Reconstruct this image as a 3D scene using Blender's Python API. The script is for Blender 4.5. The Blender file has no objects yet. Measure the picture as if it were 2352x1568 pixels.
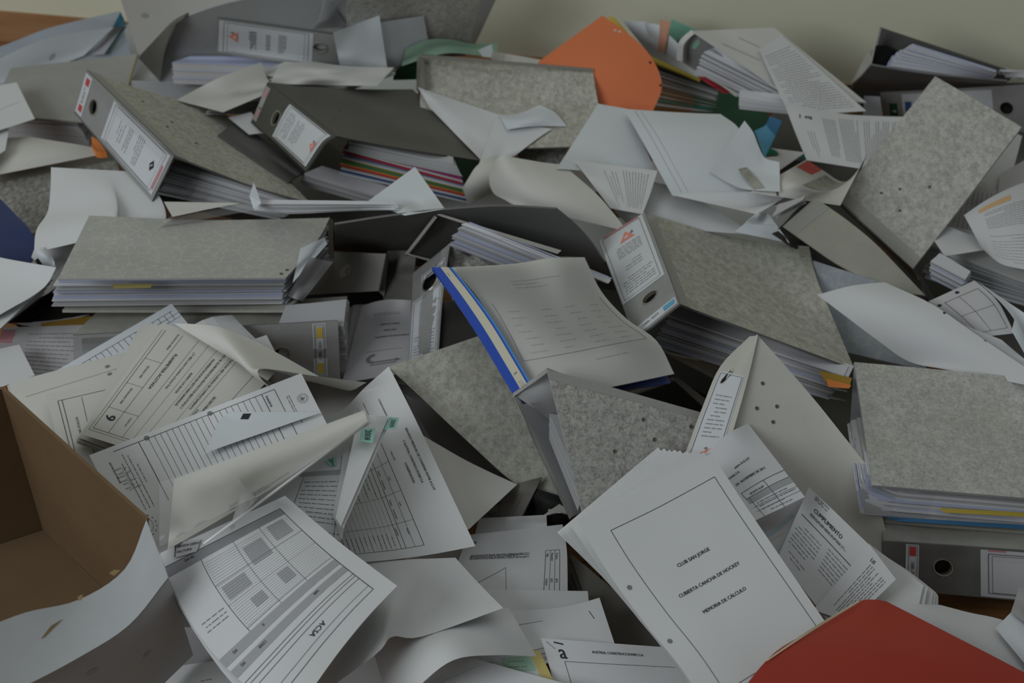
import bpy, math, random
import numpy as np
from mathutils import Vector
scene=bpy.context.scene
# ---------------------------------------------------------------- camera
CAM=np.array([0.,0.,1.5])
cd=bpy.data.cameras.new('camera');cam=bpy.data.objects.new('camera',cd);scene.collection.objects.link(cam)
cam.location=CAM;cam.rotation_euler=(math.radians(90-38.5),0,0)
cd.sensor_width=36;cd.lens=3400/2352*36;cd.clip_start=.05
cd.dof.use_dof=True;cd.dof.focus_distance=1.78;cd.dof.aperture_fstop=6.3
scene.camera=cam
# ---------------------------------------------------------------- world, lights, exposure
w=bpy.data.worlds.new('world');scene.world=w;w.use_nodes=True
bg=w.node_tree.nodes['Background'];bg.inputs[0].default_value=(.93,.97,1,1);bg.inputs[1].default_value=.11
def area(name,loc,aim,sx,sy,power,col):
    d=bpy.data.lights.new(name,'AREA');d.shape='RECTANGLE';d.size=sx;d.size_y=sy;d.energy=power;d.color=col
    o=bpy.data.objects.new(name,d);scene.collection.objects.link(o);o.location=loc
    o.rotation_euler=(Vector(aim)-Vector(loc)).to_track_quat('-Z','Y').to_euler();return o
area('window_daylight',(-2.2,-.4,2.2),(-.1,2.7,.5),1.6,1.5,39,(.94,.98,1))
area('ceiling_bounce',(0,1.5,3.0),(0,1.9,0),3.4,2.6,9.5,(.97,.99,1))
scene.view_settings.view_transform='Standard';scene.view_settings.look='None'
scene.view_settings.exposure=0;scene.view_settings.gamma=1
try: scene.view_settings.use_curve_mapping=False
except Exception: pass
# ---------------------------------------------------------------- materials
def mat(name,col,rough=.75,noise=None,spec=.3,trans=None):
    """noise: list of (scale, detail, amount, (r,g,b) tint, stretch)"""
    m=bpy.data.materials.new(name);m.use_nodes=True;nt=m.node_tree;N=nt.nodes;L=nt.links
    b=N['Principled BSDF'];b.inputs['Roughness'].default_value=rough
    b.inputs['Specular IOR Level'].default_value=spec
    b.inputs['Base Color'].default_value=(*col,1)
    if noise:
        tc=N.new('ShaderNodeTexCoord');cur=None
        rgb=N.new('ShaderNodeRGB');rgb.outputs[0].default_value=(*col,1);cur=rgb.outputs[0]
        for kind,sc,det,amt,tint,st in noise:
            mp=N.new('ShaderNodeMapping');mp.inputs['Scale'].default_value=(sc*st[0],sc*st[1],sc*st[2]);L.new(tc.outputs['Object'],mp.inputs[0])
            if kind=='n':
                n=N.new('ShaderNodeTexNoise');n.inputs['Scale'].default_value=1;n.inputs['Detail'].default_value=det;n.inputs['Roughness'].default_value=.65;out=n.outputs[0];lo,hi=.4,.64
            else:
                n=N.new('ShaderNodeTexVoronoi');n.feature='DISTANCE_TO_EDGE';n.inputs['Scale'].default_value=1
                nz=N.new('ShaderNodeTexNoise');nz.inputs['Scale'].default_value=1.6;nz.inputs['Detail'].default_value=3;L.new(mp.outputs[0],nz.inputs['Vector'])
                ad=N.new('ShaderNodeVectorMath');ad.operation='ADD';L.new(mp.outputs[0],ad.inputs[0]);L.new(nz.outputs['Color'],ad.inputs[1]);L.new(ad.outputs[0],n.inputs['Vector'])
                out=n.outputs[0];lo,hi=.06,.0
            if kind=='n': L.new(mp.outputs[0],n.inputs['Vector'])
            r=N.new('ShaderNodeMapRange');r.inputs[1].default_value=lo;r.inputs[2].default_value=hi;r.inputs[3].default_value=0;r.inputs[4].default_value=amt;L.new(out,r.inputs[0])
            mx=N.new('ShaderNodeMix');mx.data_type='RGBA';L.new(r.outputs[0],mx.inputs[0]);L.new(cur,mx.inputs[6]);mx.inputs[7].default_value=(*tint,1);cur=mx.outputs[2]
        L.new(cur,b.inputs['Base Color'])
    return m
def plastic(name,opac,rough,col=(.8,.82,.84)):
    m=bpy.data.materials.new(name);m.use_nodes=True;nt=m.node_tree;N=nt.nodes;L=nt.links;N.clear()
    o=N.new('ShaderNodeOutputMaterial');t=N.new('ShaderNodeBsdfTransparent');p=N.new('ShaderNodeBsdfPrincipled');mx=N.new('ShaderNodeMixShader')
    p.inputs['Base Color'].default_value=(*col,1);p.inputs['Roughness'].default_value=rough;p.inputs['Specular IOR Level'].default_value=.8
    f=N.new('ShaderNodeFresnel');f.inputs[0].default_value=1.5;a=N.new('ShaderNodeMath');a.operation='ADD';a.inputs[1].default_value=opac;L.new(f.outputs[0],a.inputs[0])
    L.new(a.outputs[0],mx.inputs[0]);L.new(t.outputs[0],mx.inputs[1]);L.new(p.outputs[0],mx.inputs[2]);L.new(mx.outputs[0],o.inputs[0]);return m
I3=(1,1,1)
GR=lambda base,dark,yel,ya:[('n',14,3,ya,yel,I3),('n',32,6,.7,dark,I3),('n',95,5,.7,tuple(x*.9 for x in dark),(1,.55,1)),('n',300,2,.45,tuple(x*.6 for x in dark),I3),('n',130,4,.4,(.74,.75,.71),(1,.6,1))]
PN=[('n',9,2,.25,(.62,.62,.62),I3)]
P_=dict(
 paper=mat('paper',(.70,.72,.73),.8,[('n',6,2,.25,(.66,.67,.67),I3)]),
 paper_cool=mat('paper_cool',(.67,.72,.75),.8),paper_warm=mat('paper_warm',(.66,.66,.62),.8,[('n',6,2,.3,(.6,.6,.56),I3)]),
 paper_warm2=mat('paper_cream',(.72,.72,.68),.8,[('n',7,2,.3,(.66,.66,.62),I3)]),
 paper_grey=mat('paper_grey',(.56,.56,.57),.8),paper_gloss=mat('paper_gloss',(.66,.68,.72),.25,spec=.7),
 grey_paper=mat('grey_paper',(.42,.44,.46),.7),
 pages=mat('pages',(.66,.67,.70),.85),pages_blue=mat('pages_blue',(.50,.55,.72),.85),pages_grey=mat('pages_grey',(.46,.47,.48),.85),
 pages_warm=mat('pages_warm',(.62,.60,.53),.85),pages_dark=mat('pages_dark',(.28,.28,.29),.85),
 granite=mat('granite',(.58,.58,.54),.8,GR(0,(.37,.37,.35),(.5,.48,.38),.3)),
 granite_l=mat('granite_pale',(.62,.62,.58),.8,[('n',34,7,.75,(.40,.41,.38),I3),('n',90,5,.65,(.34,.35,.33),I3),('n',330,2,.45,(.24,.24,.23),I3),('n',9,3,.25,(.55,.52,.42),I3),('n',200,2,.35,(.72,.73,.69),I3)]),
 granite_c=mat('granite_coarse',(.60,.60,.56),.8,[('n',12,4,.5,(.47,.45,.33),I3),('n',36,7,.7,(.38,.38,.35),I3),('n',100,5,.75,(.30,.30,.28),(1,.6,1)),('n',330,2,.6,(.16,.16,.15),I3),('n',140,3,.4,(.72,.73,.69),I3)]),
 granite_y=mat('granite_yellowed',(.57,.57,.48),.8,GR(0,(.38,.38,.33),(.47,.46,.33),.6)),
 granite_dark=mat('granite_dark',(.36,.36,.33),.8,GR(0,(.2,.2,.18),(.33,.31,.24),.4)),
 granite_dull=mat('granite_dull',(.46,.46,.41),.8,[('n',30,4,.6,(.36,.36,.32),I3)]),
 marble=mat('marbled_grey',(.43,.44,.41),.7,[('n',20,4,.5,(.50,.50,.44),I3),('v',55,0,.55,(.62,.62,.56),I3)]),
 marble_blue=mat('marbled_blue',(.33,.37,.41),.7,[('n',20,4,.5,(.40,.42,.44),I3),('v',38,0,.5,(.52,.53,.50),I3)]),
 dull_grey=mat('dull_grey',(.36,.36,.34),.8,[('n',30,4,.5,(.32,.32,.30),I3)]),
 dull_beige=mat('dull_beige',(.42,.42,.35),.8,[('n',30,4,.5,(.33,.34,.31),I3)]),
 greyboard=mat('greyboard',(.40,.41,.42),.6,[('n',14,3,.3,(.34,.35,.36),I3)]),
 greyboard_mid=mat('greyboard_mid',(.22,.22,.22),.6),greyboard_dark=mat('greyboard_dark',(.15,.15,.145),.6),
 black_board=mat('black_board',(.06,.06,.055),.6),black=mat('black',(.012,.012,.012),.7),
 cloth=mat('cloth_band',(.40,.40,.37),.85,[('n',400,2,.4,(.3,.3,.28),I3)]),cloth_dark=mat('cloth_band_dark',(.24,.23,.2),.85),
 spine_grey=mat('spine_grey',(.33,.34,.33),.65,[('n',14,4,.5,(.27,.27,.26),I3)]),spine_grey2=mat('spine_grey_worn_shaded',(.19,.195,.185),.6,[('n',12,4,.7,(.11,.11,.105),I3)]),  # spine_grey2: worn spine, base darkened to hold the local shade
 spine_light=mat('spine_light',(.55,.55,.53),.7),spine_dark=mat('spine_dark',(.09,.09,.075),.6),dark_cover=mat('dark_cover',(.145,.145,.125),.6,[('n',20,4,.4,(.12,.12,.10),I3)]),
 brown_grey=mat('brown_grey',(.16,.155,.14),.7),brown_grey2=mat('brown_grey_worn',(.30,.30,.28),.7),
 whiteboard=mat('white_board',(.66,.67,.64),.6,PN),whitish=mat('off_white_board',(.60,.60,.55),.7,[('n',10,4,.4,(.5,.5,.45),I3)]),
 label=mat('label_paper',(.66,.69,.72),.5),label_dull=mat('label_dull',(.4,.4,.38),.6),
 orange=mat('orange_card',(.78,.22,.09),.7),orange_bright=mat('orange_plastic',(.85,.27,.06),.5),orange_hl=mat('orange_highlight',(.75,.5,.25),.7),orange_faint=mat('orange_faint',(.75,.62,.5),.7),
 yellow=mat('yellow_card',(.62,.48,.08),.7),yellow_dull=mat('yellow_dull',(.62,.52,.2),.7),yellow_pale=mat('yellow_pale',(.66,.6,.4),.7),ochre=mat('ochre',(.42,.26,.04),.7),
 red=mat('red_card',(.5,.05,.07),.7),red_folder=mat('red_folder_plastic',(.42,.05,.03),.38,[('n',5,2,.5,(.34,.04,.028),I3)]),red_tag=mat('red_tag',(.6,.08,.08),.6),red_faint=mat('red_faint',(.6,.25,.27),.6),red_faint2=mat('red_print',(.65,.12,.1),.6),
 crest_red=mat('crest_red',(.8,.28,.2),.6),pink=mat('pink',(.55,.28,.32),.7),magenta=mat('magenta_card',(.4,.06,.2),.6),
 green=mat('green_card',(.02,.3,.16),.6),green_olive=mat('olive_card',(.25,.25,.03),.6),dark_green=mat('dark_green_card',(.02,.09,.05),.6),
 mint=mat('mint_card',(.38,.58,.45),.7),mint_tab=mat('mint_tab',(.36,.66,.58),.6),mint_faint=mat('mint_faint',(.5,.68,.68),.7),
 teal=mat('teal_card_dark',(.03,.36,.3),.6),teal_card=mat('teal_card',(.2,.45,.36),.7),teal_dark=mat('teal_dark',(.03,.08,.09),.5),teal_blue=mat('teal_blue',(.01,.12,.2),.4),
 navy=mat('navy_plastic',(.03,.045,.13),.4),navy_mid=mat('navy_card',(.05,.12,.3),.6),blue=mat('blue_plastic',(.03,.09,.5),.35),light_blue=mat('light_blue_plastic',(.13,.42,.62),.4),light_blue2=mat('sky_blue_stripe',(.08,.28,.65),.5),steel_blue=mat('steel_blue',(.06,.2,.38),.5),blue_mark=mat('blue_mark',(.05,.12,.3),.6),
 cream=mat('cream',(.66,.64,.52),.6),peach=mat('peach_card',(.62,.33,.22),.7),
 cardboard=mat('cardboard',(.175,.115,.062),.85,[('n',8,3,.5,(.14,.088,.045),I3)]),white_card=mat('white_card',(.53,.56,.57),.75,[('n',6,4,.45,(.44,.46,.46),I3)]),plastic_edge=mat('plastic_edge',(.8,.82,.82),.22,spec=1.),ochre_dull=mat('ochre_dull',(.4,.36,.2),.8),tear=mat('torn_kraft',(.28,.2,.1),.9),
 ink=mat('ink',(.03,.035,.04),.7),ink_grey=mat('ink_grey',(.22,.23,.24),.7),faint=mat('ink_faint',(.38,.39,.40),.7),grey_band=mat('grey_band',(.40,.41,.42),.8),grey_band2=mat('grey_band_dark',(.30,.31,.32),.8),shade_line=mat('crease_shade',(.45,.45,.47),.8),  # shade_line: fold and edge shading drawn as grey strokes
 stain=mat('faded_stain',(.45,.46,.46),.8),slot=mat('slot_line',(.4,.4,.36),.6),photo=mat('photo_print',(.3,.3,.25),.6,[('n',60,4,.7,(.5,.5,.44),I3)]),photo_dark=mat('photo_print_dark',(.12,.11,.09),.6),hole_grey=mat('hole_grey',(.36,.37,.38),.6),
 rivet=mat('rivet',(.12,.12,.09),.5),metal=mat('nickel_ring',(.6,.58,.5),.3,spec=.6),
 plastic_clear=plastic('clear_plastic',.05,.15),plastic_clear2=plastic('clear_cover',.06,.12),plastic_blue=plastic('blue_tinted_plastic',.6,.2,(.42,.5,.58)),
)
P_['metal'].node_tree.nodes['Principled BSDF'].inputs['Metallic'].default_value=.8
# ---------------------------------------------------------------- surface maths
def cr(P,x):
    n=len(P);x=x*(n-1)
    if n==2: return P[0]+(P[1]-P[0])*x[:,None]
    Q=np.concatenate([[2*P[0]-P[1]],P,[2*P[-1]-P[-2]]]);i=np.clip(np.floor(x).astype(int),0,n-2);f=(x-i)[:,None]
    a,b,c,d=Q[i],Q[i+1],Q[i+2],Q[i+3]
    return .5*((2*b)+(-a+c)*f+(2*a-5*b+4*c-d)*f**2+(-a+3*b-3*c+d)*f**3)
def surf(G,S,T):
    S=np.asarray(S,float);T=np.asarray(T,float);nt=len(G)
    rows=np.stack([cr(G[i],S) for i in range(nt)])
    if nt==2: return rows[0]+(rows[1]-rows[0])*T[:,None]
    Q=np.concatenate([[2*rows[0]-rows[1]],rows,[2*rows[-1]-rows[-2]]]);x=T*(nt-1);i=np.clip(np.floor(x).astype(int),0,nt-2);f=(x-i)[:,None];j=np.arange(len(S))
    a,b,c,d=Q[i,j],Q[i+1,j],Q[i+2,j],Q[i+3,j]
    return .5*((2*b)+(-a+c)*f+(2*a-5*b+4*c-d)*f**2+(-a+3*b-3*c+d)*f**3)
def normals(G,S,T,sg):
    e=.01;S=np.asarray(S,float);T=np.asarray(T,float)
    s0=np.clip(S-e,0,1);s1=np.clip(S+e,0,1);t0=np.clip(T-e,0,1);t1=np.clip(T+e,0,1)
    n=np.cross(surf(G,s1,T)-surf(G,s0,T),surf(G,S,t1)-surf(G,S,t0))
    return sg*n/(np.linalg.norm(n,axis=1)[:,None]+1e-12)
class MB:
    def __init__(s): s.v=[];s.f=[];s.m=[];s.mats=[];s.n=0
    def mi(s,name):
        if name not in s.mats: s.mats.append(name)
        return s.mats.index(name)
    def add(s,V,F,name):
        k=s.mi(name);b=s.n;s.v.append(np.asarray(V,float));s.n+=len(V)
        for f in F: s.f.append(tuple(b+i for i in f));s.m.append(k)
    def build(s,name,parent=None,smooth=False,loc=None):
        V=np.concatenate(s.v)
        if loc is None:
            if parent is not None: loc=np.array(parent['_o'])
            else: loc=np.array([V[:,0].mean(),V[:,1].mean(),V[:,2].min()])
        me=bpy.data.meshes.new(name);me.from_pydata((V-loc).tolist(),[],s.f)
        for k in s.mats: me.materials.append(P_[k])
        me.polygons.foreach_set('material_index',s.m)
        if smooth: me.polygons.foreach_set('use_smooth',[True]*len(s.f))
        me.update();o=bpy.data.objects.new(name,me);scene.collection.objects.link(o)
        if parent is None: o.location=loc
        else: o.parent=parent
        o['_o']=[float(x) for x in loc]
        return o
def gridlines(n,cuts):
    L=list(np.linspace(0,1,n+1))
    for c in cuts:
        L=[x for x in L if abs(x-c)>.25/n or x in(0,1)]+[c]
    return sorted(set(L))
def sheet2d(n,holes,w,l):
    """param-space quads with round holes cut out"""
    cs=[];ct=[]
    for s,t,r in holes: cs+=[s-1.15*r/w,s+1.15*r/w];ct+=[t-1.15*r/l,t+1.15*r/l]
    A=gridlines(n,cs);B=gridlines(n,ct)
    for s,t,r in holes:
        A=[x for x in A if not(s-1.14*r/w<x<s+1.14*r/w)];B=[x for x in B if not(t-1.14*r/l<x<t+1.14*r/l)]
    V=[(a,b) for b in B for a in A];F=[];na=len(A)
    hc={}
    for s,t,r in holes:
        i=A.index(min(A,key=lambda x:abs(x-(s-1.15*r/w))));j=B.index(min(B,key=lambda x:abs(x-(t-1.15*r/l))));hc[(i,j)]=(s,t,r)
    for j in range(len(B)-1):
        for i in range(na-1):
            c=[j*na+i,j*na+i+1,(j+1)*na+i+1,(j+1)*na+i]
            if (i,j) in hc:
                s,t,r=hc[(i,j)];ring=[]
                for k in range(24):
                    a=2*math.pi*k/24-3*math.pi/4;ring.append(len(V));V.append((s+r/w*math.cos(a),t+r/l*math.sin(a)))
                for q in range(4):
                    F.append((c[q],ring[q*6],c[q-1])) if False else None
                    for k in range(6):
                        a=ring[q*6+k];b=ring[(q*6+k+1)%24]
                        if k<3: F.append((c[q],b,a))
                        else: F.append((c[(q+1)%4],b,a))
                        if k==2: F.append((c[q],c[(q+1)%4],b))
            else: F.append(tuple(c))
    return np.array(V),F
def add_surface(mb,G,sg,m,th=0,holes=(),w=.21,l=.297,n=None,back=None):
    n=n or (1 if len(G)==2 and not holes else 6 if len(G)==2 else 20)
    V,F=sheet2d(n,holes,w,l);X=surf(G,V[:,0],V[:,1])
    if sg<0:F=[f[::-1] for f in F]
    if not th: mb.add(X,F,m);return
    Nn=normals(G,V[:,0],V[:,1],sg);Y=X-Nn*th;k=len(X);E={}
    for f in F:
        for a,b in zip(f,f[1:]+f[:1]): E[(a,b)]=E.get((a,b),0)+1
    S=[(b,a,a+k,b+k) for (a,b) in E if (b,a) not in E]
    b0=mb.n;mb.add(np.concatenate([X,Y]),F,m)
    kk=mb.mi(back or m)
    for f in F: mb.f.append(tuple(b0+i+k for i in f[::-1]));mb.m.append(kk)
    for f in S: mb.f.append(tuple(b0+i for i in f));mb.m.append(kk)
# ---------------------------------------------------------------- flat print
_tc={}
def text_mesh(s):
    if s in _tc: return _tc[s]
    c=bpy.data.curves.new('t','FONT');c.body=s;c.size=1;c.resolution_u=2;o=bpy.data.objects.new('t',c);scene.collection.objects.link(o)
    dg=bpy.context.evaluated_depsgraph_get();e=o.evaluated_get(dg);me=e.to_mesh()
    V=np.array([v.co[:2] for v in me.vertices]) if len(me.vertices) else np.zeros((0,2));F=[tuple(p.vertices) for p in me.polygons];e.to_mesh_clear()
    bpy.data.objects.remove(o);bpy.data.curves.remove(c);_tc[s]=(V,F);return _tc[s]
def prints(mb,items,G,sg,w,l,off=.0004,region=(0,0,1,1),rnd=None,riv=None):
    r=rnd or random.Random(3);s0,t0,s1,t1=region
    curved=len(G)>2
    def put(V,F,m,o=1.):
        V=np.asarray(V,float)
        S=s0+V[:,0]*(s1-s0);T=t0+V[:,1]*(t1-t0)
        ok=(V[:,0]<1.3)&(V[:,1]<1.3)
        Sc=S.clip(0,1);Tc=T.clip(0,1)
        X=surf(G,Sc,Tc)+normals(G,Sc,Tc,sg)*off*o
        mb.add(X,F,m)
    def quad(a,b,c,d,m,o=1.,n=1):
        a,b,c,d=map(np.array,(a,b,c,d));V=[];F=[]
        for i in range(n+1):
            f=i/n;V+=[a+(b-a)*f,d+(c-d)*f]
        for i in range(n):F.append((2*i,2*i+2,2*i+3,2*i+1))
        put(V,F,m,o)
    def patch(a0,b0,a1,b1,m,o=1.):
        n=10 if curved else 1;V=[];F=[]
        for j in range(n+1):
            for i in range(n+1):V.append((a0+(a1-a0)*i/n,b0+(b1-b0)*j/n))
        for j in range(n):
            for i in range(n):q=j*(n+1)+i;F.append((q,q+1,q+n+2,q+n+1))
        put(V,F,m,o)
    def line(x0,y0,x1,y1,wd,m='ink',o=1.3):
        dx,dy=(x1-x0)*w,(y1-y0)*l;L=math.hypot(dx,dy) or 1;nx,ny=-dy/L*wd/2000/w,dx/L*wd/2000/l
        quad((x0+nx,y0+ny),(x1+nx,y1+ny),(x1-nx,y1-ny),(x0-nx,y0-ny),m,o,24 if curved and L>.02 else 1)
    def disc(x,y,rx,ry,m,o=1.2,n=14):
        put([(x+rx*math.cos(2*math.pi*k/n),y+ry*math.sin(2*math.pi*k/n)) for k in range(n)],[tuple(range(n))],m,o)
    def text(s,x,y,size,ax=(1,0),al='l',m='ink',bold=0):
        V,F=text_mesh(s)
        if not len(V):return
        V=V.copy();V[:,0]*=.92
        if al=='c':V[:,0]-=V[:,0].max()/2
        k=size/1000;dx,dy=ax;ex=V[:,0]*k;ey=-V[:,1]*k
        if al=='m':ey=ey+.36*k;ex=ex-ex.max()/2
        X=ex*dx-ey*dy;Y=ex*dy+ey*dx
        put(np.stack([x+X/w,y+Y/l],1),F,m,1.6)
        if bold: put(np.stack([x+X/w+bold/1000/w,y+Y/l],1),F,m,1.7)
    for it in items:
        k=it[0]
        if k=='l': line(*it[1:5],it[5])
        elif k=='L': line(*it[1:5],it[5],it[6] if len(it)>6 else 'ink')
        elif k=='r':
            a,b,c,d,wd=it[1:6]
            line(a,b,c,b,wd);line(c,b,c,d,wd);line(c,d,a,d,wd);line(a,d,a,b,wd)
        elif k=='f': patch(*it[1:5],it[5])
        elif k=='q': put(it[1],[tuple(range(len(it[1])))],it[2],1.4)
        elif k=='e':
            if it[4]=='rivet' and riv is not None: riv.append((it[1],it[2]))
            else: disc(it[1],it[2],it[3]/1000/w,it[3]/1000/l,it[4])
        elif k in('p','P'):
            a,b,c,d,n,hh=it[1:7];v=len(it)>7 and it[7]=='v';m='faint' if k=='P' else 'ink_grey'
            W=(d-b)*l if v else (c-a)*w
            for i in range(n):
                p=(i+.5)/n;x=0 if r.random()<.75 else W*r.random()*.3;end=W*(1 if r.random()<.7 else r.uniform(.5,1))
                while x<end:
                    L=min(r.uniform(2.5,9)/1000,end-x);hw=hh/2000*.55
                    if L>.001:
                        if v: cx=a+(c-a)*p;quad((cx-hw/w,b+x/l),(cx-hw/w,b+(x+L)/l),(cx+hw/w,b+(x+L)/l),(cx+hw/w,b+x/l),m,1.2)
                        else: cy=b+(d-b)*p;quad((a+x/w,cy-hw/l),(a+(x+L)/w,cy-hw/l),(a+(x+L)/w,cy+hw/l),(a+x/w,cy+hw/l),m,1.2)
                    x+=L+r.uniform(.8,1.8)/1000
        elif k=='t': text(it[1],it[2],it[3],it[4],al='c' if len(it)>5 and it[5]=='c' else 'l',bold=it[4]*.035)
        elif k=='V': text(it[1],it[2],it[3],it[4],ax=(0,-1),al='m')
        elif k=='V2': text(it[1],it[2],it[3],it[4],ax=(0,1),al='m')
        elif k=='F':
            a,b,c,d=it[1:5];m=it[5]
            put([(a,(b+d)/2),(c,b),(c,d)],[(0,1,2)],m,1.3);put([(a+(c-a)*.2,b+(d-b)*.1),(a+(c-a)*.5,b),(a+(c-a)*.6,b+(d-b)*.3)],[(0,1,2)],'ink_grey',1.4)
            put([(a+(c-a)*.55,(b+d)/2-(d-b)*.1),(a+(c-a)*.8,(b+d)/2-(d-b)*.1),(a+(c-a)*.8,(b+d)/2+(d-b)*.15),(a+(c-a)*.6,(b+d)/2+(d-b)*.12)],[(0,1,2,3)],'label',1.6)
        elif k in('gd','g'):
            x,y,R=it[1:4];m=it[4];R/=1000
            if k=='gd':
                put([(x-R/w,y),(x,y-R*1.1/l),(x+R/w,y),(x,y+R*1.1/l)],[(0,1,2,3)],m,1.3)
                pts=[(x+(-.35+.7*i/8)*R/w,y+.28*math.sin(i/8*6.28)*R/l) for i in range(9)]
                for p,q in zip(pts,pts[1:]):line(*p,*q,1.5,'label',1.8)
            else: put([(x-R/w,y),(x+R/w,y-R/l),(x+R/w,y+R/l)],[(0,1,2)],m,1.5)
        elif k=='logoa':
            x,y,R=it[1:4];text('a',x,y,R*1.7,al='m',bold=.5);line(x-R*.45/1000/w,y-R*.75/1000/l,x+R*.35/1000/w,y-R*.62/1000/l,R*.12)
        elif k=='arrow':
            x,y,R=it[1:4];R/=1000;V=[];n=14
            for i in range(n+1):
                a=-math.pi/2+math.pi*i/n
                for q in(.6,1.15):V.append((x+(R*.9+q*R*.75*math.cos(a))/w,y+q*R*.6*math.sin(a)/l))
            put(V,[(2*i,2*i+2,2*i+3,2*i+1) for i in range(n)],'ink_grey',1.3)
            patch(x-R*1.3/w,y-.63*R/l,x+R*.95/w,y-.45*R/l,'ink_grey',1.3);put([(x-R*1.9/w,y-.54*R/l),(x-R*1.25/w,y-.8*R/l),(x-R*1.25/w,y-.28*R/l)],[(0,1,2)],'ink_grey',1.4)
            patch(x-1.3*R/w,y-.95*R/l,x+1.3*R/w,y-.82*R/l,'ink_grey',1.3);line(x-1.9*R/w,y+1.1*R/l,x+1.9*R/w,y+1.1*R/l,.5,'ink_grey')
        elif k=='seal':
            x,y,R=it[1:4];R/=1000
            for q in(1.,.72):
                for i in range(30):
                    if i%2==0 or q<1:
                        a=2*math.pi*i/30;b=a+2*math.pi/34;line(x+R*q*math.cos(a)/w,y+R*q*math.sin(a)/l,x+R*q*math.cos(b)/w,y+R*q*math.sin(b)/l,1.1 if q==1 else .5,'ink_grey')
            put([(x-.5*R/w,y+.3*R/l),(x,y-.45*R/l),(x+.5*R/w,y+.1*R/l),(x+.2*R/w,y+.5*R/l)],[(0,1,2,3)],'ink_grey',1.3)
        elif k=='sig':
            x,y,R=it[1:4];R/=1000;pts=[(x+(i/26-.5)*2*R/w,y+R*.7*math.sin(i*1.9)*math.cos(i*.4)/l) for i in range(27)]
            for p,q in zip(pts,pts[1:]):line(*p,*q,.4,'ink_grey')
        elif k=='ty': text(str(it[1]),.55,.5,min(w,l)*1000*.62,ax=(0,1),al='m')
def link_thing(o,th):
    o['label']=th['l'];o['category']=th['c']
    if th.get('g'):o['group']=th['g']
def G_(e):
    n,a=e;return np.cumsum(np.array(a,float).reshape(-1,3),0).reshape(abs(n),-1,3)/4000,(1 if n>0 else -1)
def fix(o):
    for k in list(o.keys()):
        if k=='_o': del o[k]
def size_of(G):
    c=surf(G,[0,1,0,1],[0,0,1,1]);return max(.004,(np.linalg.norm(c[1]-c[0])+np.linalg.norm(c[3]-c[2]))/2),max(.004,(np.linalg.norm(c[2]-c[0])+np.linalg.norm(c[3]-c[1]))/2)
BACK={'granite':'greyboard','granite_y':'greyboard_dark','granite_l':'greyboard','granite_c':'greyboard','granite_dark':'greyboard_dark','marble':'greyboard','dark_cover':'black_board','white_card':'cardboard','spine_grey':'greyboard_dark'}
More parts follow.
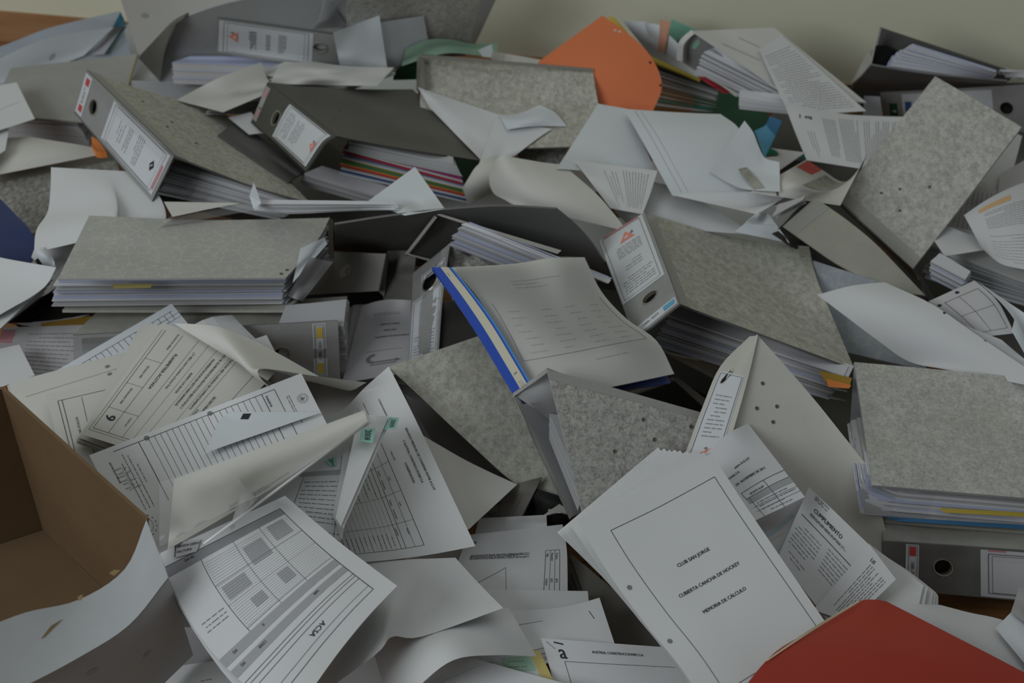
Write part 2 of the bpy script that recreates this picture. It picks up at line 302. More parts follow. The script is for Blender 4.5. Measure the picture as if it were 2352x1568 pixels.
def build(th,ti):
    rnd=random.Random(100+ti)
    parts=th['p'];root=None
    own=[p for p in parts if p['part'] is None]
    if not own:
        G,sg=G_(parts[0]['G'][0]);X=G.reshape(-1,3);allx=np.concatenate([G_(g)[0].reshape(-1,3) for p in parts for g in p['G']])
        root=bpy.data.objects.new(th['n'],None);root.empty_display_size=.05;scene.collection.objects.link(root)
        loc=[float(allx[:,0].mean()),float(allx[:,1].mean()),float(allx[:,2].min())];root.location=loc;root['_o']=loc;link_thing(root,th)
    for p in (own+[q for q in parts if q['part'] is not None]):
        if p['k']=='S':
            G,sg=G_(p['G'][0]);w,l=size_of(G) if p['th' if 'th' in p else 'k'] and 'wl' not in p else p['wl']
            if 'wl' in p: w,l=p['wl']
            if 'tube' in p:
                a,b=surf(G,[.5],[0])[0],surf(G,[.5],[1])[0];d=b-a;d/=np.linalg.norm(d);u=np.cross(d,[0,0,1.]);u/=np.linalg.norm(u);v=np.cross(d,u);q=p['tube'];mb=MB()
                V=[x+q*(u*math.cos(t)+v*math.sin(t)) for x in(a,b) for t in np.linspace(0,2*math.pi,13)[:-1]]
                mb.add(V,[(i,(i+1)%12,12+(i+1)%12,12+i) for i in range(12)]+[tuple(range(11,-1,-1)),tuple(range(12,24))],p['m']);mb.build(p['part'],root,smooth=True);continue
            mb=MB();H=[h for h in p.get('H',[]) if h[2]>.006];sm=[h for h in p.get('H',[]) if h[2]<=.006]
            if H: w,l=size_of(G)
            add_surface(mb,G,sg,p['m'],p.get('th',0),H,w,l,back=BACK.get(p['m']))
            o=mb.build(th['n'] if p['part'] is None else p['part'],root if p['part'] else None,smooth=len(G)>2 and not p.get('th'))
            if p['part'] is None:
                root=o;link_thing(o,th)
            if len(G)>2 and p.get('th'):
                for f in o.data.polygons: f.use_smooth=True
                o.data.set_sharp_from_angle(angle=.6) if hasattr(o.data,'set_sharp_from_angle') else None
            items=list(p.get('P',[]))+[('e',h[0],h[1],h[2]*1000,'ink_grey') for h in sm]  # small holes stay uncut; grey discs paint the dark inside them
            par=o if o is not root else root
            sub=(o if p['part'] is not None else root)
            if items:
                riv=[];mb=MB();prints(mb,items,G,sg,w,l,rnd=rnd,riv=riv)
                if mb.n: mb.build('print',sub)
                for s,t in riv:
                    n=normals(G,[s],[t],sg)[0];c=surf(G,[s],[t])[0];u=np.cross(n,[0,0,1.]);u/=np.linalg.norm(u);v=np.cross(n,u);R=.0023
                    ring=[c+R*(u*math.cos(a)+v*math.sin(a))+n*.0012 for a in np.linspace(0,2*math.pi,13)[:-1]]+[c+R*1.15*(u*math.cos(a)+v*math.sin(a)) for a in np.linspace(0,2*math.pi,13)[:-1]]
                    ring2=[c+R*.45*(u*math.cos(a)+v*math.sin(a))+n*.0004 for a in np.linspace(0,2*math.pi,13)[:-1]]
                    mb=MB();mb.add(ring+ring2,[(i,(i+1)%12,24+(i+1)%12,24+i) for i in range(12)]+[(12+i,12+(i+1)%12,(i+1)%12,i) for i in range(12)]+[tuple(24+i for i in range(12))],'rivet');mb.build('rivet',sub)
            for q in p.get('d',[]):
                a,b,c,d=q['a'];mb=MB()
                st=np.array([(a,b),(c,b),(a,d),(c,d)]);n=8 if len(G)>2 else 1
                ss,tt=np.meshgrid(np.linspace(a,c,n+1),np.linspace(b,d,n+1));X=surf(G,ss.ravel(),tt.ravel())+normals(G,ss.ravel(),tt.ravel(),sg)*.0006
                F=[(j*(n+1)+i,j*(n+1)+i+1,(j+1)*(n+1)+i+1,(j+1)*(n+1)+i) for j in range(n) for i in range(n)]
                if sg<0:F=[f[::-1] for f in F]
                mb.add(X,F,q['mat']);ww,ll=w*(c-a),l*(d-b)
                prints(mb,q['P'],G,sg,ww,ll,off=.0011,region=(a,b,c,d),rnd=rnd)
                mb.build(q['part'],sub)
            for q in p.get('r',[]):
                s,t,R=q['a'];w2,l2=size_of(G);n=normals(G,[s],[t],sg)[0]
                aa=np.linspace(0,2*math.pi,25)[:-1]
                def ring(rad,off):
                    S=s+rad/w2*np.cos(aa);T=t+rad/l2*np.sin(aa);return surf(G,S,T)+n*off
                mb=MB();V=np.concatenate([ring(R*1.12,.0002),ring(R*1.1,.0016),ring(R*.97,.0014),ring(R*.95,-.005)])
                mb.add(V,[(k*24+i,k*24+(i+1)%24,(k+1)*24+(i+1)%24,(k+1)*24+i) for k in range(3) for i in range(24)],'metal');mb.build('finger_ring',sub)
                mb=MB();V=np.concatenate([ring(R*.95,-.004),ring(R*.95,-.011)]);mb.add(V,[(i,(i+1)%24,24+(i+1)%24,24+i) for i in range(24)]+[tuple(24+i for i in range(24))],'black');mb.build('finger_hole',sub)  # black cup paints the shadow inside the binder
        else:
            A,_=G_(p['G'][0]);B,sg=G_(p['G'][1]);n=p['nn'];ms=p['m'] if isinstance(p['m'],list) else [p['m']]
            m=8;st=np.linspace(0,1,m+1);SS,TT=np.meshgrid(st,st);SS=SS.ravel();TT=TT.ravel()
            XA=surf(A,SS,TT);XB=surf(B,SS,TT)
            us=XB[m]-XB[0];us/=np.linalg.norm(us);ut=XB[-m-1]-XB[0];ut/=np.linalg.norm(ut)
            F0=[(j*(m+1)+i,j*(m+1)+i+1,(j+1)*(m+1)+i+1,(j+1)*(m+1)+i) for j in range(m) for i in range(m)]
            if sg<0:F0=[f[::-1] for f in F0]
            E={}
            for f in F0:
                for a,b in zip(f,f[1:]+f[:1]): E[(a,b)]=1
            K=(m+1)**2;Sd=[(b,a,a+K,b+K) for (a,b) in E if (b,a) not in E]
            fan=p['k']=='F';mb=MB()
            for i in range(n):
                f1=(i+(.9 if fan else .93))/n;f0=(i+(.25 if fan and n<9 else .05))/n
                jj=us*rnd.uniform(-1,1)*p['j']*.002+ut*rnd.uniform(-1,1)*p['j']*.002
                X1=XA+(XB-XA)*f1+jj;X0=XA+(XB-XA)*f0+jj
                if fan:
                    d=np.linalg.norm(X1-X0,axis=1).max();lim=.0016 if n>=9 else .0006
                    if d>lim:X0=X1+(X0-X1)*lim/d
                    mb=MB()
                mb.add(np.concatenate([X1,X0]),F0+[tuple(q+K for q in f[::-1]) for f in F0]+Sd,ms[i%len(ms)])
                if fan:
                    if root is None: raise RuntimeError('fan root')
                    if p.get('P') and i==n-1:
                        pass
                    o=mb.build(p['part'],root)
                    if p.get('P') and i==n-1:
                        m2=MB();prints(m2,p['P'],B,sg,*size_of(B),rnd=rnd,off=.0006);m2.build('print',o)
            if not fan:
                o=mb.build(p['part'],root);o['kind']='stuff'
# ---- every object of the heap: control points of its surfaces in world space, quarter millimetres, each as the step from the one before
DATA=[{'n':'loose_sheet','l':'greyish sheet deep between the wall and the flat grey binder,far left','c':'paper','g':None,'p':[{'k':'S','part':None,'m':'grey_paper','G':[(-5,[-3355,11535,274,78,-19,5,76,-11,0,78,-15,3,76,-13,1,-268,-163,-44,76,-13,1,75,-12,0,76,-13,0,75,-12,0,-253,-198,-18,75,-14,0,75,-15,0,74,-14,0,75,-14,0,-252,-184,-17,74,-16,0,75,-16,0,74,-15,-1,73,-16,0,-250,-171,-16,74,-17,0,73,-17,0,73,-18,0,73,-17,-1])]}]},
{'n':'loose_sheet','l':'blue-white pages spilling below the crumpled sheets,left of the green folder','c':'paper','g':None,'p':[{'k':'S','part':None,'m':'paper_cool','G':[(-2,[-1404,10788,200,672,37,0,-576,-326,0,558,-35,0])]}]},
{'n':'document_folder','l':'black filler board for the shadow under the upright dark binder,upper right','c':'folder','g':None,'p':[{'k':'S','part':None,'m':'black','G':[(-5,[2633,10432,295,376,-64,40,370,-70,43,366,-66,41,363,-62,38,-1464,213,-179,371,-63,39,368,-61,37,363,-61,37,358,-63,39,-1455,180,-157,369,-54,32,365,-53,32,361,-53,32,358,-52,31,-1449,136,-128,363,-54,31,358,-54,32,355,-53,30,351,-53,31,-1423,139,-126,356,-55,31,353,-54,31,348,-54,30,345,-53,30])],'th':0.003}]},  # black board put in place of the shadow under the binder
{'n':'document_folder','l':'dark filler board for the shade behind the right corner of the tilted granite binder','c':'folder','g':None,'p':[{'k':'S','part':None,'m':'greyboard_dark','G':[(-5,[3668,9952,200,126,0,0,125,0,0,126,0,0,126,0,0,-548,-179,0,124,0,0,124,0,0,124,0,0,125,0,0,-541,-174,0,122,0,0,123,0,0,123,0,0,123,0,0,-534,-171,0,121,0,0,121,0,0,122,0,0,121,0,0,-527,-166,0,120,0,0,120,0,0,119,0,0,120,0,0])],'th':0.003}]},  # dark filler: the gap's shade comes from the board colour
{'n':'document_folder','l':'black filler board for the shaded gap left of the rainbow dividers','c':'folder','g':None,'p':[{'k':'S','part':None,'m':'black_board','G':[(-5,[-1989,9887,200,200,0,0,200,0,0,201,0,0,200,0,0,-754,-225,0,193,0,0,193,0,0,193,0,0,193,0,0,-726,-219,0,186,0,0,186,0,0,186,0,0,186,0,0,-700,-211,0,180,0,0,179,0,0,179,0,0,179,0,0,-673,-205,0,172,0,0,173,0,0,173,0,0,172,0,0])],'th':0.003}]},  # black filler, shade of the gap put into its colour
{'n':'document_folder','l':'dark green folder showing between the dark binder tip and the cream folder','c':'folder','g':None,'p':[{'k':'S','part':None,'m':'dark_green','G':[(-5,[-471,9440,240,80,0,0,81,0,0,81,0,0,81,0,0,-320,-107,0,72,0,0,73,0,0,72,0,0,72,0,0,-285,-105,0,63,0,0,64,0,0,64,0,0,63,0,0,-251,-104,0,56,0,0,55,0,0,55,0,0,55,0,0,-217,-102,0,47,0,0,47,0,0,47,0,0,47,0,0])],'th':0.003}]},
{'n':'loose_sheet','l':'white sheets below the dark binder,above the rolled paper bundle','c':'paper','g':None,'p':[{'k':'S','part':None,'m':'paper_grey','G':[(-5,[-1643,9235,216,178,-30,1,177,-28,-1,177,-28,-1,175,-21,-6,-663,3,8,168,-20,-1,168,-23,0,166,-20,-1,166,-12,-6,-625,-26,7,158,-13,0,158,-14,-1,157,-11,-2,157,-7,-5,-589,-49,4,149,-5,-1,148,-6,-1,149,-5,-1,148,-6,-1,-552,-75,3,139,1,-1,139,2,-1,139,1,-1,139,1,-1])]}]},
{'n':'loose_sheet','l':'white sheet deep under the pointed page at upper centre right','c':'paper','g':None,'p':[{'k':'S','part':None,'m':'paper','G':[(-5,[304,9443,200,235,0,0,234,0,0,235,0,0,234,0,0,-892,-106,0,217,0,0,217,0,0,216,0,0,217,0,0,-822,-105,0,199,0,0,200,0,0,199,0,0,199,0,0,-752,-104,0,182,0,0,181,0,0,182,0,0,182,0,0,-683,-101,0,164,0,0,165,0,0,165,0,0,165,0,0])]}]},
{'n':'document_folder','l':'dark filler board for the shadow below the magazine page,left of the tilted granite binder','c':'folder','g':None,'p':[{'k':'S','part':None,'m':'greyboard_dark','G':[(-5,[1963,9505,200,173,16,0,173,15,0,174,16,0,174,15,0,-672,-305,0,157,-4,0,157,-4,0,157,-4,0,157,-3,0,-607,-220,0,142,-22,0,141,-22,0,141,-21,0,141,-22,0,-544,-141,0,127,-38,0,126,-38,0,126,-38,0,124,-38,0,-483,-68,0,112,-53,0,112,-54,0,111,-53,0,110,-52,0])],'th':0.003}]},  # dark board added where the gap is only black shade
{'n':'loose_sheet','l':'blank sheet visible above the arched cover near the centre','c':'paper','g':None,'p':[{'k':'S','part':None,'m':'paper','G':[(-5,[-584,9048,223,182,-41,27,180,9,-6,180,50,-32,181,6,-4,-719,-122,13,179,6,-3,179,6,-4,180,6,-4,180,6,-4,-714,-120,13,178,6,-3,178,6,-4,178,5,-4,179,6,-4,-709,-118,13,177,6,-3,176,5,-4,177,6,-4,178,6,-4,-704,-116,13,175,5,-3,176,6,-4,176,5,-4,176,6,-3])]}]},
{'n':'loose_sheet','l':'blank sheet between the large plain folder and the blue-tagged binder','c':'paper','g':None,'p':[{'k':'S','part':None,'m':'paper','G':[(-5,[349,8688,200,145,0,0,146,0,0,145,0,0,146,0,0,-570,-136,0,125,0,0,125,0,0,125,0,0,125,0,0,-489,-133,0,105,0,0,105,0,0,105,0,0,105,0,0,-409,-130,0,85,0,0,86,0,0,85,0,0,86,0,0,-331,-128,0,66,0,0,66,0,0,66,0,0,67,0,0])]}]},
{'n':'loose_sheet','l':'blank sheet in shadow above the yellowed cover of the blue-tagged binder','c':'paper','g':None,'p':[{'k':'S','part':None,'m':'paper','G':[(-5,[1206,9028,199,227,-4,3,226,-5,3,225,-13,8,226,-5,4,-891,-172,-18,216,-4,2,216,-4,3,214,-12,8,215,-5,4,-848,-168,-18,205,-4,3,205,-4,3,205,-4,2,203,-13,10,-805,-162,-18,195,-4,3,194,-4,2,195,-4,3,194,-3,2,-766,-168,-10,185,-3,2,184,-4,3,185,-3,2,184,-4,2])]}]},
{'n':'document_folder','l':'dark grey filler board for the shadow behind the marbled binder under the rolled paper bundle','c':'folder','g':None,'p':[{'k':'S','part':None,'m':'greyboard_dark','G':[(-2,[-1893,8766,240,1139,-27,0,-1100,-246,0,1114,0,0])],'th':0.003}]},  # board colour carries the shadow along the marbled binder
{'n':'document_folder','l':'dark filler board for the shaded gap below the tilted granite binder','c':'folder','g':None,'p':[{'k':'S','part':None,'m':'greyboard_dark','G':[(-5,[2641,8367,200,105,0,0,104,0,0,105,0,0,104,0,0,-455,-181,0,107,0,0,107,0,0,107,0,0,107,0,0,-463,-176,0,109,0,0,109,0,0,109,0,0,109,0,0,-471,-170,0,111,0,0,111,0,0,111,0,0,111,0,0,-478,-167,0,113,0,0,113,0,0,113,0,0,114,0,0])],'th':0.003}]},  # added dark board, its tone standing in for shade in the gap
{'n':'document_folder','l':'black filler board for the shadow right of the report,under the blue-tagged binder','c':'folder','g':None,'p':[{'k':'S','part':None,'m':'black_board','G':[(-5,[565,8016,160,251,-74,0,247,-73,0,244,-72,0,242,-71,0,-956,95,0,235,-101,0,231,-99,0,228,-98,0,225,-96,0,-893,205,0,221,-126,0,216,-124,0,212,-122,0,208,-119,0,-832,308,0,207,-150,0,202,-147,0,197,-143,0,192,-140,0,-773,402,0,193,-172,0,188,-168,0,182,-163,0,177,-159,0])],'th':0.003}]},  # added black board supplies the shadow under the binder
{'n':'document_folder','l':'black filler board for the shadow under the oval-marked spine','c':'folder','g':None,'p':[{'k':'S','part':None,'m':'black','G':[(-2,[-1418,7997,120,730,0,0,-695,-312,0,711,0,0])],'th':0.003}]},  # shaded hollow made as an added black board
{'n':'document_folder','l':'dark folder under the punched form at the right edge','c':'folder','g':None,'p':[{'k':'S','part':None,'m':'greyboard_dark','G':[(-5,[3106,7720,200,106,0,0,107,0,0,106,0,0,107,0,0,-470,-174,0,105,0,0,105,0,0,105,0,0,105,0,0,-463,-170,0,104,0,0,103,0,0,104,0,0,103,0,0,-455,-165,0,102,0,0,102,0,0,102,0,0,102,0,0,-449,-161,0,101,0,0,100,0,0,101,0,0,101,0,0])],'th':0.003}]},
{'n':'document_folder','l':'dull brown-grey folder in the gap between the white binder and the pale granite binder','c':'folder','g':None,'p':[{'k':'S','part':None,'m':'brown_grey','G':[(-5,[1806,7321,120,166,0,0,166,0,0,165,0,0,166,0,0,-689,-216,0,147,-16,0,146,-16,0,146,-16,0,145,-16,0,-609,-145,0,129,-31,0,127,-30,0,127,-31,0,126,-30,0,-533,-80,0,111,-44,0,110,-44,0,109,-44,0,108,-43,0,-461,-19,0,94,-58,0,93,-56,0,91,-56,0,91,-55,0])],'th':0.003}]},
{'n':'loose_sheet','l':'off-white paper below the cream sheet left of the balance page','c':'paper','g':None,'p':[{'k':'S','part':None,'m':'paper_warm2','G':[(-5,[-1327,7008,200,208,0,0,207,0,0,207,0,0,207,0,0,-809,-114,0,203,0,0,204,0,0,204,0,0,203,0,0,-795,-112,0,200,0,0,200,0,0,200,0,0,200,0,0,-781,-110,0,196,0,0,197,0,0,196,0,0,197,0,0,-767,-108,0,193,0,0,193,0,0,192,0,0,193,0,0])]}]},
{'n':'loose_sheet','l':'white paper glimpsed under the balance page edge','c':'paper','g':None,'p':[{'k':'S','part':None,'m':'paper','G':[(-2,[-573,5535,240,349,0,0,-338,-188,0,343,0,0])]}]},
{'n':'document_folder','l':'dark filler board for the shaded gap below the cardboard box corner','c':'folder','g':None,'p':[{'k':'S','part':None,'m':'greyboard_dark','G':[(-5,[-1770,5171,200,62,0,0,62,0,0,62,0,0,61,0,0,-230,-66,0,69,-4,0,70,-3,0,69,-4,0,69,-4,0,-259,-51,0,76,-7,0,76,-7,0,76,-7,0,76,-7,0,-287,-36,0,83,-11,0,83,-11,0,83,-10,0,83,-11,0,-315,-21,0,90,-14,0,90,-14,0,89,-14,0,89,-14,0])],'th':0.003}]},  # dark board added so the gap by the box reads as shade
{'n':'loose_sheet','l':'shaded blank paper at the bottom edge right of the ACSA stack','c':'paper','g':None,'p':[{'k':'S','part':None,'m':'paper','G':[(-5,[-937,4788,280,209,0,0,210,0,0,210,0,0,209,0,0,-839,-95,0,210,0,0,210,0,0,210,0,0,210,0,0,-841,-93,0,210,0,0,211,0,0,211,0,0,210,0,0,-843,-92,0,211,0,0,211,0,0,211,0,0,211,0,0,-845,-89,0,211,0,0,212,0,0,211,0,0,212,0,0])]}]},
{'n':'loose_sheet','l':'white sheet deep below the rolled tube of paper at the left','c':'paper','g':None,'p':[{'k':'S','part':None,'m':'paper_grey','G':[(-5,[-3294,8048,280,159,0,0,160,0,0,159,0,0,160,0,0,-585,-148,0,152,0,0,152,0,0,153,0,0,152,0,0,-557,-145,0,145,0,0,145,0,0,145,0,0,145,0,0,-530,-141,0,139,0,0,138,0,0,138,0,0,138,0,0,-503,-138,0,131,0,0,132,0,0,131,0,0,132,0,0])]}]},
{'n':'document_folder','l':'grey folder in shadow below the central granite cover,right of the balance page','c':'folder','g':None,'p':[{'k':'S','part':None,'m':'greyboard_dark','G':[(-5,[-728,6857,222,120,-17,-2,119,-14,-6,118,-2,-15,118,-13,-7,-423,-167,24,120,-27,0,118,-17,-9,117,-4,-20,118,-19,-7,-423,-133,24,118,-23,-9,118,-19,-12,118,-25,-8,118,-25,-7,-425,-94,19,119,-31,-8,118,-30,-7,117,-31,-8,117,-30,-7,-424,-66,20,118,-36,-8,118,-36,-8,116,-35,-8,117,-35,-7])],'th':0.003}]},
{'n':'plastic_folder','l':'pale bluish plastic folder lying against the wooden skirting at the far left','c':'folder','g':None,'p':[{'k':'S','part':None,'m':'plastic_blue','G':[(-5,[-4135,10185,680,261,123,35,265,112,64,265,132,19,268,142,2,-1024,-583,-170,259,119,33,264,111,56,265,126,21,269,133,9,-1023,-562,-169,259,114,32,263,110,47,265,120,24,268,126,16,-1021,-543,-169,259,110,30,262,109,39,264,114,27,268,117,23,-1019,-523,-169,258,106,29,261,107,30,264,109,30,267,110,31])],'th':0.001},{'k':'S','part':'paper_insert','m':'paper_cool','G':[(-5,[-3996,9939,693,232,98,84,233,107,62,232,137,-9,234,149,-33,-926,-491,-153,217,93,72,217,101,56,217,122,2,219,132,-16,-864,-449,-163,201,89,60,202,94,49,202,108,14,203,114,2,-800,-411,-172,184,87,47,185,90,41,187,94,26,188,97,19,-731,-387,-172,167,85,33,167,88,32,171,83,35,171,87,34])],'P':[('e',0.62,0.62,6,'stain')]},{'k':'S','part':'corner_tab','m':'teal_blue','G':[(-5,[-3064,10677,805,18,-39,-10,12,-17,-20,19,-42,-8,19,-43,-8,-72,79,42,14,-23,-10,14,-18,-13,17,-29,-7,17,-30,-7,-69,49,29,14,-17,-6,15,-18,-6,14,-18,-6,15,-18,-6,-51,-27,40,13,-11,-3,3,27,-21,12,-5,-5,12,-5,-5,-40,-80,38,11,2,-2,6,20,-11,3,29,-16,9,7,-4])]},{'k':'S','part':'side_flap','m':'grey_paper','G':[(-5,[-3046,10364,827,17,29,-12,13,41,-18,15,38,-16,11,53,-24,-123,-167,13,23,25,-9,19,41,-18,24,24,-9,23,24,-10,-146,-154,7,29,23,-9,24,39,-16,30,20,-7,30,19,-7,-168,-145,1,33,26,-9,30,34,-15,37,13,-3,37,14,-3,-193,-127,-8,33,39,-17,43,11,-2,42,10,-2,44,9,-1])]},{'k':'S','part':'spine_edge','m':'teal_dark','G':[(-5,[-2993,10425,800,6,3,0,6,4,0,6,4,0,6,3,0,-61,-52,-40,6,4,0,6,4,0,6,3,0,6,4,0,-60,-52,-40,6,3,0,6,4,0,6,4,0,6,3,0,-61,-51,-40,6,3,0,6,4,0,6,3,0,6,4,0,-60,-52,-39,6,2,0,7,2,1,6,3,1,6,2,0])]}]},
{'n':'loose_sheet','l':'large off-white sheet leaning on the wall behind the open grey binder,top left','c':'paper','g':None,'p':[{'k':'S','part':None,'m':'paper_warm','G':[(-5,[-2823,9849,1400,274,10,20,275,11,20,274,11,20,274,10,20,-1096,16,-243,251,-5,20,251,-5,19,250,-5,19,249,-5,20,-1000,81,-245,227,-22,19,227,-21,19,226,-21,19,224,-22,19,-904,148,-249,204,-38,20,202,-38,19,201,-38,20,199,-38,19,-805,217,-255,179,-57,20,177,-55,20,175,-55,20,174,-55,20])],'P':[('e',0.15,0.42,7,'stain')]}]},
{'n':'lever_arch_binder','l':'big grey binder lying wide open,top left,with a crest label on its spine','c':'binder','g':None,'p':[{'k':'S','part':'back_cover','m':'greyboard','G':[(-5,[-2845,10296,578,125,3,-2,125,4,-2,126,4,-2,167,-180,94,-553,90,-90,126,-16,-2,126,-16,-2,125,-15,-3,126,-16,-2,-513,-15,8,127,-35,-2,126,-35,-3,126,-34,-3,125,-34,-3,-513,61,10,127,-54,-3,127,-53,-3,126,-52,-3,125,-53,-3,-515,135,11,129,-71,-4,127,-71,-3,126,-70,-3,125,-70,-3])],'th':0.003},{'k':'S','part':'lower_board','m':'greyboard','G':[(-2,[-2878,9855,651,1337,-65,-23,-1217,-148,-63,1237,-102,-22])],'th':0.003},{'k':'S','part':'front_cover','m':'greyboard','G':[(-5,[-2371,9554,1281,348,-82,159,344,-52,102,337,-51,101,330,-49,98,-1440,332,-623,365,-79,138,361,-56,94,354,-56,93,347,-54,91,-1504,348,-589,382,-76,117,377,-62,87,370,-60,86,362,-59,84,-1556,367,-558,396,-75,96,389,-67,81,383,-66,79,375,-65,78,-1571,248,-450,372,65,-1,402,-73,74,395,-72,72,387,-70,71])],'P':[('e',0.12,0.35,4,'stain'),('e',0.2,0.55,3,'stain')],'th':0.003},{'k':'S','part':'inner_spine','m':'brown_grey','G':[(-5,[-2729,9751,889,113,-49,127,110,-49,125,122,-93,139,117,-19,74,-436,234,-526,100,-63,140,98,-62,137,114,-108,153,107,-37,94,-393,294,-586,87,-77,154,86,-76,150,97,-91,150,100,-58,116,-344,326,-633,75,-91,169,74,-89,162,83,-85,153,90,-75,136,-289,340,-669,55,-81,169,62,-102,176,74,-98,165,80,-92,155])],'th':0.003},{'k':'K','part':'page_block','m':['pages','pages','pages_warm','pages_blue','pages'],'G':[(5,[-2493,9707,703,199,-27,5,198,-27,6,197,-26,5,197,-26,6,-734,160,-16,196,-28,6,194,-27,5,193,-28,5,193,-27,6,-718,162,-14,191,-26,4,191,-29,5,190,-28,5,188,-29,5,-687,106,20,182,-9,-6,183,-18,-1,184,-19,-1,181,-9,-6,-661,62,46,176,-7,-8,180,-19,-1,177,-14,-4,178,-13,-5]),(5,[-2475,9722,872,198,-24,6,197,-23,6,196,-24,5,195,-24,6,-754,114,-20,200,-21,6,200,-22,6,200,-21,6,198,-21,6,-767,104,-21,204,-19,6,203,-19,6,203,-20,7,202,-17,6,-777,79,-15,207,-19,8,207,-19,8,207,-22,10,205,-20,9,-789,73,-19,211,-18,9,210,-18,9,209,-21,11,209,-20,11])],'nn':14,'j':1.0},{'k':'S','part':'spine','m':'spine_grey','G':[(-5,[-2062,9527,1315,289,18,-55,293,11,-52,297,-3,-45,296,23,-59,-1194,-10,124,291,16,-54,296,7,-51,299,-9,-42,299,16,-56,-1206,16,113,294,11,-54,298,7,-51,302,-6,-45,300,12,-54,-1211,6,120,296,10,-54,299,7,-52,302,2,-49,303,10,-55,-1216,-9,130,304,-23,-37,299,10,-54,298,44,-73,305,10,-55])],'th':0.003,'H':[(0.607,0.42,0.0125)],'d':[{'part':'spine_label','a':(0.01,0.04,0.565,0.93),'mat':'label','P':[('r',0.05,0.03,0.95,0.97,0.6),('r',0.09,0.05,0.91,0.95,0.35),('F',0.1,0.3,0.2,0.62,'crest_red'),('p',0.32,0.2,0.4,0.8,6,2,'v'),('p',0.5,0.25,0.55,0.75,3,2,'v'),('p',0.63,0.2,0.72,0.8,5,2,'v')],'pw':0.18,'pl':0.068,'lab':None}],'r':[{'part':'finger_ring','a':(0.607,0.42,0.0125)}]}]},
{'n':'lever_arch_binder','l':'granite-patterned binder leaning upright on the wall at the top edge,left of the bare wall','c':'binder','g':None,'p':[{'k':'S','part':'page_block','m':'pages','G':[(-5,[-224,10062,1436,45,23,-28,44,23,-27,45,24,-28,45,24,-28,-219,-72,-62,40,30,-23,41,31,-22,40,30,-23,41,31,-23,-203,-100,-86,36,38,-18,36,38,-17,36,38,-18,37,39,-18,-187,-130,-110,31,45,-13,32,46,-12,32,46,-13,32,46,-13,-170,-159,-135,27,52,-7,27,54,-8,27,54,-7,27,54,-8])],'th':0.02},{'k':'S','part':'front_cover','m':'granite','G':[(-5,[-1085,9248,1866,221,98,-59,221,176,-95,233,101,-61,239,104,-63,-937,-421,65,216,109,-58,216,187,-95,229,108,-59,234,110,-59,-924,-420,34,213,113,-54,213,171,-83,225,116,-55,229,118,-57,-908,-432,7,217,33,-7,201,251,-117,220,123,-53,225,126,-53,-890,-460,-13,214,18,9,205,146,-57,204,268,-121,219,133,-50])],'th':0.003}]},
{'n':'plastic_sleeve','l':'crumpled clear plastic sleeve between the open grey binder and the leaning granite binder','c':'sleeve','g':None,'p':[{'k':'S','part':None,'m':'plastic_clear','G':[(-5,[-1269,9329,1643,62,0,0,67,-34,15,63,-4,3,61,10,-5,-279,91,-125,51,-46,30,48,-22,18,47,-23,19,42,18,-2,-215,136,-178,36,-62,43,32,-30,28,27,7,11,22,41,-6,-160,87,-176,46,-41,30,42,-19,18,39,3,8,38,19,0,-225,85,-149,69,-10,10,69,-7,9,70,-15,12,78,-86,48])]}]},
{'n':'loose_sheet','l':'right-hand pale blue sheet of the pair in front of the leaning granite binder','c':'paper','g':None,'p':[{'k':'S','part':None,'m':'paper_cool','G':[(-5,[-936,9469,1310,74,73,-23,75,75,-23,77,54,-14,78,58,-14,-302,-236,-33,76,76,-28,77,83,-31,79,64,-22,81,65,-22,-313,-255,-9,80,69,-29,80,84,-36,81,73,-31,84,66,-26,-324,-262,9,84,61,-28,82,84,-41,84,78,-37,87,64,-30,-342,-194,-12,87,58,-31,88,54,-29,90,53,-28,90,55,-30])]}]},
{'n':'loose_sheet','l':'pale blue-white sheet standing beside the round hole of the crest-labelled spine','c':'paper','g':None,'p':[{'k':'S','part':None,'m':'paper_cool','G':[(-5,[-1245,9399,1269,82,5,30,79,27,20,80,23,21,82,0,33,-322,2,-205,82,2,25,84,-3,26,81,11,20,83,-3,27,-330,52,-200,87,-23,29,84,-7,20,82,3,16,83,2,16,-329,38,-161,86,-17,18,83,7,5,83,2,7,83,2,8,-334,67,-144,87,-26,14,85,-4,2,84,-6,3,85,-12,6])]}]},
{'n':'paper_folder','l':'dark green folder under the light green one,left of the upright granite binder','c':'folder','g':None,'p':[{'k':'S','part':None,'m':'dark_green','G':[(-5,[-804,9667,874,72,47,1,71,54,-2,71,55,-2,72,77,-14,-307,-234,-11,70,45,-4,71,49,-6,71,47,-5,71,58,-10,-305,-189,-7,70,36,-7,69,42,-9,70,44,-11,71,44,-10,-301,-141,-7,69,25,-6,69,31,-10,68,36,-13,70,33,-11,-283,-98,-10,64,19,-9,64,19,-8,65,19,-8,65,19,-9])]}]},
{'n':'paper_folder','l':'light green paper folder bending over the top of the granite binder in the back row','c':'folder','g':None,'p':[{'k':'S','part':None,'m':'mint','G':[(-5,[-767,9671,1001,149,111,18,166,139,-67,167,159,-118,175,236,-108,-665,-655,246,152,115,13,166,139,-58,169,159,-113,176,193,-98,-672,-615,227,155,121,6,167,140,-49,171,151,-104,176,154,-91,-679,-562,202,160,108,8,168,116,-26,172,142,-95,177,147,-99,-685,-520,181,163,91,13,169,108,-12,174,130,-82,177,143,-111])]},{'k':'S','part':'paper_insert','m':'paper_cool','G':[(-2,[-253,9966,841,102,146,-25,-68,-230,15,83,21,-22])]}]},
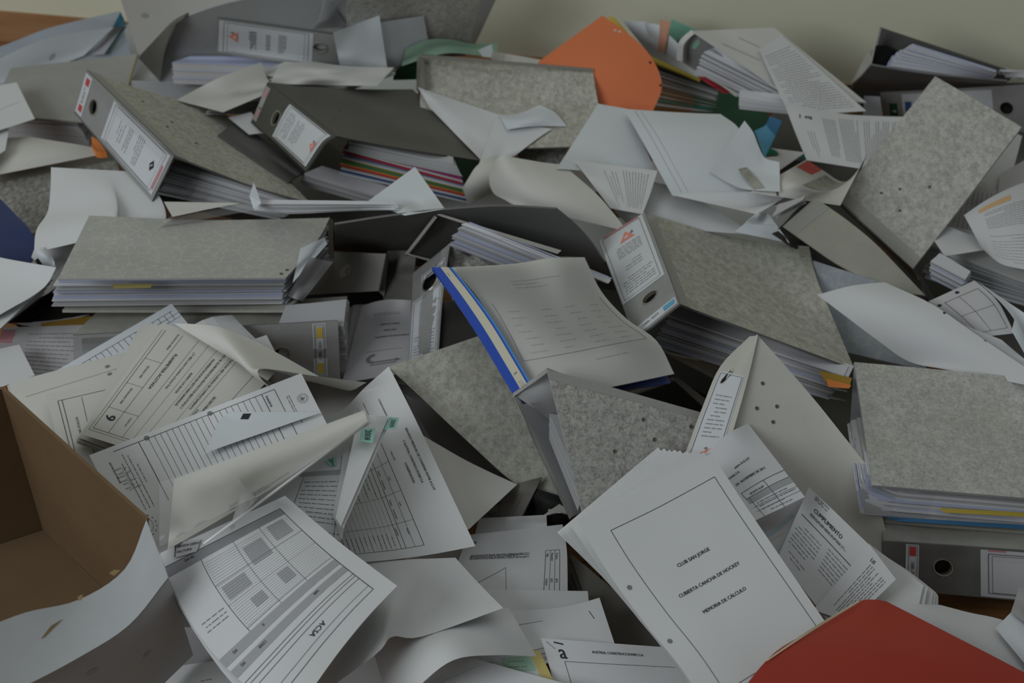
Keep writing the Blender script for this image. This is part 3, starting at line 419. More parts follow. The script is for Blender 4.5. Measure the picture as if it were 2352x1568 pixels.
{'n':'paper_bundle','l':'cream papers sticking out beside the wall left of the orange folder','c':'paper','g':None,'p':[{'k':'F','part':'page','m':'paper_warm','G':[(-2,[-169,10161,630,416,15,-82,-430,-226,66,462,147,-80]),(-5,[-149,9982,829,92,134,-88,95,1,-18,95,1,-19,95,0,-18,-384,-232,149,95,164,-99,99,9,-18,98,9,-19,99,9,-18,-399,-239,136,100,145,-86,102,18,-18,102,18,-19,103,18,-18,-416,-145,68,105,26,-18,105,26,-18,107,26,-19,107,26,-18,-431,-178,68,108,34,-18,109,35,-18,110,34,-19,111,35,-18])],'nn':5,'j':1.0}]},
{'n':'lever_arch_binder','l':'dark upright binder with rumpled papers standing open against the wall,upper right','c':'binder','g':None,'p':[{'k':'S','part':'back_cover','m':'greyboard_dark','G':[(-5,[2615,9609,1200,261,19,-98,266,19,-99,269,19,-101,273,19,-102,-1072,-65,321,260,17,-83,264,17,-85,267,18,-86,270,17,-87,-1064,-57,262,260,15,-70,262,15,-70,264,16,-70,268,15,-72,-1057,-50,201,259,14,-54,260,13,-55,262,14,-56,265,13,-56,-1048,-42,140,257,11,-40,258,12,-39,260,12,-41,262,11,-40])],'th':0.003},{'k':'S','part':'spine','m':'spine_light','G':[(-5,[2562,9436,1286,5,33,-90,6,34,-91,6,34,-93,6,35,-95,4,-35,262,-5,24,-82,-1,37,-90,-5,24,-83,-5,25,-86,23,-84,270,-10,34,-83,6,98,-117,-16,14,-75,-16,14,-75,42,-84,257,-6,66,-96,-1,89,-110,-24,3,-66,-24,4,-67,80,93,177,-23,-3,-64,-23,-3,-65,-24,-4,-65,-24,-3,-66])],'th':0.003},{'k':'S','part':'finger_hole','m':'black','G':[(-5,[2569,9478,1131,61,76,-40,45,19,-14,47,28,-32,44,22,-37,-197,-138,82,58,68,-37,45,17,-12,46,25,-28,44,24,-32,-189,-112,60,51,46,-26,44,15,-11,44,20,-22,44,22,-26,-181,-88,40,47,30,-19,42,13,-11,43,15,-15,42,17,-18,-171,-58,15,41,12,-10,41,11,-9,41,11,-9,41,10,-9])]},{'k':'K','part':'page_block','m':['pages_blue','pages','pages'],'G':[(5,[2673,9499,945,193,18,-36,194,18,-37,195,18,-37,197,19,-37,-759,-33,149,193,16,-38,193,14,-37,195,13,-38,197,14,-37,-766,-39,164,201,37,-52,193,9,-37,194,9,-38,196,9,-38,-774,-59,186,206,56,-65,194,9,-41,195,9,-40,197,9,-41,-776,-55,196,204,46,-62,194,8,-43,197,10,-45,197,9,-43]),(5,[2854,9615,1071,155,-15,-50,151,-29,-41,147,-45,-32,146,-44,-32,-597,133,156,155,-13,-50,152,-26,-41,146,-43,-32,146,-42,-32,-596,125,155,154,-12,-48,152,-23,-43,146,-41,-32,146,-41,-32,-596,117,156,154,-11,-48,153,-19,-43,146,-39,-32,145,-39,-32,-596,108,156,155,-8,-48,152,-16,-43,146,-38,-32,145,-37,-33])],'nn':16,'j':1.0},{'k':'S','part':'front_cover','m':'greyboard_mid','G':[(-5,[2555,9475,976,255,17,-54,254,12,-42,252,3,-26,257,14,-32,-1012,85,36,259,7,-39,259,3,-29,241,-48,6,257,-1,-18,-1017,150,-29,263,-4,-22,263,-6,-16,261,-8,-10,262,-9,-9,-1050,141,-55,268,-15,-5,266,-16,-2,266,-17,0,264,-17,2,-1064,183,-110,272,-27,12,270,-26,12,269,-27,12,268,-27,12])],'th':0.003}]},
{'n':'lever_arch_binder','l':'grey binder spine at the right edge,round-holed and white-labelled,under the upright dark binder','c':'binder','g':None,'p':[{'k':'S','part':'page_block','m':'pages','G':[(-5,[3550,9664,840,104,17,-9,134,90,-49,94,-13,8,94,-13,7,-417,-95,34,98,9,-4,129,84,-46,91,-12,7,91,-13,7,-390,-56,14,92,0,0,114,54,-29,89,-13,7,88,-12,7,-368,-27,-2,88,-5,3,101,29,-16,86,-12,7,85,-12,6,-346,-1,-15,85,-6,3,89,3,-2,82,-12,6,83,-11,7])],'th':0.01},{'k':'S','part':'spine','m':'spine_grey','G':[(-5,[2710,9659,649,313,-6,25,312,-6,25,303,-25,36,317,13,14,-1224,54,-171,312,-28,24,309,-28,24,307,-28,23,305,-27,24,-1211,141,-168,310,-50,23,306,-50,24,303,-49,22,301,-49,23,-1197,228,-165,307,-73,22,303,-72,23,300,-70,22,296,-70,22,-1184,316,-164,305,-96,23,301,-94,22,295,-93,22,291,-91,21])],'th':0.003,'H':[(0.717,0.5,0.0125)],'d':[{'part':'spine_label','a':(0.12,0.07,0.64,0.9),'mat':'label','P':[('f',0.03,0.3,0.1,0.7,'blue_mark')],'pw':0.17,'pl':0.06,'lab':None},{'part':'emblem_sticker','a':(0.045,0.38,0.09,0.9),'mat':'dark_green','P':[('g',0.5,0.5,4,'label')],'pw':0.014,'pl':0.03,'lab':None}],'r':[{'part':'finger_ring','a':(0.717,0.5,0.0125)}]},{'k':'S','part':'paper_tab','m':'paper_cool','G':[(-2,[2589,9639,639,109,-27,8,-94,23,-181,141,-31,11])]}]},
{'n':'paper_folder','l':'dark green folder deep in the gap beside the light blue divider','c':'folder','g':None,'p':[{'k':'S','part':None,'m':'dark_green','G':[(-5,[1404,10275,400,125,-17,0,125,-17,0,125,-18,0,124,-17,0,-509,-120,0,131,-26,0,131,-25,0,130,-25,0,130,-25,0,-531,-84,0,136,-33,0,137,-33,0,135,-33,0,135,-32,0,-553,-49,0,143,-40,0,142,-40,0,140,-40,0,141,-40,0,-575,-15,0,148,-47,0,147,-47,0,146,-47,0,145,-46,0])]}]},
{'n':'index_divider','l':'dark grey board with a green rim behind the light blue divider','c':'divider','g':None,'p':[{'k':'S','part':None,'m':'greyboard_dark','G':[(-5,[1979,9902,400,88,-5,-12,87,-5,-11,88,-5,-11,87,-5,-11,-393,-194,59,96,18,-24,92,-4,-12,91,-3,-12,92,-4,-11,-410,-199,65,96,0,-14,101,22,-27,95,-3,-12,96,-2,-12,-424,-196,66,99,-1,-14,105,22,-27,99,-1,-13,100,-2,-12,-434,-170,53,103,-1,-13,104,-1,-14,103,-1,-13,104,0,-13])],'P':[('f',0,0.82,1,0.95,'green')]}]},
{'n':'index_divider','l':'light blue plastic divider sticking up beside the folded white sheet','c':'divider','g':None,'p':[{'k':'S','part':None,'m':'light_blue','G':[(-5,[1705,9068,680,38,21,6,36,18,10,20,13,29,13,10,35,-92,-106,-110,36,26,17,35,25,20,23,20,34,18,18,39,-97,-133,-140,35,31,28,33,31,30,27,28,39,22,26,43,-102,-160,-170,33,37,39,33,37,40,29,35,45,27,35,46,-107,-188,-200,31,43,50,32,42,50,32,43,50,31,43,50])],'P':[('f',0.6,0.0,1,1,'steel_blue')],'th':0.001}]},
{'n':'document_stack','l':'stack of files with grey and teal edges between orange folder and white binder','c':'stack','g':None,'p':[{'k':'F','part':'file','m':['pages','teal','pages','pages_warm','pages_dark','pages','pages_dark','pages','pages_dark','black'],'G':[(-5,[1092,9942,377,107,-44,9,106,-52,13,105,-55,16,107,-32,2,-446,180,-41,105,-42,9,104,-42,8,100,-64,21,104,-32,4,-434,177,-43,102,-40,8,101,-41,8,98,-61,21,100,-36,6,-422,175,-45,99,-38,8,98,-39,9,97,-51,15,95,-50,15,-410,176,-48,96,-37,8,96,-37,8,95,-37,8,91,-60,21]),(5,[1066,10050,671,113,-117,11,110,-114,12,110,-112,11,107,-110,11,-438,480,-46,115,-116,12,113,-115,11,111,-113,12,109,-111,11,-446,483,-47,117,-117,12,116,-116,11,113,-113,12,111,-112,11,-455,486,-47,120,-118,12,117,-116,12,116,-114,12,113,-113,11,-464,489,-48,122,-119,12,120,-117,12,117,-114,12,116,-113,12])],'nn':10,'j':1.0}]},
{'n':'document_folder','l':'yellow folder edge running under the white binder beside the orange folder','c':'folder','g':None,'p':[{'k':'S','part':None,'m':'yellow','G':[(-5,[1052,10228,680,90,-78,7,89,-76,7,87,-75,7,87,-75,7,-352,270,-27,88,-80,7,88,-80,7,86,-78,7,86,-78,7,-348,282,-27,87,-86,9,86,-85,8,85,-85,9,84,-83,8,-341,305,-32,86,-89,8,84,-89,9,83,-87,9,83,-84,7,-335,315,-32,84,-92,8,83,-91,9,82,-91,9,81,-88,8])],'th':0.004}]},
{'n':'loose_sheet','l':'teal card standing against the wall behind the white binder','c':'card','g':None,'p':[{'k':'S','part':None,'m':'teal_card','G':[(-2,[1222,10395,880,185,-188,0,-255,106,-200,217,0,0])]}]},
{'n':'document_folder','l':'white folder leaning on the wall just right of the orange folder','c':'folder','g':None,'p':[{'k':'S','part':None,'m':'paper_cool','G':[(-5,[830,10237,947,43,-10,3,43,-10,2,42,-11,2,43,-10,3,-116,21,-72,60,-37,1,60,-37,2,60,-37,1,59,-36,2,-183,126,-69,77,-64,1,77,-63,1,76,-62,1,75,-62,0,-250,230,-66,95,-90,1,93,-90,0,91,-96,5,91,-87,0,-315,332,-64,109,-134,10,107,-133,10,105,-130,9,106,-102,-4])],'th':0.002},{'k':'S','part':'inner_sheet','m':'paper_cool','G':[(-5,[981,10089,1003,26,-9,1,26,-10,1,26,-9,1,26,-9,1,-84,41,-59,46,-41,2,45,-40,3,45,-39,2,44,-40,3,-159,161,-65,64,-69,3,65,-70,4,63,-70,4,63,-69,4,-237,263,-61,86,-86,-2,83,-96,3,82,-100,6,80,-98,6,-310,380,-67,105,-115,-1,102,-125,4,99,-128,8,97,-126,8])]}]},
{'n':'loose_sheet','l':'narrow peach card standing between the white folder and the teal card','c':'card','g':None,'p':[{'k':'S','part':None,'m':'peach','G':[(-5,[1095,10028,1061,19,-15,0,18,-14,0,18,-15,1,18,-14,0,-76,33,-52,15,-21,4,16,-14,1,17,-11,-1,17,-4,-5,-67,37,-56,12,-27,8,15,-10,-1,14,-13,0,15,-4,-4,-58,51,-65,12,-20,5,12,-13,0,12,-12,0,13,-7,-2,-49,56,-70,10,-10,1,11,-11,0,10,-10,0,11,-13,1])]}]},
{'n':'document_folder','l':'yellow folder peeking out behind the orange folder at the wall','c':'folder','g':None,'p':[{'k':'S','part':None,'m':'yellow','G':[(-5,[726,10366,920,14,-6,0,14,-5,0,14,-6,0,13,-5,0,-31,-75,0,13,2,0,14,2,0,13,3,0,13,2,0,-29,-105,0,13,10,0,12,10,0,13,10,0,13,10,0,-28,-134,0,12,17,0,13,17,0,12,18,0,13,17,0,-27,-162,0,12,24,0,12,25,0,12,24,0,12,25,0])]}]},
{'n':'document_folder','l':'red folder edge under the white binder in the back row','c':'folder','g':None,'p':[{'k':'S','part':None,'m':'red','G':[(-5,[1354,9708,763,32,1,-3,22,-75,38,25,-46,22,31,-5,0,-65,86,-71,33,-12,4,37,8,-6,20,-94,48,36,10,-8,-81,48,-51,36,-12,4,40,11,-8,41,21,-13,40,13,-10,-114,-81,19,41,3,-4,44,20,-13,45,23,-15,43,11,-7,-126,-77,15,46,11,-8,46,11,-8,46,12,-8,46,11,-8])]}]},
{'n':'lever_arch_binder','l':'white binder with round hole lying open-ended beside the wall,upper right of centre','c':'binder','g':None,'p':[{'k':'S','part':'back_cover','m':'whiteboard','G':[(-5,[1233,9828,817,29,-27,7,28,-34,11,27,-41,15,29,-24,5,-18,16,-46,23,-47,18,28,-17,3,26,-31,10,28,-13,0,-17,-33,-22,24,-23,6,27,-10,0,27,-5,-3,29,8,-10,-8,-30,-27,22,-21,7,25,-5,-3,28,10,-10,26,-3,-4,-10,-83,0,23,-4,-2,23,-3,-2,23,-4,-3,24,-4,-2])],'th':0.004},{'k':'S','part':'inner_spine','m':'greyboard_mid','G':[(-5,[1302,9705,1111,52,-39,-15,52,-38,-15,51,-38,-14,52,-38,-15,-252,161,17,55,-37,-18,55,-36,-17,55,-36,-18,54,-36,-17,-254,159,16,55,-36,-18,56,-36,-17,55,-36,-17,56,-35,-18,-227,170,-8,48,-39,-12,49,-38,-11,48,-39,-11,49,-38,-11,-191,183,-38,40,-42,-4,39,-42,-4,39,-41,-5,39,-45,-2])],'P':[('q',[(0.286,0.111),(0.33,0.129),(0.373,0.172),(0.399,0.233),(0.426,0.303),(0.426,0.373),(0.417,0.426),(0.391,0.461),(0.347,0.469),(0.312,0.452),(0.277,0.417),(0.251,0.356),(0.233,0.286),(0.225,0.216),(0.225,0.155),(0.251,0.12)],'metal'),('q',[(0.295,0.155),(0.33,0.164),(0.356,0.198),(0.382,0.251),(0.399,0.303),(0.408,0.356),(0.399,0.399),(0.373,0.426),(0.347,0.434),(0.321,0.417),(0.295,0.391),(0.268,0.338),(0.251,0.286),(0.251,0.233),(0.251,0.19),(0.268,0.164)],'teal_card')],'th':0.003},{'k':'S','part':'spine','m':'whiteboard','G':[(-5,[1283,9674,1151,9,-7,-1,9,-6,-1,9,-7,-1,8,-7,-1,-85,5,-28,9,-6,-1,9,-6,-1,9,-6,-1,9,-7,-1,-74,11,-43,9,-6,-1,9,-6,-1,10,-5,-1,9,-6,-1,-43,22,-65,10,-6,-1,10,-5,-1,9,-5,-1,10,-5,-1,-39,21,-67,11,-5,-1,11,-5,-1,10,-4,-2,11,-5,-1])]},{'k':'K','part':'page_block','m':['pages','pages','pages_dark'],'G':[(5,[1328,9589,862,77,-47,-15,77,-41,-20,79,-34,-23,75,-47,-15,-275,171,85,92,-50,-29,92,-53,-27,90,-60,-24,90,-60,-23,-334,210,124,114,-19,-61,105,-70,-33,103,-84,-26,102,-78,-27,-389,273,148,134,2,-87,118,-100,-33,116,-99,-31,116,-97,-32,-431,434,122,133,-122,-37,131,-120,-36,129,-118,-36,127,-117,-35]),(5,[1361,9554,1044,146,-94,-37,145,-93,-36,144,-92,-36,143,-91,-36,-541,391,149,151,-101,-40,150,-89,-46,147,-104,-38,145,-102,-37,-561,379,186,158,-84,-57,159,-71,-63,149,-116,-39,147,-114,-38,-574,417,196,163,-85,-65,162,-84,-64,152,-128,-40,150,-125,-39,-571,556,154,159,-144,-42,157,-141,-42,155,-140,-41,152,-137,-40])],'nn':16,'j':1.0},{'k':'K','part':'loose_pages','m':'pages','G':[(5,[1614,9254,742,85,-39,11,84,-38,11,83,-38,12,83,-38,11,-328,201,-40,87,-41,12,87,-40,11,85,-40,12,85,-39,11,-337,208,-41,90,-42,12,88,-43,13,88,-42,12,88,-40,11,-351,193,-30,90,-54,18,89,-54,18,90,-46,13,90,-41,11,-356,218,-40,90,-65,23,90,-63,22,91,-49,14,92,-44,12]),(5,[1614,9275,834,82,-46,10,81,-46,10,80,-45,10,80,-45,10,-320,205,-37,84,-46,10,84,-46,11,84,-45,10,82,-45,11,-332,205,-40,88,-46,11,87,-46,11,86,-45,11,86,-45,11,-344,204,-42,90,-46,12,89,-53,16,87,-55,17,88,-45,11,-352,222,-54,93,-49,14,90,-61,21,88,-65,23,91,-44,12])],'nn':6,'j':1.0},{'k':'S','part':'front_cover','m':'whiteboard','G':[(-5,[1293,9650,1156,159,103,-45,153,46,-16,154,45,-16,156,46,-16,-457,-350,22,154,67,-33,150,41,-19,152,39,-18,153,40,-19,-446,-302,22,148,41,-25,148,34,-21,149,33,-21,150,33,-21,-437,-271,29,144,27,-22,147,31,-25,146,28,-23,147,27,-23,-436,-281,58,142,22,-25,151,60,-47,144,22,-25,144,21,-25])],'P':[('L',0.12,0.2,0.3,0.45,3,'slot'),('L',0.42,0.12,0.62,0.4,3,'slot')],'th':0.003}]},
{'n':'printed_sheet','l':'closely printed page lying across the white binder,next to the bare wall','c':'paper','g':None,'p':[{'k':'S','part':None,'m':'paper','G':[(-5,[1761,9582,1050,50,60,-3,49,54,0,48,52,1,49,51,2,-158,-376,-50,73,53,-5,73,52,-4,74,48,-2,73,50,-2,-260,-393,-17,95,47,-7,100,63,-15,101,66,-17,97,48,-6,-353,-378,-1,115,33,-4,120,50,-14,126,74,-27,121,46,-11,-432,-310,-14,138,33,-10,139,35,-10,140,34,-10,140,34,-10])],'P':[('p',0.08,0.12,0.92,0.95,26,1.6)]}]},
{'n':'paper_folder','l':'bright orange card folder curling in front of the wall at the top centre','c':'folder','g':None,'p':[{'k':'S','part':None,'m':'orange','G':[(-5,[187,9556,960,118,122,29,120,123,30,121,125,30,123,127,31,-416,-596,-161,144,34,62,145,63,46,148,93,30,152,123,16,-524,-412,-194,164,-17,68,165,19,48,168,58,26,172,96,6,-604,-254,-188,166,-33,44,167,-6,28,169,22,11,172,50,-6,-610,-130,-116,132,-22,3,132,-22,2,131,-21,-2,131,-20,-3])],'P':[('e',0.93,0.17,2.2,'cream'),('e',0.95,0.2,2.2,'cream'),('e',0.96,0.55,2,'black'),('e',0.985,0.75,2,'black')],'th':0.001}]},
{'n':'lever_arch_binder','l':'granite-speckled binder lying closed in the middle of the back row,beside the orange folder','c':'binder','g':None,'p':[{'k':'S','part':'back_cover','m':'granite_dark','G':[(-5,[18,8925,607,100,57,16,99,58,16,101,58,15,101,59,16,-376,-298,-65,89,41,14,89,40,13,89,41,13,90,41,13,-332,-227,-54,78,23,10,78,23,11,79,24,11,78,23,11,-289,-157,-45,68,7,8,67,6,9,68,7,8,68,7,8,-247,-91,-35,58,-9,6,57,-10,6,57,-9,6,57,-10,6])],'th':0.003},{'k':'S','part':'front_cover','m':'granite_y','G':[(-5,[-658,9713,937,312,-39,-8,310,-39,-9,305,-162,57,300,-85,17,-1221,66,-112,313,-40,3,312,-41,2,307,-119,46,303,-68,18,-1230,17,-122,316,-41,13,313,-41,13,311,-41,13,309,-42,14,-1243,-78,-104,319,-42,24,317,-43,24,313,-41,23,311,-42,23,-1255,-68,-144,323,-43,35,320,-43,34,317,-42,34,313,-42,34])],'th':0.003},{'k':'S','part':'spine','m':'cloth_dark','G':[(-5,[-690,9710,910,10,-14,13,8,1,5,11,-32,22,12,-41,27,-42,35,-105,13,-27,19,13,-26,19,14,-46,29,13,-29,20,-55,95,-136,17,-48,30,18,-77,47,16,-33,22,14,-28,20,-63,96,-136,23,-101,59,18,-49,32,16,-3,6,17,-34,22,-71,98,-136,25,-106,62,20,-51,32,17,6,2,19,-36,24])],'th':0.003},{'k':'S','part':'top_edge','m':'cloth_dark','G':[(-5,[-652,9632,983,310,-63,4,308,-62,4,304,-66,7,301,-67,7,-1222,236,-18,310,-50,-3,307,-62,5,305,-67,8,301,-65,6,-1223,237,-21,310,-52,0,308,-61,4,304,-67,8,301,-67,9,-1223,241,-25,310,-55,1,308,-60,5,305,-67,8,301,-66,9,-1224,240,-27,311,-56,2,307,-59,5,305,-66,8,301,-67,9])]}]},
{'n':'printed_sheet','l':'printed letter page with a black curved emblem,lying left of the tilted granite binder','c':'paper','g':None,'p':[{'k':'S','part':None,'m':'paper','G':[(-5,[1952,8418,837,-17,164,12,-16,168,13,-17,159,22,-23,133,40,221,-644,-102,-10,131,26,-3,159,12,2,178,5,0,174,9,158,-662,-67,2,121,29,12,158,8,21,195,-10,20,191,-5,93,-685,-36,19,133,24,27,160,9,35,190,-5,44,222,-20,22,-724,-23,43,166,8,45,171,9,46,176,8,47,180,9])],'P':[('logoa',0.8,0.16,15),('p',0.1,0.12,0.55,0.2,3,1.6),('p',0.15,0.3,0.85,0.42,6,1.5),('p',0.1,0.45,0.9,0.62,9,1.5),('p',0.1,0.66,0.9,0.95,14,1.5)]}]},
{'n':'lever_arch_binder','l':'dull grey closed binder lying flat at the far left under the plastic folder','c':'binder','g':None,'p':[{'k':'K','part':'page_block','m':['pages_grey'],'G':[(5,[-3899,9531,327,209,-40,-2,207,-40,-2,206,-40,-2,205,-40,-2,-833,273,8,217,-34,-2,216,-34,-2,215,-33,-2,215,-34,-2,-870,250,9,226,-27,-2,225,-27,-2,225,-27,-2,224,-27,-2,-907,224,8,235,-20,-2,235,-20,-2,234,-20,-2,234,-20,-2,-945,199,9,244,-13,-3,245,-13,-2,244,-13,-2,244,-12,-2]),(5,[-3830,9502,528,165,-13,-2,165,-13,-1,164,-14,-1,164,-13,-2,-674,183,6,180,-13,-1,180,-14,-2,179,-13,-1,179,-13,-2,-734,185,7,195,-13,-2,195,-13,-1,195,-14,-2,194,-13,-2,-786,166,20,202,8,-14,210,-13,-2,210,-13,-2,210,-13,-2,-830,120,46,211,24,-22,214,20,-20,226,-14,-2,226,-13,-2])],'nn':10,'j':1.0},{'k':'S','part':'front_cover','m':'dull_grey','G':[(-5,[-3761,9972,690,223,58,-2,225,58,-1,227,59,-2,263,-63,62,-946,-252,-78,228,33,-2,228,34,-2,229,34,-2,236,16,9,-928,-255,-24,231,10,-2,232,10,-2,232,11,-2,238,-8,8,-941,-158,-22,236,-13,-2,235,-12,-2,235,-12,-2,234,-12,-2,-947,-84,-12,239,-34,-2,239,-34,-2,237,-34,-2,236,-33,-2])],'P':[('f',0.985,0,1,1,'ochre_dull')],'th':0.003}]},
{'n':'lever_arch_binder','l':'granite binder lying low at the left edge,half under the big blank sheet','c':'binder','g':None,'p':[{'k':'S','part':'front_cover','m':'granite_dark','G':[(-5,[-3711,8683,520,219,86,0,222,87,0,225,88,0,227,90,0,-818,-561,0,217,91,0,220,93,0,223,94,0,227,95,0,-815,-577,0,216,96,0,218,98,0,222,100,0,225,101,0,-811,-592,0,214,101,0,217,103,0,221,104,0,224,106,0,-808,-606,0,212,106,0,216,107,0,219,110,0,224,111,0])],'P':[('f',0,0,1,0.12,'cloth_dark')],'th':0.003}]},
{'n':'paper_folder','l':'creased off-white folder above the low granite binder at the left edge','c':'folder','g':None,'p':[{'k':'S','part':None,'m':'paper_warm','G':[(-5,[-3744,9005,640,86,11,3,86,11,2,85,12,-1,85,14,-4,-299,-174,0,129,-10,27,118,15,12,109,42,-6,100,67,-23,-414,-238,-10,161,-5,36,148,27,16,135,61,-5,125,96,-27,-527,-300,-20,182,23,29,173,48,15,166,73,-2,159,99,-17,-640,-362,-25,191,77,0,193,79,0,195,79,0,198,80,0])]}]},
{'n':'tape_roll','l':'small orange disc poking out under the tilted crest binder on the left','c':'tape','g':None,'p':[{'k':'S','part':None,'m':'orange_bright','G':[(-5,[-2937,8990,680,15,-13,0,14,-13,0,14,-13,0,14,-13,0,-48,2,-4,18,-10,1,17,-10,1,18,-10,1,17,-10,1,-56,-20,-2,17,3,-4,20,-7,2,21,-7,2,20,-7,2,-54,-33,-2,17,4,-2,19,-2,0,20,-3,2,20,-4,2,-44,-38,1,16,0,0,16,0,-1,17,1,0,16,0,0])],'th':0.012}]},
{'n':'loose_sheet','l':'white sheet whose edge hangs at the left border below the flat grey binder','c':'paper','g':None,'p':[{'k':'S','part':None,'m':'paper','G':[(-5,[-3787,8932,760,73,9,0,74,9,0,74,9,0,74,8,0,-246,-181,0,65,27,0,64,26,0,65,27,0,65,26,0,-210,-248,0,55,43,0,56,43,0,56,44,0,56,44,0,-176,-314,0,47,59,0,47,60,0,47,60,0,48,61,0,-142,-377,0,38,75,0,38,76,0,39,76,0,40,78,0])]}]},
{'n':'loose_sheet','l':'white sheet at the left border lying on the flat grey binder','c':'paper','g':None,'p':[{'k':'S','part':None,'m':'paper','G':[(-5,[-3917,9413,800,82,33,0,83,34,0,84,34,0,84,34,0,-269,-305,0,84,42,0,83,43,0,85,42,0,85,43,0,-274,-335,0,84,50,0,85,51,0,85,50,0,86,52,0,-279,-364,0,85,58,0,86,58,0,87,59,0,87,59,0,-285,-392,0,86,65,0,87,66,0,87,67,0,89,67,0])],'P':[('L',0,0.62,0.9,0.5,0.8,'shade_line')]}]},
{'n':'index_divider','l':'navy blue plastic board at the left border','c':'divider','g':None,'p':[{'k':'S','part':None,'m':'navy','G':[(-5,[-3532,8277,800,67,-73,0,67,-72,0,65,-72,0,64,-70,0,-218,90,-21,88,-63,5,87,-63,4,86,-62,5,85,-61,4,-303,58,-38,108,-54,9,107,-53,8,106,-53,9,105,-53,9,-385,27,-55,117,-43,6,116,-42,5,115,-42,5,114,-42,6,-421,-12,-41,103,-31,0,102,-32,0,101,-31,0,101,-31,0])],'th':0.002}]},
{'n':'loose_sheet','l':'smaller white sheet under the big blank sheet,its corner on the marbled binder','c':'paper','g':None,'p':[{'k':'S','part':None,'m':'paper','G':[(-5,[-2885,7351,840,96,43,0,97,42,0,97,44,0,98,43,0,-367,-237,-30,84,47,1,85,48,1,87,49,0,89,49,-2,-325,-258,-30,63,50,9,64,51,8,67,52,6,70,54,2,-245,-271,-55,43,53,17,44,54,17,47,55,12,50,58,7,-164,-284,-83,22,56,25,23,57,25,27,58,18,31,62,12])]}]},
{'n':'loose_sheet','l':'big blank sheet with a folded-under edge,left of the tilted crest binder','c':'paper','g':None,'p':[{'k':'S','part':None,'m':'paper','G':[(-5,[-2959,8132,960,163,-47,20,162,-47,20,160,-46,20,158,-46,20,-595,-46,-104,227,-79,70,176,-47,44,91,-7,-10,192,14,-6,-653,-106,-117,282,-80,100,190,-39,59,32,21,-34,235,44,-16,-745,-176,-85,324,-52,97,202,-17,53,-24,45,-67,287,50,-21,-755,-234,-83,328,-3,91,182,7,59,-103,52,-77,316,24,7])]}]},
{'n':'loose_sheet','l':'white sheet rolled into a tube beside the navy board','c':'paper','g':None,'p':[{'k':'S','part':None,'m':'paper_cool','G':[(-5,[-2877,7248,880,17,-6,33,18,-6,31,24,0,12,24,3,4,-75,10,-100,35,-43,54,29,-22,37,25,3,9,16,27,-13,-98,36,-106,46,-59,59,36,-31,39,28,0,9,17,31,-15,-119,60,-112,45,-53,48,38,-32,32,31,-9,13,23,13,-5,-128,79,-106,33,-22,18,34,-26,20,34,-26,20,34,-25,19])],'P':[('f',0.05,0.4,0.3,0.95,'black')]}]},  # black patch paints the shaded inside of the roll
{'n':'paper_sheaf','l':'thick curled sheets under the bent white sheet at the left border','c':'paper','g':None,'p':[{'k':'F','part':'page','m':'paper','G':[(-5,[-3388,7302,680,146,-45,0,144,-44,0,143,-44,0,142,-44,0,-545,33,0,127,-27,0,127,-27,0,126,-26,0,125,-27,0,-477,-34,0,110,-10,0,109,-10,0,109,-9,0,109,-10,0,-409,-99,0,93,7,0,92,7,0,93,7,0,92,6,0,-342,-161,0,75,22,0,76,23,0,76,23,0,77,22,0]),(-5,[-3364,7316,800,160,-33,0,159,-34,0,158,-34,0,157,-33,0,-591,-55,0,135,-22,0,135,-21,0,135,-21,0,134,-20,0,-498,-100,0,112,-9,0,112,-9,0,112,-9,0,111,-9,0,-406,-142,0,89,2,0,89,3,0,89,2,0,90,2,0,-319,-181,0,68,13,0,67,13,0,68,13,0,67,13,0])],'nn':5,'j':1.0}]},
{'n':'loose_sheet','l':'white sheet bent upwards at the left border in front of the navy board','c':'paper','g':None,'p':[{'k':'S','part':None,'m':'paper','G':[(-5,[-3332,7305,920,165,-66,-3,168,-68,6,170,-70,17,168,-69,19,-640,97,-69,144,-39,-11,145,-41,-5,148,-43,4,148,-43,5,-554,-5,-23,117,-17,-8,118,-19,-3,121,-20,3,121,-21,3,-447,-89,-24,90,1,1,92,1,3,92,1,6,93,0,7,-333,-176,-37,61,27,4,63,23,7,65,20,9,65,20,10])]}]},
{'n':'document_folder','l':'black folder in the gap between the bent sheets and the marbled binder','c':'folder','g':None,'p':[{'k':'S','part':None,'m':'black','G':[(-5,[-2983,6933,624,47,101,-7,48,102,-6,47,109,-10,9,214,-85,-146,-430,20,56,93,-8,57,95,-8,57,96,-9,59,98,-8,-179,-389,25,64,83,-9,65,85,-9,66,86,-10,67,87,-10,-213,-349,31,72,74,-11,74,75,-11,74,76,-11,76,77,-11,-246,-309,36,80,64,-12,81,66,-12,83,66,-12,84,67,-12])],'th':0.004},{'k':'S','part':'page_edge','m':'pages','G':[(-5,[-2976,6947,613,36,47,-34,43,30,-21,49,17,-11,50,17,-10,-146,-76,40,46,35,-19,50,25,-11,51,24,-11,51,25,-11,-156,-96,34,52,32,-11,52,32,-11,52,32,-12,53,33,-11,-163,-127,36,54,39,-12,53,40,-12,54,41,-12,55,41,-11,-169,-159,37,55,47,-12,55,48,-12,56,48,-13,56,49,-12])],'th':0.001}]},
{'n':'document_folder','l':'ochre folder below the black folder at the left','c':'folder','g':None,'p':[{'k':'S','part':None,'m':'ochre','G':[(-5,[-2824,7019,557,64,36,-13,64,36,-15,63,42,-18,63,43,-18,-250,-186,64,64,33,-15,62,37,-17,62,41,-20,64,34,-15,-252,-165,59,64,29,-14,61,36,-19,65,30,-14,64,30,-14,-253,-145,54,63,26,-14,64,26,-14,64,26,-14,64,27,-14,-252,-132,54,63,22,-14,63,23,-14,64,24,-14,64,23,-14])]}]},
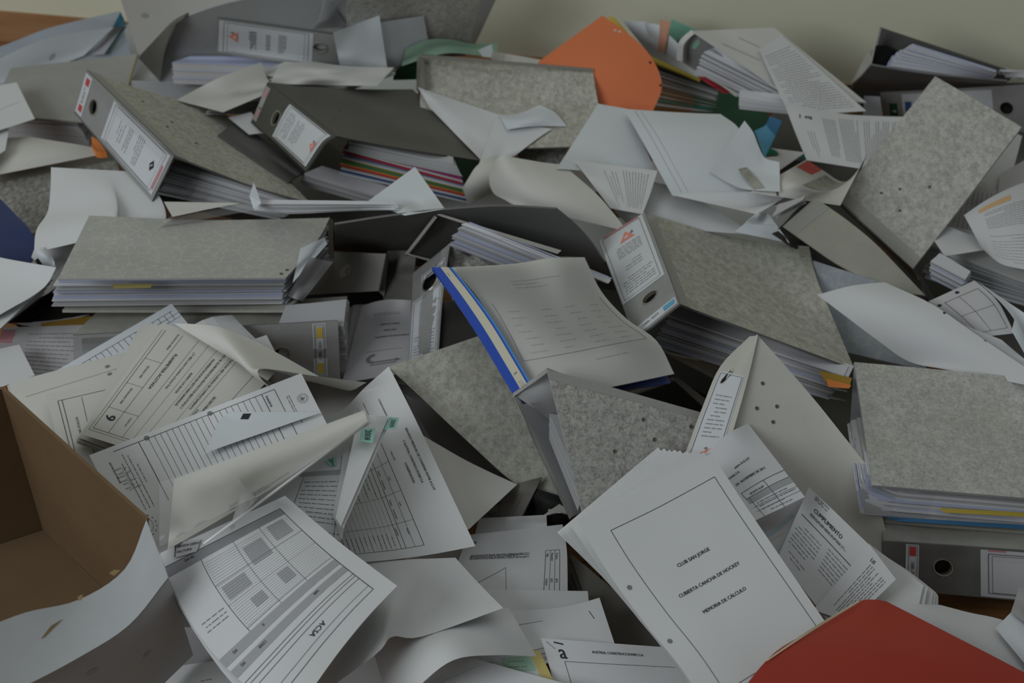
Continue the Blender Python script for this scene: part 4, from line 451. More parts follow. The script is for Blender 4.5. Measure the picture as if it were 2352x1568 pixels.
{'n':'printed_sheet','l':'greyish typed page at the left edge under the numbered binder','c':'paper','g':None,'p':[{'k':'S','part':None,'m':'paper_grey','G':[(-5,[-2965,6804,691,61,174,-129,134,4,2,119,43,-27,130,19,-9,-530,-146,-7,140,-2,-1,150,-27,19,131,18,-17,137,5,-7,-554,-104,-3,146,-11,-2,145,-11,-3,146,-12,-2,145,-11,-3,-579,-63,1,152,-21,-3,152,-20,-4,151,-20,-3,150,-21,-3,-601,-25,4,158,-29,-4,157,-29,-4,157,-29,-4,156,-29,-4])],'P':[('f',0.0,0.05,0.14,0.3,'pink'),('p',0.3,0.1,0.95,0.95,13,2.2)]}]},
{'n':'loose_sheet','l':'small plain sheet at the left border above the open cardboard box','c':'paper','g':None,'p':[{'k':'S','part':None,'m':'paper','G':[(-5,[-3120,6614,640,65,24,0,65,24,0,65,24,0,66,24,0,-228,-190,0,67,30,0,67,29,0,67,30,0,68,30,0,-236,-211,0,68,35,0,69,35,0,70,35,0,70,35,0,-245,-230,0,70,39,0,71,41,0,72,40,0,72,41,0,-254,-250,0,73,44,0,73,46,0,73,45,0,74,46,0])]}]},
{'n':'lever_arch_binder','l':'tilted granite binder on the left whose spine carries a white label with a black diamond','c':'binder','g':None,'p':[{'k':'S','part':'back_cover','m':'greyboard_dark','G':[(5,[-3010,8956,901,198,-292,-5,230,-412,77,189,-298,18,169,-247,-7,-580,1272,-204,186,-268,-4,216,-390,78,170,-249,0,161,-228,-8,-523,1159,-189,174,-245,-4,168,-235,-3,162,-228,-4,156,-219,-3,-447,951,-111,163,-219,-4,158,-213,-4,154,-206,-4,148,-200,-4,-405,863,-112,153,-194,-5,149,-189,-5,144,-183,-5,141,-179,-5])],'th':0.003},{'k':'K','part':'page_block','m':['pages','pages_grey','pages'],'G':[(5,[-2180,7692,1041,121,225,-193,175,48,-82,186,9,-55,188,9,-57,-709,-103,279,165,76,-96,177,43,-76,187,13,-56,189,12,-57,-716,-103,270,167,76,-94,180,36,-69,188,17,-57,189,16,-57,-723,-97,259,170,69,-88,184,29,-62,188,21,-58,190,20,-58,-730,-94,250,173,64,-83,186,24,-57,189,24,-58,190,25,-59]),(2,[-2163,8112,1011,837,-154,-223,-840,196,220,794,-39,-222])],'nn':14,'j':1.0},{'k':'S','part':'front_cover','m':'granite_y','G':[(5,[-2826,8819,1291,213,-306,9,203,-291,8,193,-278,8,183,-264,7,-607,1249,-189,203,-306,4,198,-293,9,189,-279,8,181,-266,9,-572,1254,-178,191,-305,-4,192,-294,6,184,-280,7,176,-267,6,-529,1257,-149,178,-306,-12,186,-293,2,193,-351,48,171,-270,6,-520,1341,-213,172,-308,-10,184,-296,10,199,-401,87,169,-280,19])],'P':[('f',0,0,1,0.1,'cloth'),('e',0.2,0.28,3.2,'rivet'),('e',0.38,0.38,3.2,'rivet'),('e',0.5,0.27,3.2,'rivet'),('e',0.6,0.42,3.2,'rivet')],'th':0.003},{'k':'S','part':'spine','m':'spine_grey','G':[(-5,[-2817,8784,1310,208,-294,2,202,-291,9,192,-273,5,177,-239,-8,-807,1079,-75,198,-268,-13,189,-258,-11,182,-247,-12,174,-238,-11,-768,987,-17,194,-271,-11,187,-260,-11,179,-249,-11,172,-240,-10,-758,995,-21,192,-273,-11,183,-262,-10,178,-257,-6,169,-241,-9,-748,1008,-28,189,-275,-10,184,-274,-3,182,-284,10,167,-244,-7])],'th':0.003,'H':[(0.17,0.55,0.0125)],'d':[{'part':'spine_label','a':(0.33,0.05,0.975,0.93),'mat':'label','P':[('r',0.05,0.03,0.95,0.97,0.6),('r',0.09,0.05,0.91,0.95,0.35),('p',0.18,0.25,0.3,0.75,3,2,'v'),('p',0.34,0.2,0.42,0.8,3,2,'v'),('p',0.5,0.15,0.62,0.85,4,2,'v'),('gd',0.83,0.5,8,'ink'),('f',0.955,0.3,0.985,0.9,'red_faint')],'pw':0.2,'pl':0.07,'lab':None},{'part':'code_label','a':(0.01,0.05,0.085,0.97),'mat':'label','P':[('f',0.3,0.08,0.8,0.26,'red_tag'),('f',0.3,0.76,0.8,0.92,'red_tag'),('p',0.35,0.3,0.7,0.72,2,2,'v')],'pw':0.025,'pl':0.068,'lab':None}],'r':[{'part':'finger_ring','a':(0.17,0.55,0.0125)}]}]},
{'n':'lever_arch_binder','l':'black-lined file end sticking out between the crest binder and the dark binder','c':'binder','g':None,'p':[{'k':'S','part':'board','m':'black','G':[(2,[-1760,8765,756,224,-162,-47,-185,194,27,301,-324,-42])],'th':0.003},{'k':'S','part':'inner_board','m':'greyboard_dark','G':[(-5,[-1932,9118,739,137,-148,-16,141,-178,4,125,-110,-34,129,-140,-15,-551,486,82,144,-175,3,134,-145,-12,130,-130,-20,127,-129,-19,-552,486,72,142,-164,-1,133,-134,-17,124,-100,-35,129,-129,-17,-538,402,113,132,-114,-28,132,-125,-19,136,-156,1,130,-138,-8,-539,412,96,129,-105,-30,132,-122,-19,136,-154,2,128,-126,-12])],'th':0.003}]},
{'n':'paper_sheaf','l':'thin pile of greyish papers between the crest binder and the dark binder','c':'paper','g':None,'p':[{'k':'F','part':'page','m':'paper_grey','G':[(5,[-2121,8958,855,79,108,-62,79,126,-72,94,57,-33,96,58,-34,-343,-256,176,82,101,-58,83,110,-63,96,59,-33,97,59,-34,-359,-212,150,87,88,-50,91,78,-44,97,59,-34,98,60,-34,-374,-166,123,96,59,-33,96,60,-34,98,60,-34,99,61,-34,-378,-168,124,96,59,-33,98,61,-34,99,61,-35,100,63,-35]),(5,[-2111,9100,877,89,65,-31,90,66,-32,91,67,-32,92,67,-33,-355,-217,121,90,63,-31,92,64,-33,93,66,-32,94,66,-33,-362,-211,122,92,62,-32,93,63,-32,94,63,-33,96,65,-33,-368,-205,123,93,61,-32,95,61,-33,96,62,-33,98,63,-34,-376,-198,125,96,59,-33,96,60,-33,98,60,-33,99,61,-34])],'nn':5,'j':1.0}]},
{'n':'paper_sheaf','l':'white crumpled pages filling the space above the dark binder','c':'paper','g':None,'p':[{'k':'F','part':'page','m':'paper_warm','G':[(5,[-1934,9497,789,188,-8,-6,189,-7,-7,189,-8,-6,188,-8,-7,-700,94,27,195,-9,-7,194,-7,-7,194,-8,-7,195,-9,-6,-716,57,49,199,-5,-9,194,29,-28,201,-10,-6,200,-9,-7,-726,-11,88,195,47,-37,197,46,-38,207,-18,-2,206,-11,-7,-745,-29,101,197,73,-52,203,50,-40,218,-64,21,210,3,-15]),(5,[-1824,9473,907,159,-37,-6,159,-37,-6,158,-37,-6,158,-36,-6,-590,193,24,171,-32,-6,170,-32,-7,169,-32,-6,168,-32,-6,-633,174,25,182,-27,-7,181,-27,-6,180,-27,-7,180,-27,-6,-676,144,31,192,-15,-10,197,-60,13,191,-22,-6,189,-5,-16,-720,130,28,201,-4,-13,212,-86,30,203,-23,-3,198,12,-23])],'nn':4,'j':1.0}]},
{'n':'loose_sheet','l':'narrow sheet with a rounded end running between the open grey binder and the dark binder','c':'paper','g':None,'p':[{'k':'S','part':None,'m':'paper_warm','G':[(-5,[-2325,9064,925,109,183,-14,141,71,44,147,65,32,156,29,46,-471,-367,-122,113,138,-26,125,104,-11,132,102,-20,143,64,-4,-438,-396,31,146,70,10,140,115,-17,146,109,-21,157,68,-1,-502,-403,28,162,84,23,161,103,11,165,101,9,173,68,27,-573,-404,-66,176,110,28,177,113,28,180,114,28,183,116,29])],'P':[('p',0.4,0.3,0.7,0.7,4,1.5)]}]},
{'n':'loose_sheet','l':'crumpled white sheet touching the top edge of the dark binder','c':'paper','g':None,'p':[{'k':'S','part':None,'m':'paper_warm','G':[(-5,[-1676,9553,934,210,-14,39,217,-98,23,198,62,-48,206,17,-14,-842,-15,-11,218,-97,74,206,-54,6,190,86,-59,199,38,-25,-821,-32,-1,213,-100,67,197,-15,-9,188,59,-42,193,48,-31,-802,-38,4,214,-130,74,185,38,-31,187,34,-27,190,31,-21,-769,-119,48,190,-19,5,173,94,-57,190,-14,3,189,-8,-1])]}]},
{'n':'loose_sheet','l':'small blank sheet corner left of the dark binder spine','c':'paper','g':None,'p':[{'k':'S','part':None,'m':'paper','G':[(-2,[-1978,9042,800,150,79,0,28,-310,0,101,24,0])]}]},
{'n':'lever_arch_binder','l':'black-grey binder above the centre with rainbow dividers showing inside','c':'binder','g':None,'p':[{'k':'S','part':'back_cover','m':'black_board','G':[(5,[-1801,8962,822,107,-132,-23,86,-23,-86,109,-159,-4,107,-156,-3,-316,681,-53,114,-168,-4,111,-165,-4,109,-160,-4,105,-157,-4,-309,687,-53,113,-170,-4,109,-165,-4,108,-162,-4,104,-158,-4,-302,693,-54,111,-172,-4,109,-167,-4,105,-163,-4,104,-160,-4,-295,700,-54,109,-173,-5,107,-169,-4,105,-165,-4,102,-160,-4])],'th':0.003},{'k':'K','part':'loose_pages','m':['pages','pages_grey'],'G':[(5,[-1433,8507,586,133,-40,-18,134,-39,-18,133,-40,-18,132,-40,-17,-500,196,70,131,-43,-18,131,-42,-18,130,-41,-17,129,-42,-18,-488,204,69,129,-44,-17,127,-44,-18,127,-45,-17,127,-43,-18,-459,101,139,118,-5,-43,117,7,-51,122,-29,-28,124,-47,-17,-445,90,151,114,3,-50,113,14,-57,119,-30,-28,120,-49,-17]),(2,[-1389,8470,709,511,-192,-69,-405,290,64,479,-171,-65])],'nn':5,'j':1.0},{'k':'F','part':'divider_page','m':['paper','navy_mid','paper','red','orange_bright','green','green_olive','paper','navy_mid','red','paper','magenta'],'G':[(5,[-1161,8457,697,222,-57,-22,220,-54,-24,220,-69,-14,217,-72,-11,-867,293,73,215,-55,-24,214,-52,-26,213,-75,-11,212,-74,-11,-847,344,45,211,-78,-11,210,-77,-11,207,-76,-11,205,-75,-10,-821,350,43,205,-79,-11,203,-79,-10,200,-78,-11,199,-76,-10,-795,356,42,199,-81,-10,196,-80,-10,194,-79,-11,192,-79,-10]),(5,[-1114,8526,872,203,-86,-10,200,-84,-11,198,-84,-10,196,-82,-10,-792,347,41,199,-83,-10,196,-82,-10,194,-81,-10,192,-80,-10,-776,337,40,194,-80,-10,193,-80,-10,191,-78,-9,188,-78,-10,-762,327,39,191,-78,-10,189,-76,-9,187,-76,-10,184,-76,-9,-746,317,38,187,-75,-10,185,-74,-9,183,-74,-9,181,-72,-9])],'nn':12,'j':1.2},{'k':'K','part':'cover_pages','m':'pages_grey','G':[(5,[-1085,8459,872,196,-68,-7,195,-70,-6,192,-69,-5,191,-64,-8,-776,293,29,194,-73,-4,192,-69,-7,190,-65,-8,188,-64,-9,-765,287,35,191,-69,-7,189,-66,-9,188,-65,-9,185,-64,-10,-755,288,38,189,-68,-9,186,-66,-9,185,-66,-9,183,-66,-9,-745,292,37,186,-68,-9,184,-68,-10,182,-66,-9,181,-66,-9]),(5,[-1080,8461,954,177,-59,-6,174,-58,-7,173,-57,-6,172,-58,-6,-697,252,26,176,-59,-7,175,-58,-6,174,-58,-6,172,-57,-6,-699,252,25,177,-59,-6,175,-59,-6,174,-58,-7,172,-57,-6,-700,253,26,177,-60,-6,176,-58,-7,174,-58,-6,172,-58,-6,-700,254,25,177,-60,-6,176,-59,-6,174,-58,-6,173,-58,-7])],'nn':4,'j':1.0},{'k':'S','part':'front_cover','m':'dark_cover','G':[(5,[-1695,9158,1015,146,-208,11,153,-281,54,146,-267,52,139,-254,50,-352,1115,-255,143,-209,3,149,-283,49,142,-270,47,135,-257,44,-324,1082,-196,136,-173,-26,145,-285,42,138,-271,39,136,-312,70,-316,1211,-228,152,-356,66,138,-264,21,129,-206,-8,133,-359,90,-288,1166,-157,141,-313,29,133,-256,5,126,-191,-28,122,-204,-17])],'P':[('e',0.3,0.18,3.2,'rivet'),('e',0.42,0.29,3.2,'rivet'),('e',0.6,0.17,3.2,'rivet'),('e',0.68,0.27,3.2,'rivet')],'th':0.003},{'k':'S','part':'spine','m':'spine_dark','G':[(-5,[-1697,9151,1016,152,-242,30,150,-263,46,145,-265,52,138,-246,46,-615,991,-235,141,-236,35,142,-265,55,136,-253,53,129,-242,50,-579,972,-255,137,-239,38,138,-266,58,131,-254,56,126,-243,53,-561,970,-262,135,-249,44,132,-251,50,128,-255,57,122,-243,54,-531,891,-220,125,-219,29,119,-201,21,125,-255,59,119,-244,55])],'th':0.003,'H':[(0.3,0.55,0.0125)],'d':[{'part':'spine_label','a':(0.36,0.08,0.97,0.93),'mat':'label','P':[('r',0.05,0.03,0.95,0.97,0.6),('r',0.09,0.05,0.91,0.95,0.35),('p',0.12,0.15,0.3,0.85,4,2,'v'),('p',0.35,0.2,0.55,0.8,5,2,'v'),('F',0.82,0.35,0.93,0.65,'crest_red')],'pw':0.18,'pl':0.068,'lab':None},{'part':'code_label','a':(0.01,0.08,0.07,0.95),'mat':'label_dull','P':[('f',0.2,0.05,0.8,0.3,'pink'),('f',0.2,0.7,0.8,0.95,'pink')],'pw':0.02,'pl':0.07,'lab':None}],'r':[{'part':'finger_ring','a':(0.3,0.55,0.0125)}]}]},
{'n':'loose_sheet','l':'long white sheet with a pointed tip running along the edge of the dark binder cover','c':'paper','g':None,'p':[{'k':'S','part':None,'m':'paper','G':[(-5,[-664,9296,899,154,-43,-35,156,-94,-6,154,-92,-7,152,-97,-3,-595,285,35,142,-101,-15,141,-115,-7,139,-102,-13,136,-88,-20,-539,384,28,131,-164,8,127,-137,-6,123,-107,-21,122,-95,-28,-481,439,44,116,-169,-1,112,-149,-11,109,-120,-26,108,-116,-26,-423,487,63,101,-175,-10,97,-148,-23,97,-169,-8,93,-142,-22])]}]},
{'n':'loose_sheet','l':'blank sheet fanned behind the long pointed sheet at upper centre','c':'paper','g':None,'p':[{'k':'S','part':None,'m':'paper','G':[(-5,[-108,8942,857,96,-34,-2,96,-34,-3,95,-42,2,94,-43,3,-410,26,-16,86,-15,-3,86,-18,-2,86,-29,5,85,-26,4,-371,-32,-24,77,1,-3,77,-6,1,76,-19,9,77,-12,5,-335,-97,-22,68,18,-4,68,23,-8,68,-3,9,68,4,3,-299,-166,-14,59,28,-2,59,52,-16,60,25,-1,60,26,0])]}]},
{'n':'loose_sheet','l':'white sheet curling over in front of the granite binder in the back row','c':'paper','g':None,'p':[{'k':'S','part':None,'m':'paper_cool','G':[(-5,[-93,8978,864,74,8,-9,73,18,3,70,27,16,69,19,21,-271,-132,-27,83,-5,7,83,3,15,80,24,13,80,50,-1,-311,-118,-38,92,-28,29,90,-4,19,90,29,4,90,64,-16,-347,-105,-41,97,-26,31,96,1,13,96,28,-5,98,49,-19,-372,-103,-21,101,9,14,102,14,1,102,13,-8,102,4,-3])]}]},
{'n':'paper_folder','l':'cream folder standing on edge right of the rainbow dividers','c':'folder','g':None,'p':[{'k':'S','part':None,'m':'paper_warm','G':[(-5,[-322,8134,800,41,58,45,44,58,43,62,68,16,77,84,-24,-215,-271,-110,61,22,64,62,45,47,75,77,12,88,113,-33,-276,-260,-120,80,10,68,79,41,46,89,77,13,98,118,-27,-337,-248,-130,98,21,56,98,44,41,103,71,19,108,98,-6,-397,-237,-140,116,55,30,117,56,30,117,56,30,118,57,30])],'th':0.001}]},
{'n':'document_folder','l':'large plain white folder with rounded corners,just above the black hollow in the centre','c':'folder','g':None,'p':[{'k':'S','part':None,'m':'paper_warm','G':[(-5,[-143,8005,1000,69,-43,143,130,22,-29,131,27,-42,133,23,-32,-462,-97,-83,108,-90,142,153,-20,-2,154,8,-27,155,28,-34,-539,2,-107,139,-111,120,167,-50,15,166,-17,-12,169,13,-27,-578,81,-83,157,-105,69,170,-67,11,169,-42,-7,170,-20,-19,-602,148,-36,174,-75,0,172,-75,0,169,-73,0,167,-73,0])],'th':0.002}]},
{'n':'loose_sheet','l':'wide blank sheet spread below the typed page,upper right of centre','c':'paper','g':None,'p':[{'k':'S','part':None,'m':'paper','G':[(-5,[413,8347,840,169,-67,0,167,-67,0,165,-66,0,163,-65,0,-586,85,0,174,-93,22,173,-68,8,174,-44,-8,176,-21,-22,-620,51,0,180,-94,29,180,-62,10,182,-31,-10,186,-1,-29,-654,18,0,189,-72,22,188,-50,7,190,-26,-7,193,-5,-22,-687,-12,0,199,-30,-1,198,-30,-1,198,-30,1,196,-30,1])]}]},
{'n':'loose_sheet','l':'blank sheet with a straight slanting left edge below the orange folder','c':'paper','g':None,'p':[{'k':'S','part':None,'m':'paper_cool','G':[(-5,[589,8928,974,48,-22,2,48,-23,3,47,-22,3,48,-22,2,-271,-136,-7,76,-32,8,78,-20,1,78,-6,-6,79,6,-14,-389,-166,14,105,-29,7,106,-12,-3,108,4,-12,109,21,-23,-503,-195,33,134,-13,-1,134,-2,-9,136,10,-16,138,22,-24,-620,-357,138,162,48,-40,168,113,-80,163,12,-17,164,12,-17])]}]},
{'n':'printed_sheet','l':'typed page in a slanting position above the blue-tagged binder','c':'paper','g':None,'p':[{'k':'S','part':None,'m':'paper','G':[(-5,[393,8072,1049,133,6,-23,133,-11,-13,132,-19,-8,132,-19,-7,-476,-77,37,113,8,-23,112,-8,-13,111,-17,-6,111,-17,-7,-392,-48,12,91,-15,-6,91,-16,-6,90,-15,-5,91,-16,-6,-311,-52,8,70,-14,-4,70,-14,-5,70,-14,-4,69,-14,-4,-233,-133,53,55,64,-54,49,-13,-3,49,-12,-2,48,-13,-3])],'P':[('p',0.3,0.15,0.5,0.95,4,1.2,'v'),('p',0.56,0.1,0.92,0.9,9,1.2,'v')]}]},
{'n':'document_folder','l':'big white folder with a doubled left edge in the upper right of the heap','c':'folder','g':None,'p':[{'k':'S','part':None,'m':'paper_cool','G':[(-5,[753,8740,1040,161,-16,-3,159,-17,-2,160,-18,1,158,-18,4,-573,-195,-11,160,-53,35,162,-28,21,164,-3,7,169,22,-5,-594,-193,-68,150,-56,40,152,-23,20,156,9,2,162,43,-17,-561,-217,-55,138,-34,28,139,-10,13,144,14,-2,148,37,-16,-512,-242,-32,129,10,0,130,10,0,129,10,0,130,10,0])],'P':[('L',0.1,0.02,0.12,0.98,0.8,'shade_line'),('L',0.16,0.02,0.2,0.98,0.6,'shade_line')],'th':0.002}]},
{'n':'printed_sheet','l':'sheet curling up with two typed lines under the folded white corner','c':'paper','g':None,'p':[{'k':'S','part':None,'m':'paper','G':[(-5,[994,7732,1007,128,-1,15,128,-8,16,129,-3,3,130,-1,-1,-389,-33,-39,138,10,10,138,11,6,140,15,-3,141,15,-6,-433,-104,-7,142,31,-9,143,32,-12,145,34,-17,147,35,-20,-454,-185,58,85,49,-19,86,50,-21,88,51,-23,89,51,-24,-227,-253,86,79,50,20,79,51,20,80,51,20,81,52,20])],'P':[('p',0.62,0.3,0.75,0.9,2,1.6,'v')]}]},
{'n':'printed_sheet','l':'magazine page with a grey photo and a red corner,left of the tilted granite binder','c':'paper','g':None,'p':[{'k':'S','part':None,'m':'paper_warm','G':[(-5,[1460,7684,1057,101,104,-7,102,97,0,103,98,-1,104,99,0,-282,-464,26,84,49,13,86,53,11,158,353,-178,108,127,-32,-291,-565,152,85,71,-15,100,124,-49,155,333,-180,112,152,-63,-284,-571,211,96,154,-45,99,159,-46,102,162,-48,95,131,-26,-243,-588,130,70,156,-4,73,161,-5,74,165,-4,72,155,5])],'P':[('f',0.5,0.3,0.95,0.75,'photo'),('f',0.6,0.5,0.72,0.62,'teal'),('f',0.8,0.02,1,0.22,'red_faint2'),('L',0.02,0.3,0.35,0.08,3,'photo_dark')]}]},
{'n':'loose_sheet','l':'grey curled paper under the light blue divider','c':'paper','g':None,'p':[{'k':'S','part':None,'m':'paper_grey','G':[(-5,[1687,8518,796,50,29,-12,51,29,-10,-7,25,17,-35,32,10,-65,-184,-6,54,26,2,55,35,-3,15,43,12,-4,57,0,-125,-229,-11,58,32,10,61,45,2,36,57,7,25,73,-3,-185,-274,-16,65,48,11,67,58,5,56,67,6,42,37,24,-236,-276,-46,74,73,6,74,73,6,76,75,7,63,18,41])]}]},
{'n':'loose_sheet','l':'white sheet folded to a point with a small photo printed on it','c':'paper','g':None,'p':[{'k':'S','part':None,'m':'paper_cool','G':[(-5,[1512,8425,1132,42,-118,-17,23,-115,-32,32,-114,-23,67,-116,44,-236,333,10,57,-105,-20,43,-102,-27,51,-102,-10,76,-102,41,-297,281,1,70,-92,-25,63,-88,-23,70,-89,2,85,-90,40,-357,227,-7,82,-82,-26,82,-75,-20,84,-97,27,94,-75,36,-409,206,-34,95,-70,-30,96,-92,4,102,-77,34,105,-52,27])],'P':[('q',[(0.33,0.688),(0.434,0.557),(0.793,0.906),(0.653,0.985)],'photo'),('q',[(0.469,0.662),(0.522,0.627),(0.662,0.74),(0.601,0.775)],'ochre')]}]},
{'n':'loose_sheet','l':'plain white sheet wedged upright behind the tilted granite binder','c':'paper','g':None,'p':[{'k':'S','part':None,'m':'paper','G':[(-5,[3453,8829,800,9,-9,0,9,-9,0,8,-8,0,9,-9,0,-132,-76,-41,17,-20,0,17,-20,0,17,-21,0,17,-20,0,-164,-27,-40,25,-32,0,25,-32,0,25,-32,0,25,-31,-1,-195,19,-39,34,-43,0,33,-43,0,33,-42,0,33,-42,0,-227,63,-39,42,-53,0,42,-53,0,41,-53,0,42,-52,0])]},{'k':'S','part':'torn_corner','m':'paper_grey','G':[(-2,[3090,8386,680,67,11,0,-36,-233,0,73,37,0])]}]},
{'n':'printed_sheet','l':'grey newspaper page to the right of the tilted granite binder','c':'paper','g':None,'p':[{'k':'S','part':None,'m':'paper_grey','G':[(-5,[2929,8425,656,100,-37,6,82,-80,34,99,-33,4,111,-1,-16,-436,40,-43,101,-43,6,83,-87,35,99,-42,6,115,3,-23,-442,60,-39,102,-48,6,102,-48,6,101,-47,6,99,-47,5,-447,83,-37,104,-54,5,103,-52,6,102,-52,5,101,-52,6,-453,104,-37,106,-58,6,104,-58,5,104,-56,5,103,-57,5])],'P':[('p',0.05,0.1,0.95,0.95,14,1.5,'v')]}]},
{'n':'printed_sheet','l':'pale papers at the right edge behind the highlighted page','c':'paper','g':None,'p':[{'k':'S','part':None,'m':'paper_grey','G':[(-5,[3256,8430,721,105,70,16,138,150,-32,123,106,-5,124,109,-4,-516,-523,20,112,71,5,129,112,-21,122,88,-5,123,90,-6,-512,-447,23,118,70,-6,122,76,-10,121,71,-6,122,72,-7,-508,-374,25,118,54,-8,120,56,-8,120,55,-8,122,55,-7,-505,-304,26,118,38,-8,119,38,-8,119,39,-8,121,38,-8])]}]},
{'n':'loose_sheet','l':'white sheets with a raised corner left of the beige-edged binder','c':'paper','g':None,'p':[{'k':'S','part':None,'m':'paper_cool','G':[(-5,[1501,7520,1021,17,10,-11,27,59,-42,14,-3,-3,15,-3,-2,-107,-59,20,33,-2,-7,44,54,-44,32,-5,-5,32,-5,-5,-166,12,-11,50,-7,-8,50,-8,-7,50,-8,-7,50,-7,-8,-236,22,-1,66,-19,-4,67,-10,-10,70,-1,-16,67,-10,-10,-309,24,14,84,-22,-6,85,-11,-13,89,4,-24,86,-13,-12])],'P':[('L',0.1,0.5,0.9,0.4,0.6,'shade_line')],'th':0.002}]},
{'n':'lever_arch_binder','l':'beige-edged binder lying between the blue-tagged binder and the tilted granite binder','c':'binder','g':None,'p':[{'k':'S','part':'inner_board','m':'greyboard_dark','G':[(-5,[1640,7539,887,74,150,-44,55,64,14,29,-50,90,48,32,35,-124,-83,-200,50,68,15,51,69,16,23,-45,91,44,39,35,-104,-104,-204,45,73,16,46,73,17,46,75,17,13,-62,106,-85,-132,-204,40,78,18,41,78,17,41,80,18,9,-50,103,-65,-158,-204,35,82,18,35,84,19,36,85,19,4,-41,102])],'th':0.003},{'k':'S','part':'back_cover','m':'black_board','G':[(-5,[1598,7513,873,72,61,-13,83,104,-43,81,88,-30,75,63,-13,-243,-322,50,87,58,-26,104,125,-73,89,54,-23,88,47,-19,-297,-280,86,121,133,-95,99,34,-25,99,34,-26,101,34,-26,-332,-162,67,112,28,-38,113,29,-38,115,30,-39,115,29,-39,-390,-143,119,126,24,-50,128,24,-52,130,25,-51,131,25,-53])],'th':0.003},{'k':'S','part':'front_cover','m':'dull_beige','G':[(-5,[1643,7442,975,57,68,5,57,68,5,58,68,5,59,70,5,-78,-358,-100,60,47,14,61,48,15,61,48,14,61,49,14,-90,-278,-131,61,30,16,61,30,17,61,30,17,61,30,17,-85,-210,-116,56,15,7,56,15,7,57,15,6,56,16,7,-65,-154,-60,50,1,-7,51,2,-8,50,2,-8,50,2,-8])],'P':[('f',0,0,1,0.12,'cloth')],'th':0.003},{'k':'F','part':'page','m':'paper_grey','G':[(5,[1625,7508,982,50,45,-3,50,45,-3,42,9,21,48,30,7,-192,-94,-21,51,40,-3,50,40,-3,51,40,-3,50,37,0,-203,-121,11,50,35,-3,50,34,-3,43,0,19,49,25,3,-194,-58,-14,50,29,-3,51,30,-4,38,-29,35,47,16,5,-188,-11,-31,51,25,-4,51,24,-4,31,-63,53,52,31,-8]),(2,[1555,7408,1061,224,209,-12,-158,-76,12,179,124,-12])],'nn':3,'j':1.0}]},
{'n':'lever_arch_binder','l':'blue-grey marbled binder under the big blank sheet on the right','c':'binder','g':None,'p':[{'k':'S','part':'front_cover','m':'marble_blue','G':[(-5,[1848,7417,735,114,-147,48,126,-85,5,132,-59,-14,134,-48,-20,-528,186,-66,138,-78,2,136,-77,2,134,-75,2,132,-75,3,-562,156,-55,145,-74,3,143,-73,3,141,-73,2,140,-71,3,-590,144,-57,152,-70,4,150,-70,4,148,-68,3,146,-68,4,-617,132,-59,159,-66,4,156,-66,4,155,-65,5,153,-65,4])],'th':0.003}]},
{'n':'paper_sheaf','l':'purple-shadowed pile of curled sheets at the right edge below the highlighted page','c':'paper','g':None,'p':[{'k':'F','part':'page','m':['paper','paper_cool'],'G':[(5,[2619,7632,440,186,-94,0,184,-92,0,180,-90,0,178,-90,0,-682,479,0,184,-88,0,181,-87,0,179,-85,0,177,-84,0,-675,459,0,182,-82,0,180,-81,0,177,-80,0,175,-79,0,-667,439,0,180,-76,0,178,-75,0,176,-74,0,173,-73,0,-658,417,0,178,-69,0,175,-69,0,174,-68,0,172,-67,0]),(5,[2662,7732,640,162,-132,0,158,-128,0,155,-126,0,152,-123,0,-598,564,0,163,-114,0,160,-111,0,156,-109,0,154,-107,0,-603,496,0,164,-95,0,161,-93,0,158,-92,0,156,-90,0,-609,425,0,164,-75,0,163,-75,0,161,-74,0,158,-73,0,-616,354,0,166,-57,0,164,-55,0,163,-55,0,161,-55,0])],'nn':9,'j':2.5}]},
{'n':'loose_sheet','l':'sheet folded over with a loose corner below the tilted granite binder','c':'paper','g':None,'p':[{'k':'S','part':None,'m':'paper','G':[(-5,[2618,7630,760,34,30,0,34,30,0,34,31,0,35,30,0,-128,-172,0,58,33,-7,59,32,-6,59,33,-7,60,33,-6,-227,-182,26,82,34,-8,84,34,-8,83,34,-8,85,34,-9,-326,-186,33,107,33,-4,106,33,-5,108,34,-4,108,34,-5,-420,-184,18,129,32,0,130,33,0,131,33,0,131,33,0])]}]},
{'n':'paper_sheaf','l':'dense bundle of striped blue-white page edges right of the tilted granite binder','c':'paper','g':None,'p':[{'k':'K','part':'page_block','m':['pages_blue','pages','pages_dark','pages'],'G':[(2,[2549,7302,680,146,-155,0,-68,338,0,158,-183,0]),(2,[2538,7326,800,166,-188,0,-89,270,0,139,-191,0])],'nn':12,'j':1.0}]},
{'n':'printed_sheet','l':'newsprint page with an orange highlighted bar at the right edge','c':'paper','g':None,'p':[{'k':'S','part':None,'m':'paper','G':[(-5,[2835,7759,840,152,101,44,171,110,19,192,122,-9,198,126,-14,-702,-536,-50,130,25,36,154,46,26,176,76,-8,191,101,-25,-640,-325,-39,117,-25,14,140,-7,27,160,26,0,175,56,-23,-581,-126,-28,113,-53,-23,130,-50,25,141,-29,12,150,-6,-5,-523,63,-19,117,-59,-74,124,-85,17,120,-87,29,118,-85,28])],'P':[('f',0.15,0.08,0.5,0.14,'orange_hl'),('p',0.2,0.18,0.95,0.45,10,1.5),('p',0.2,0.55,0.95,0.95,10,1.5)]}]},
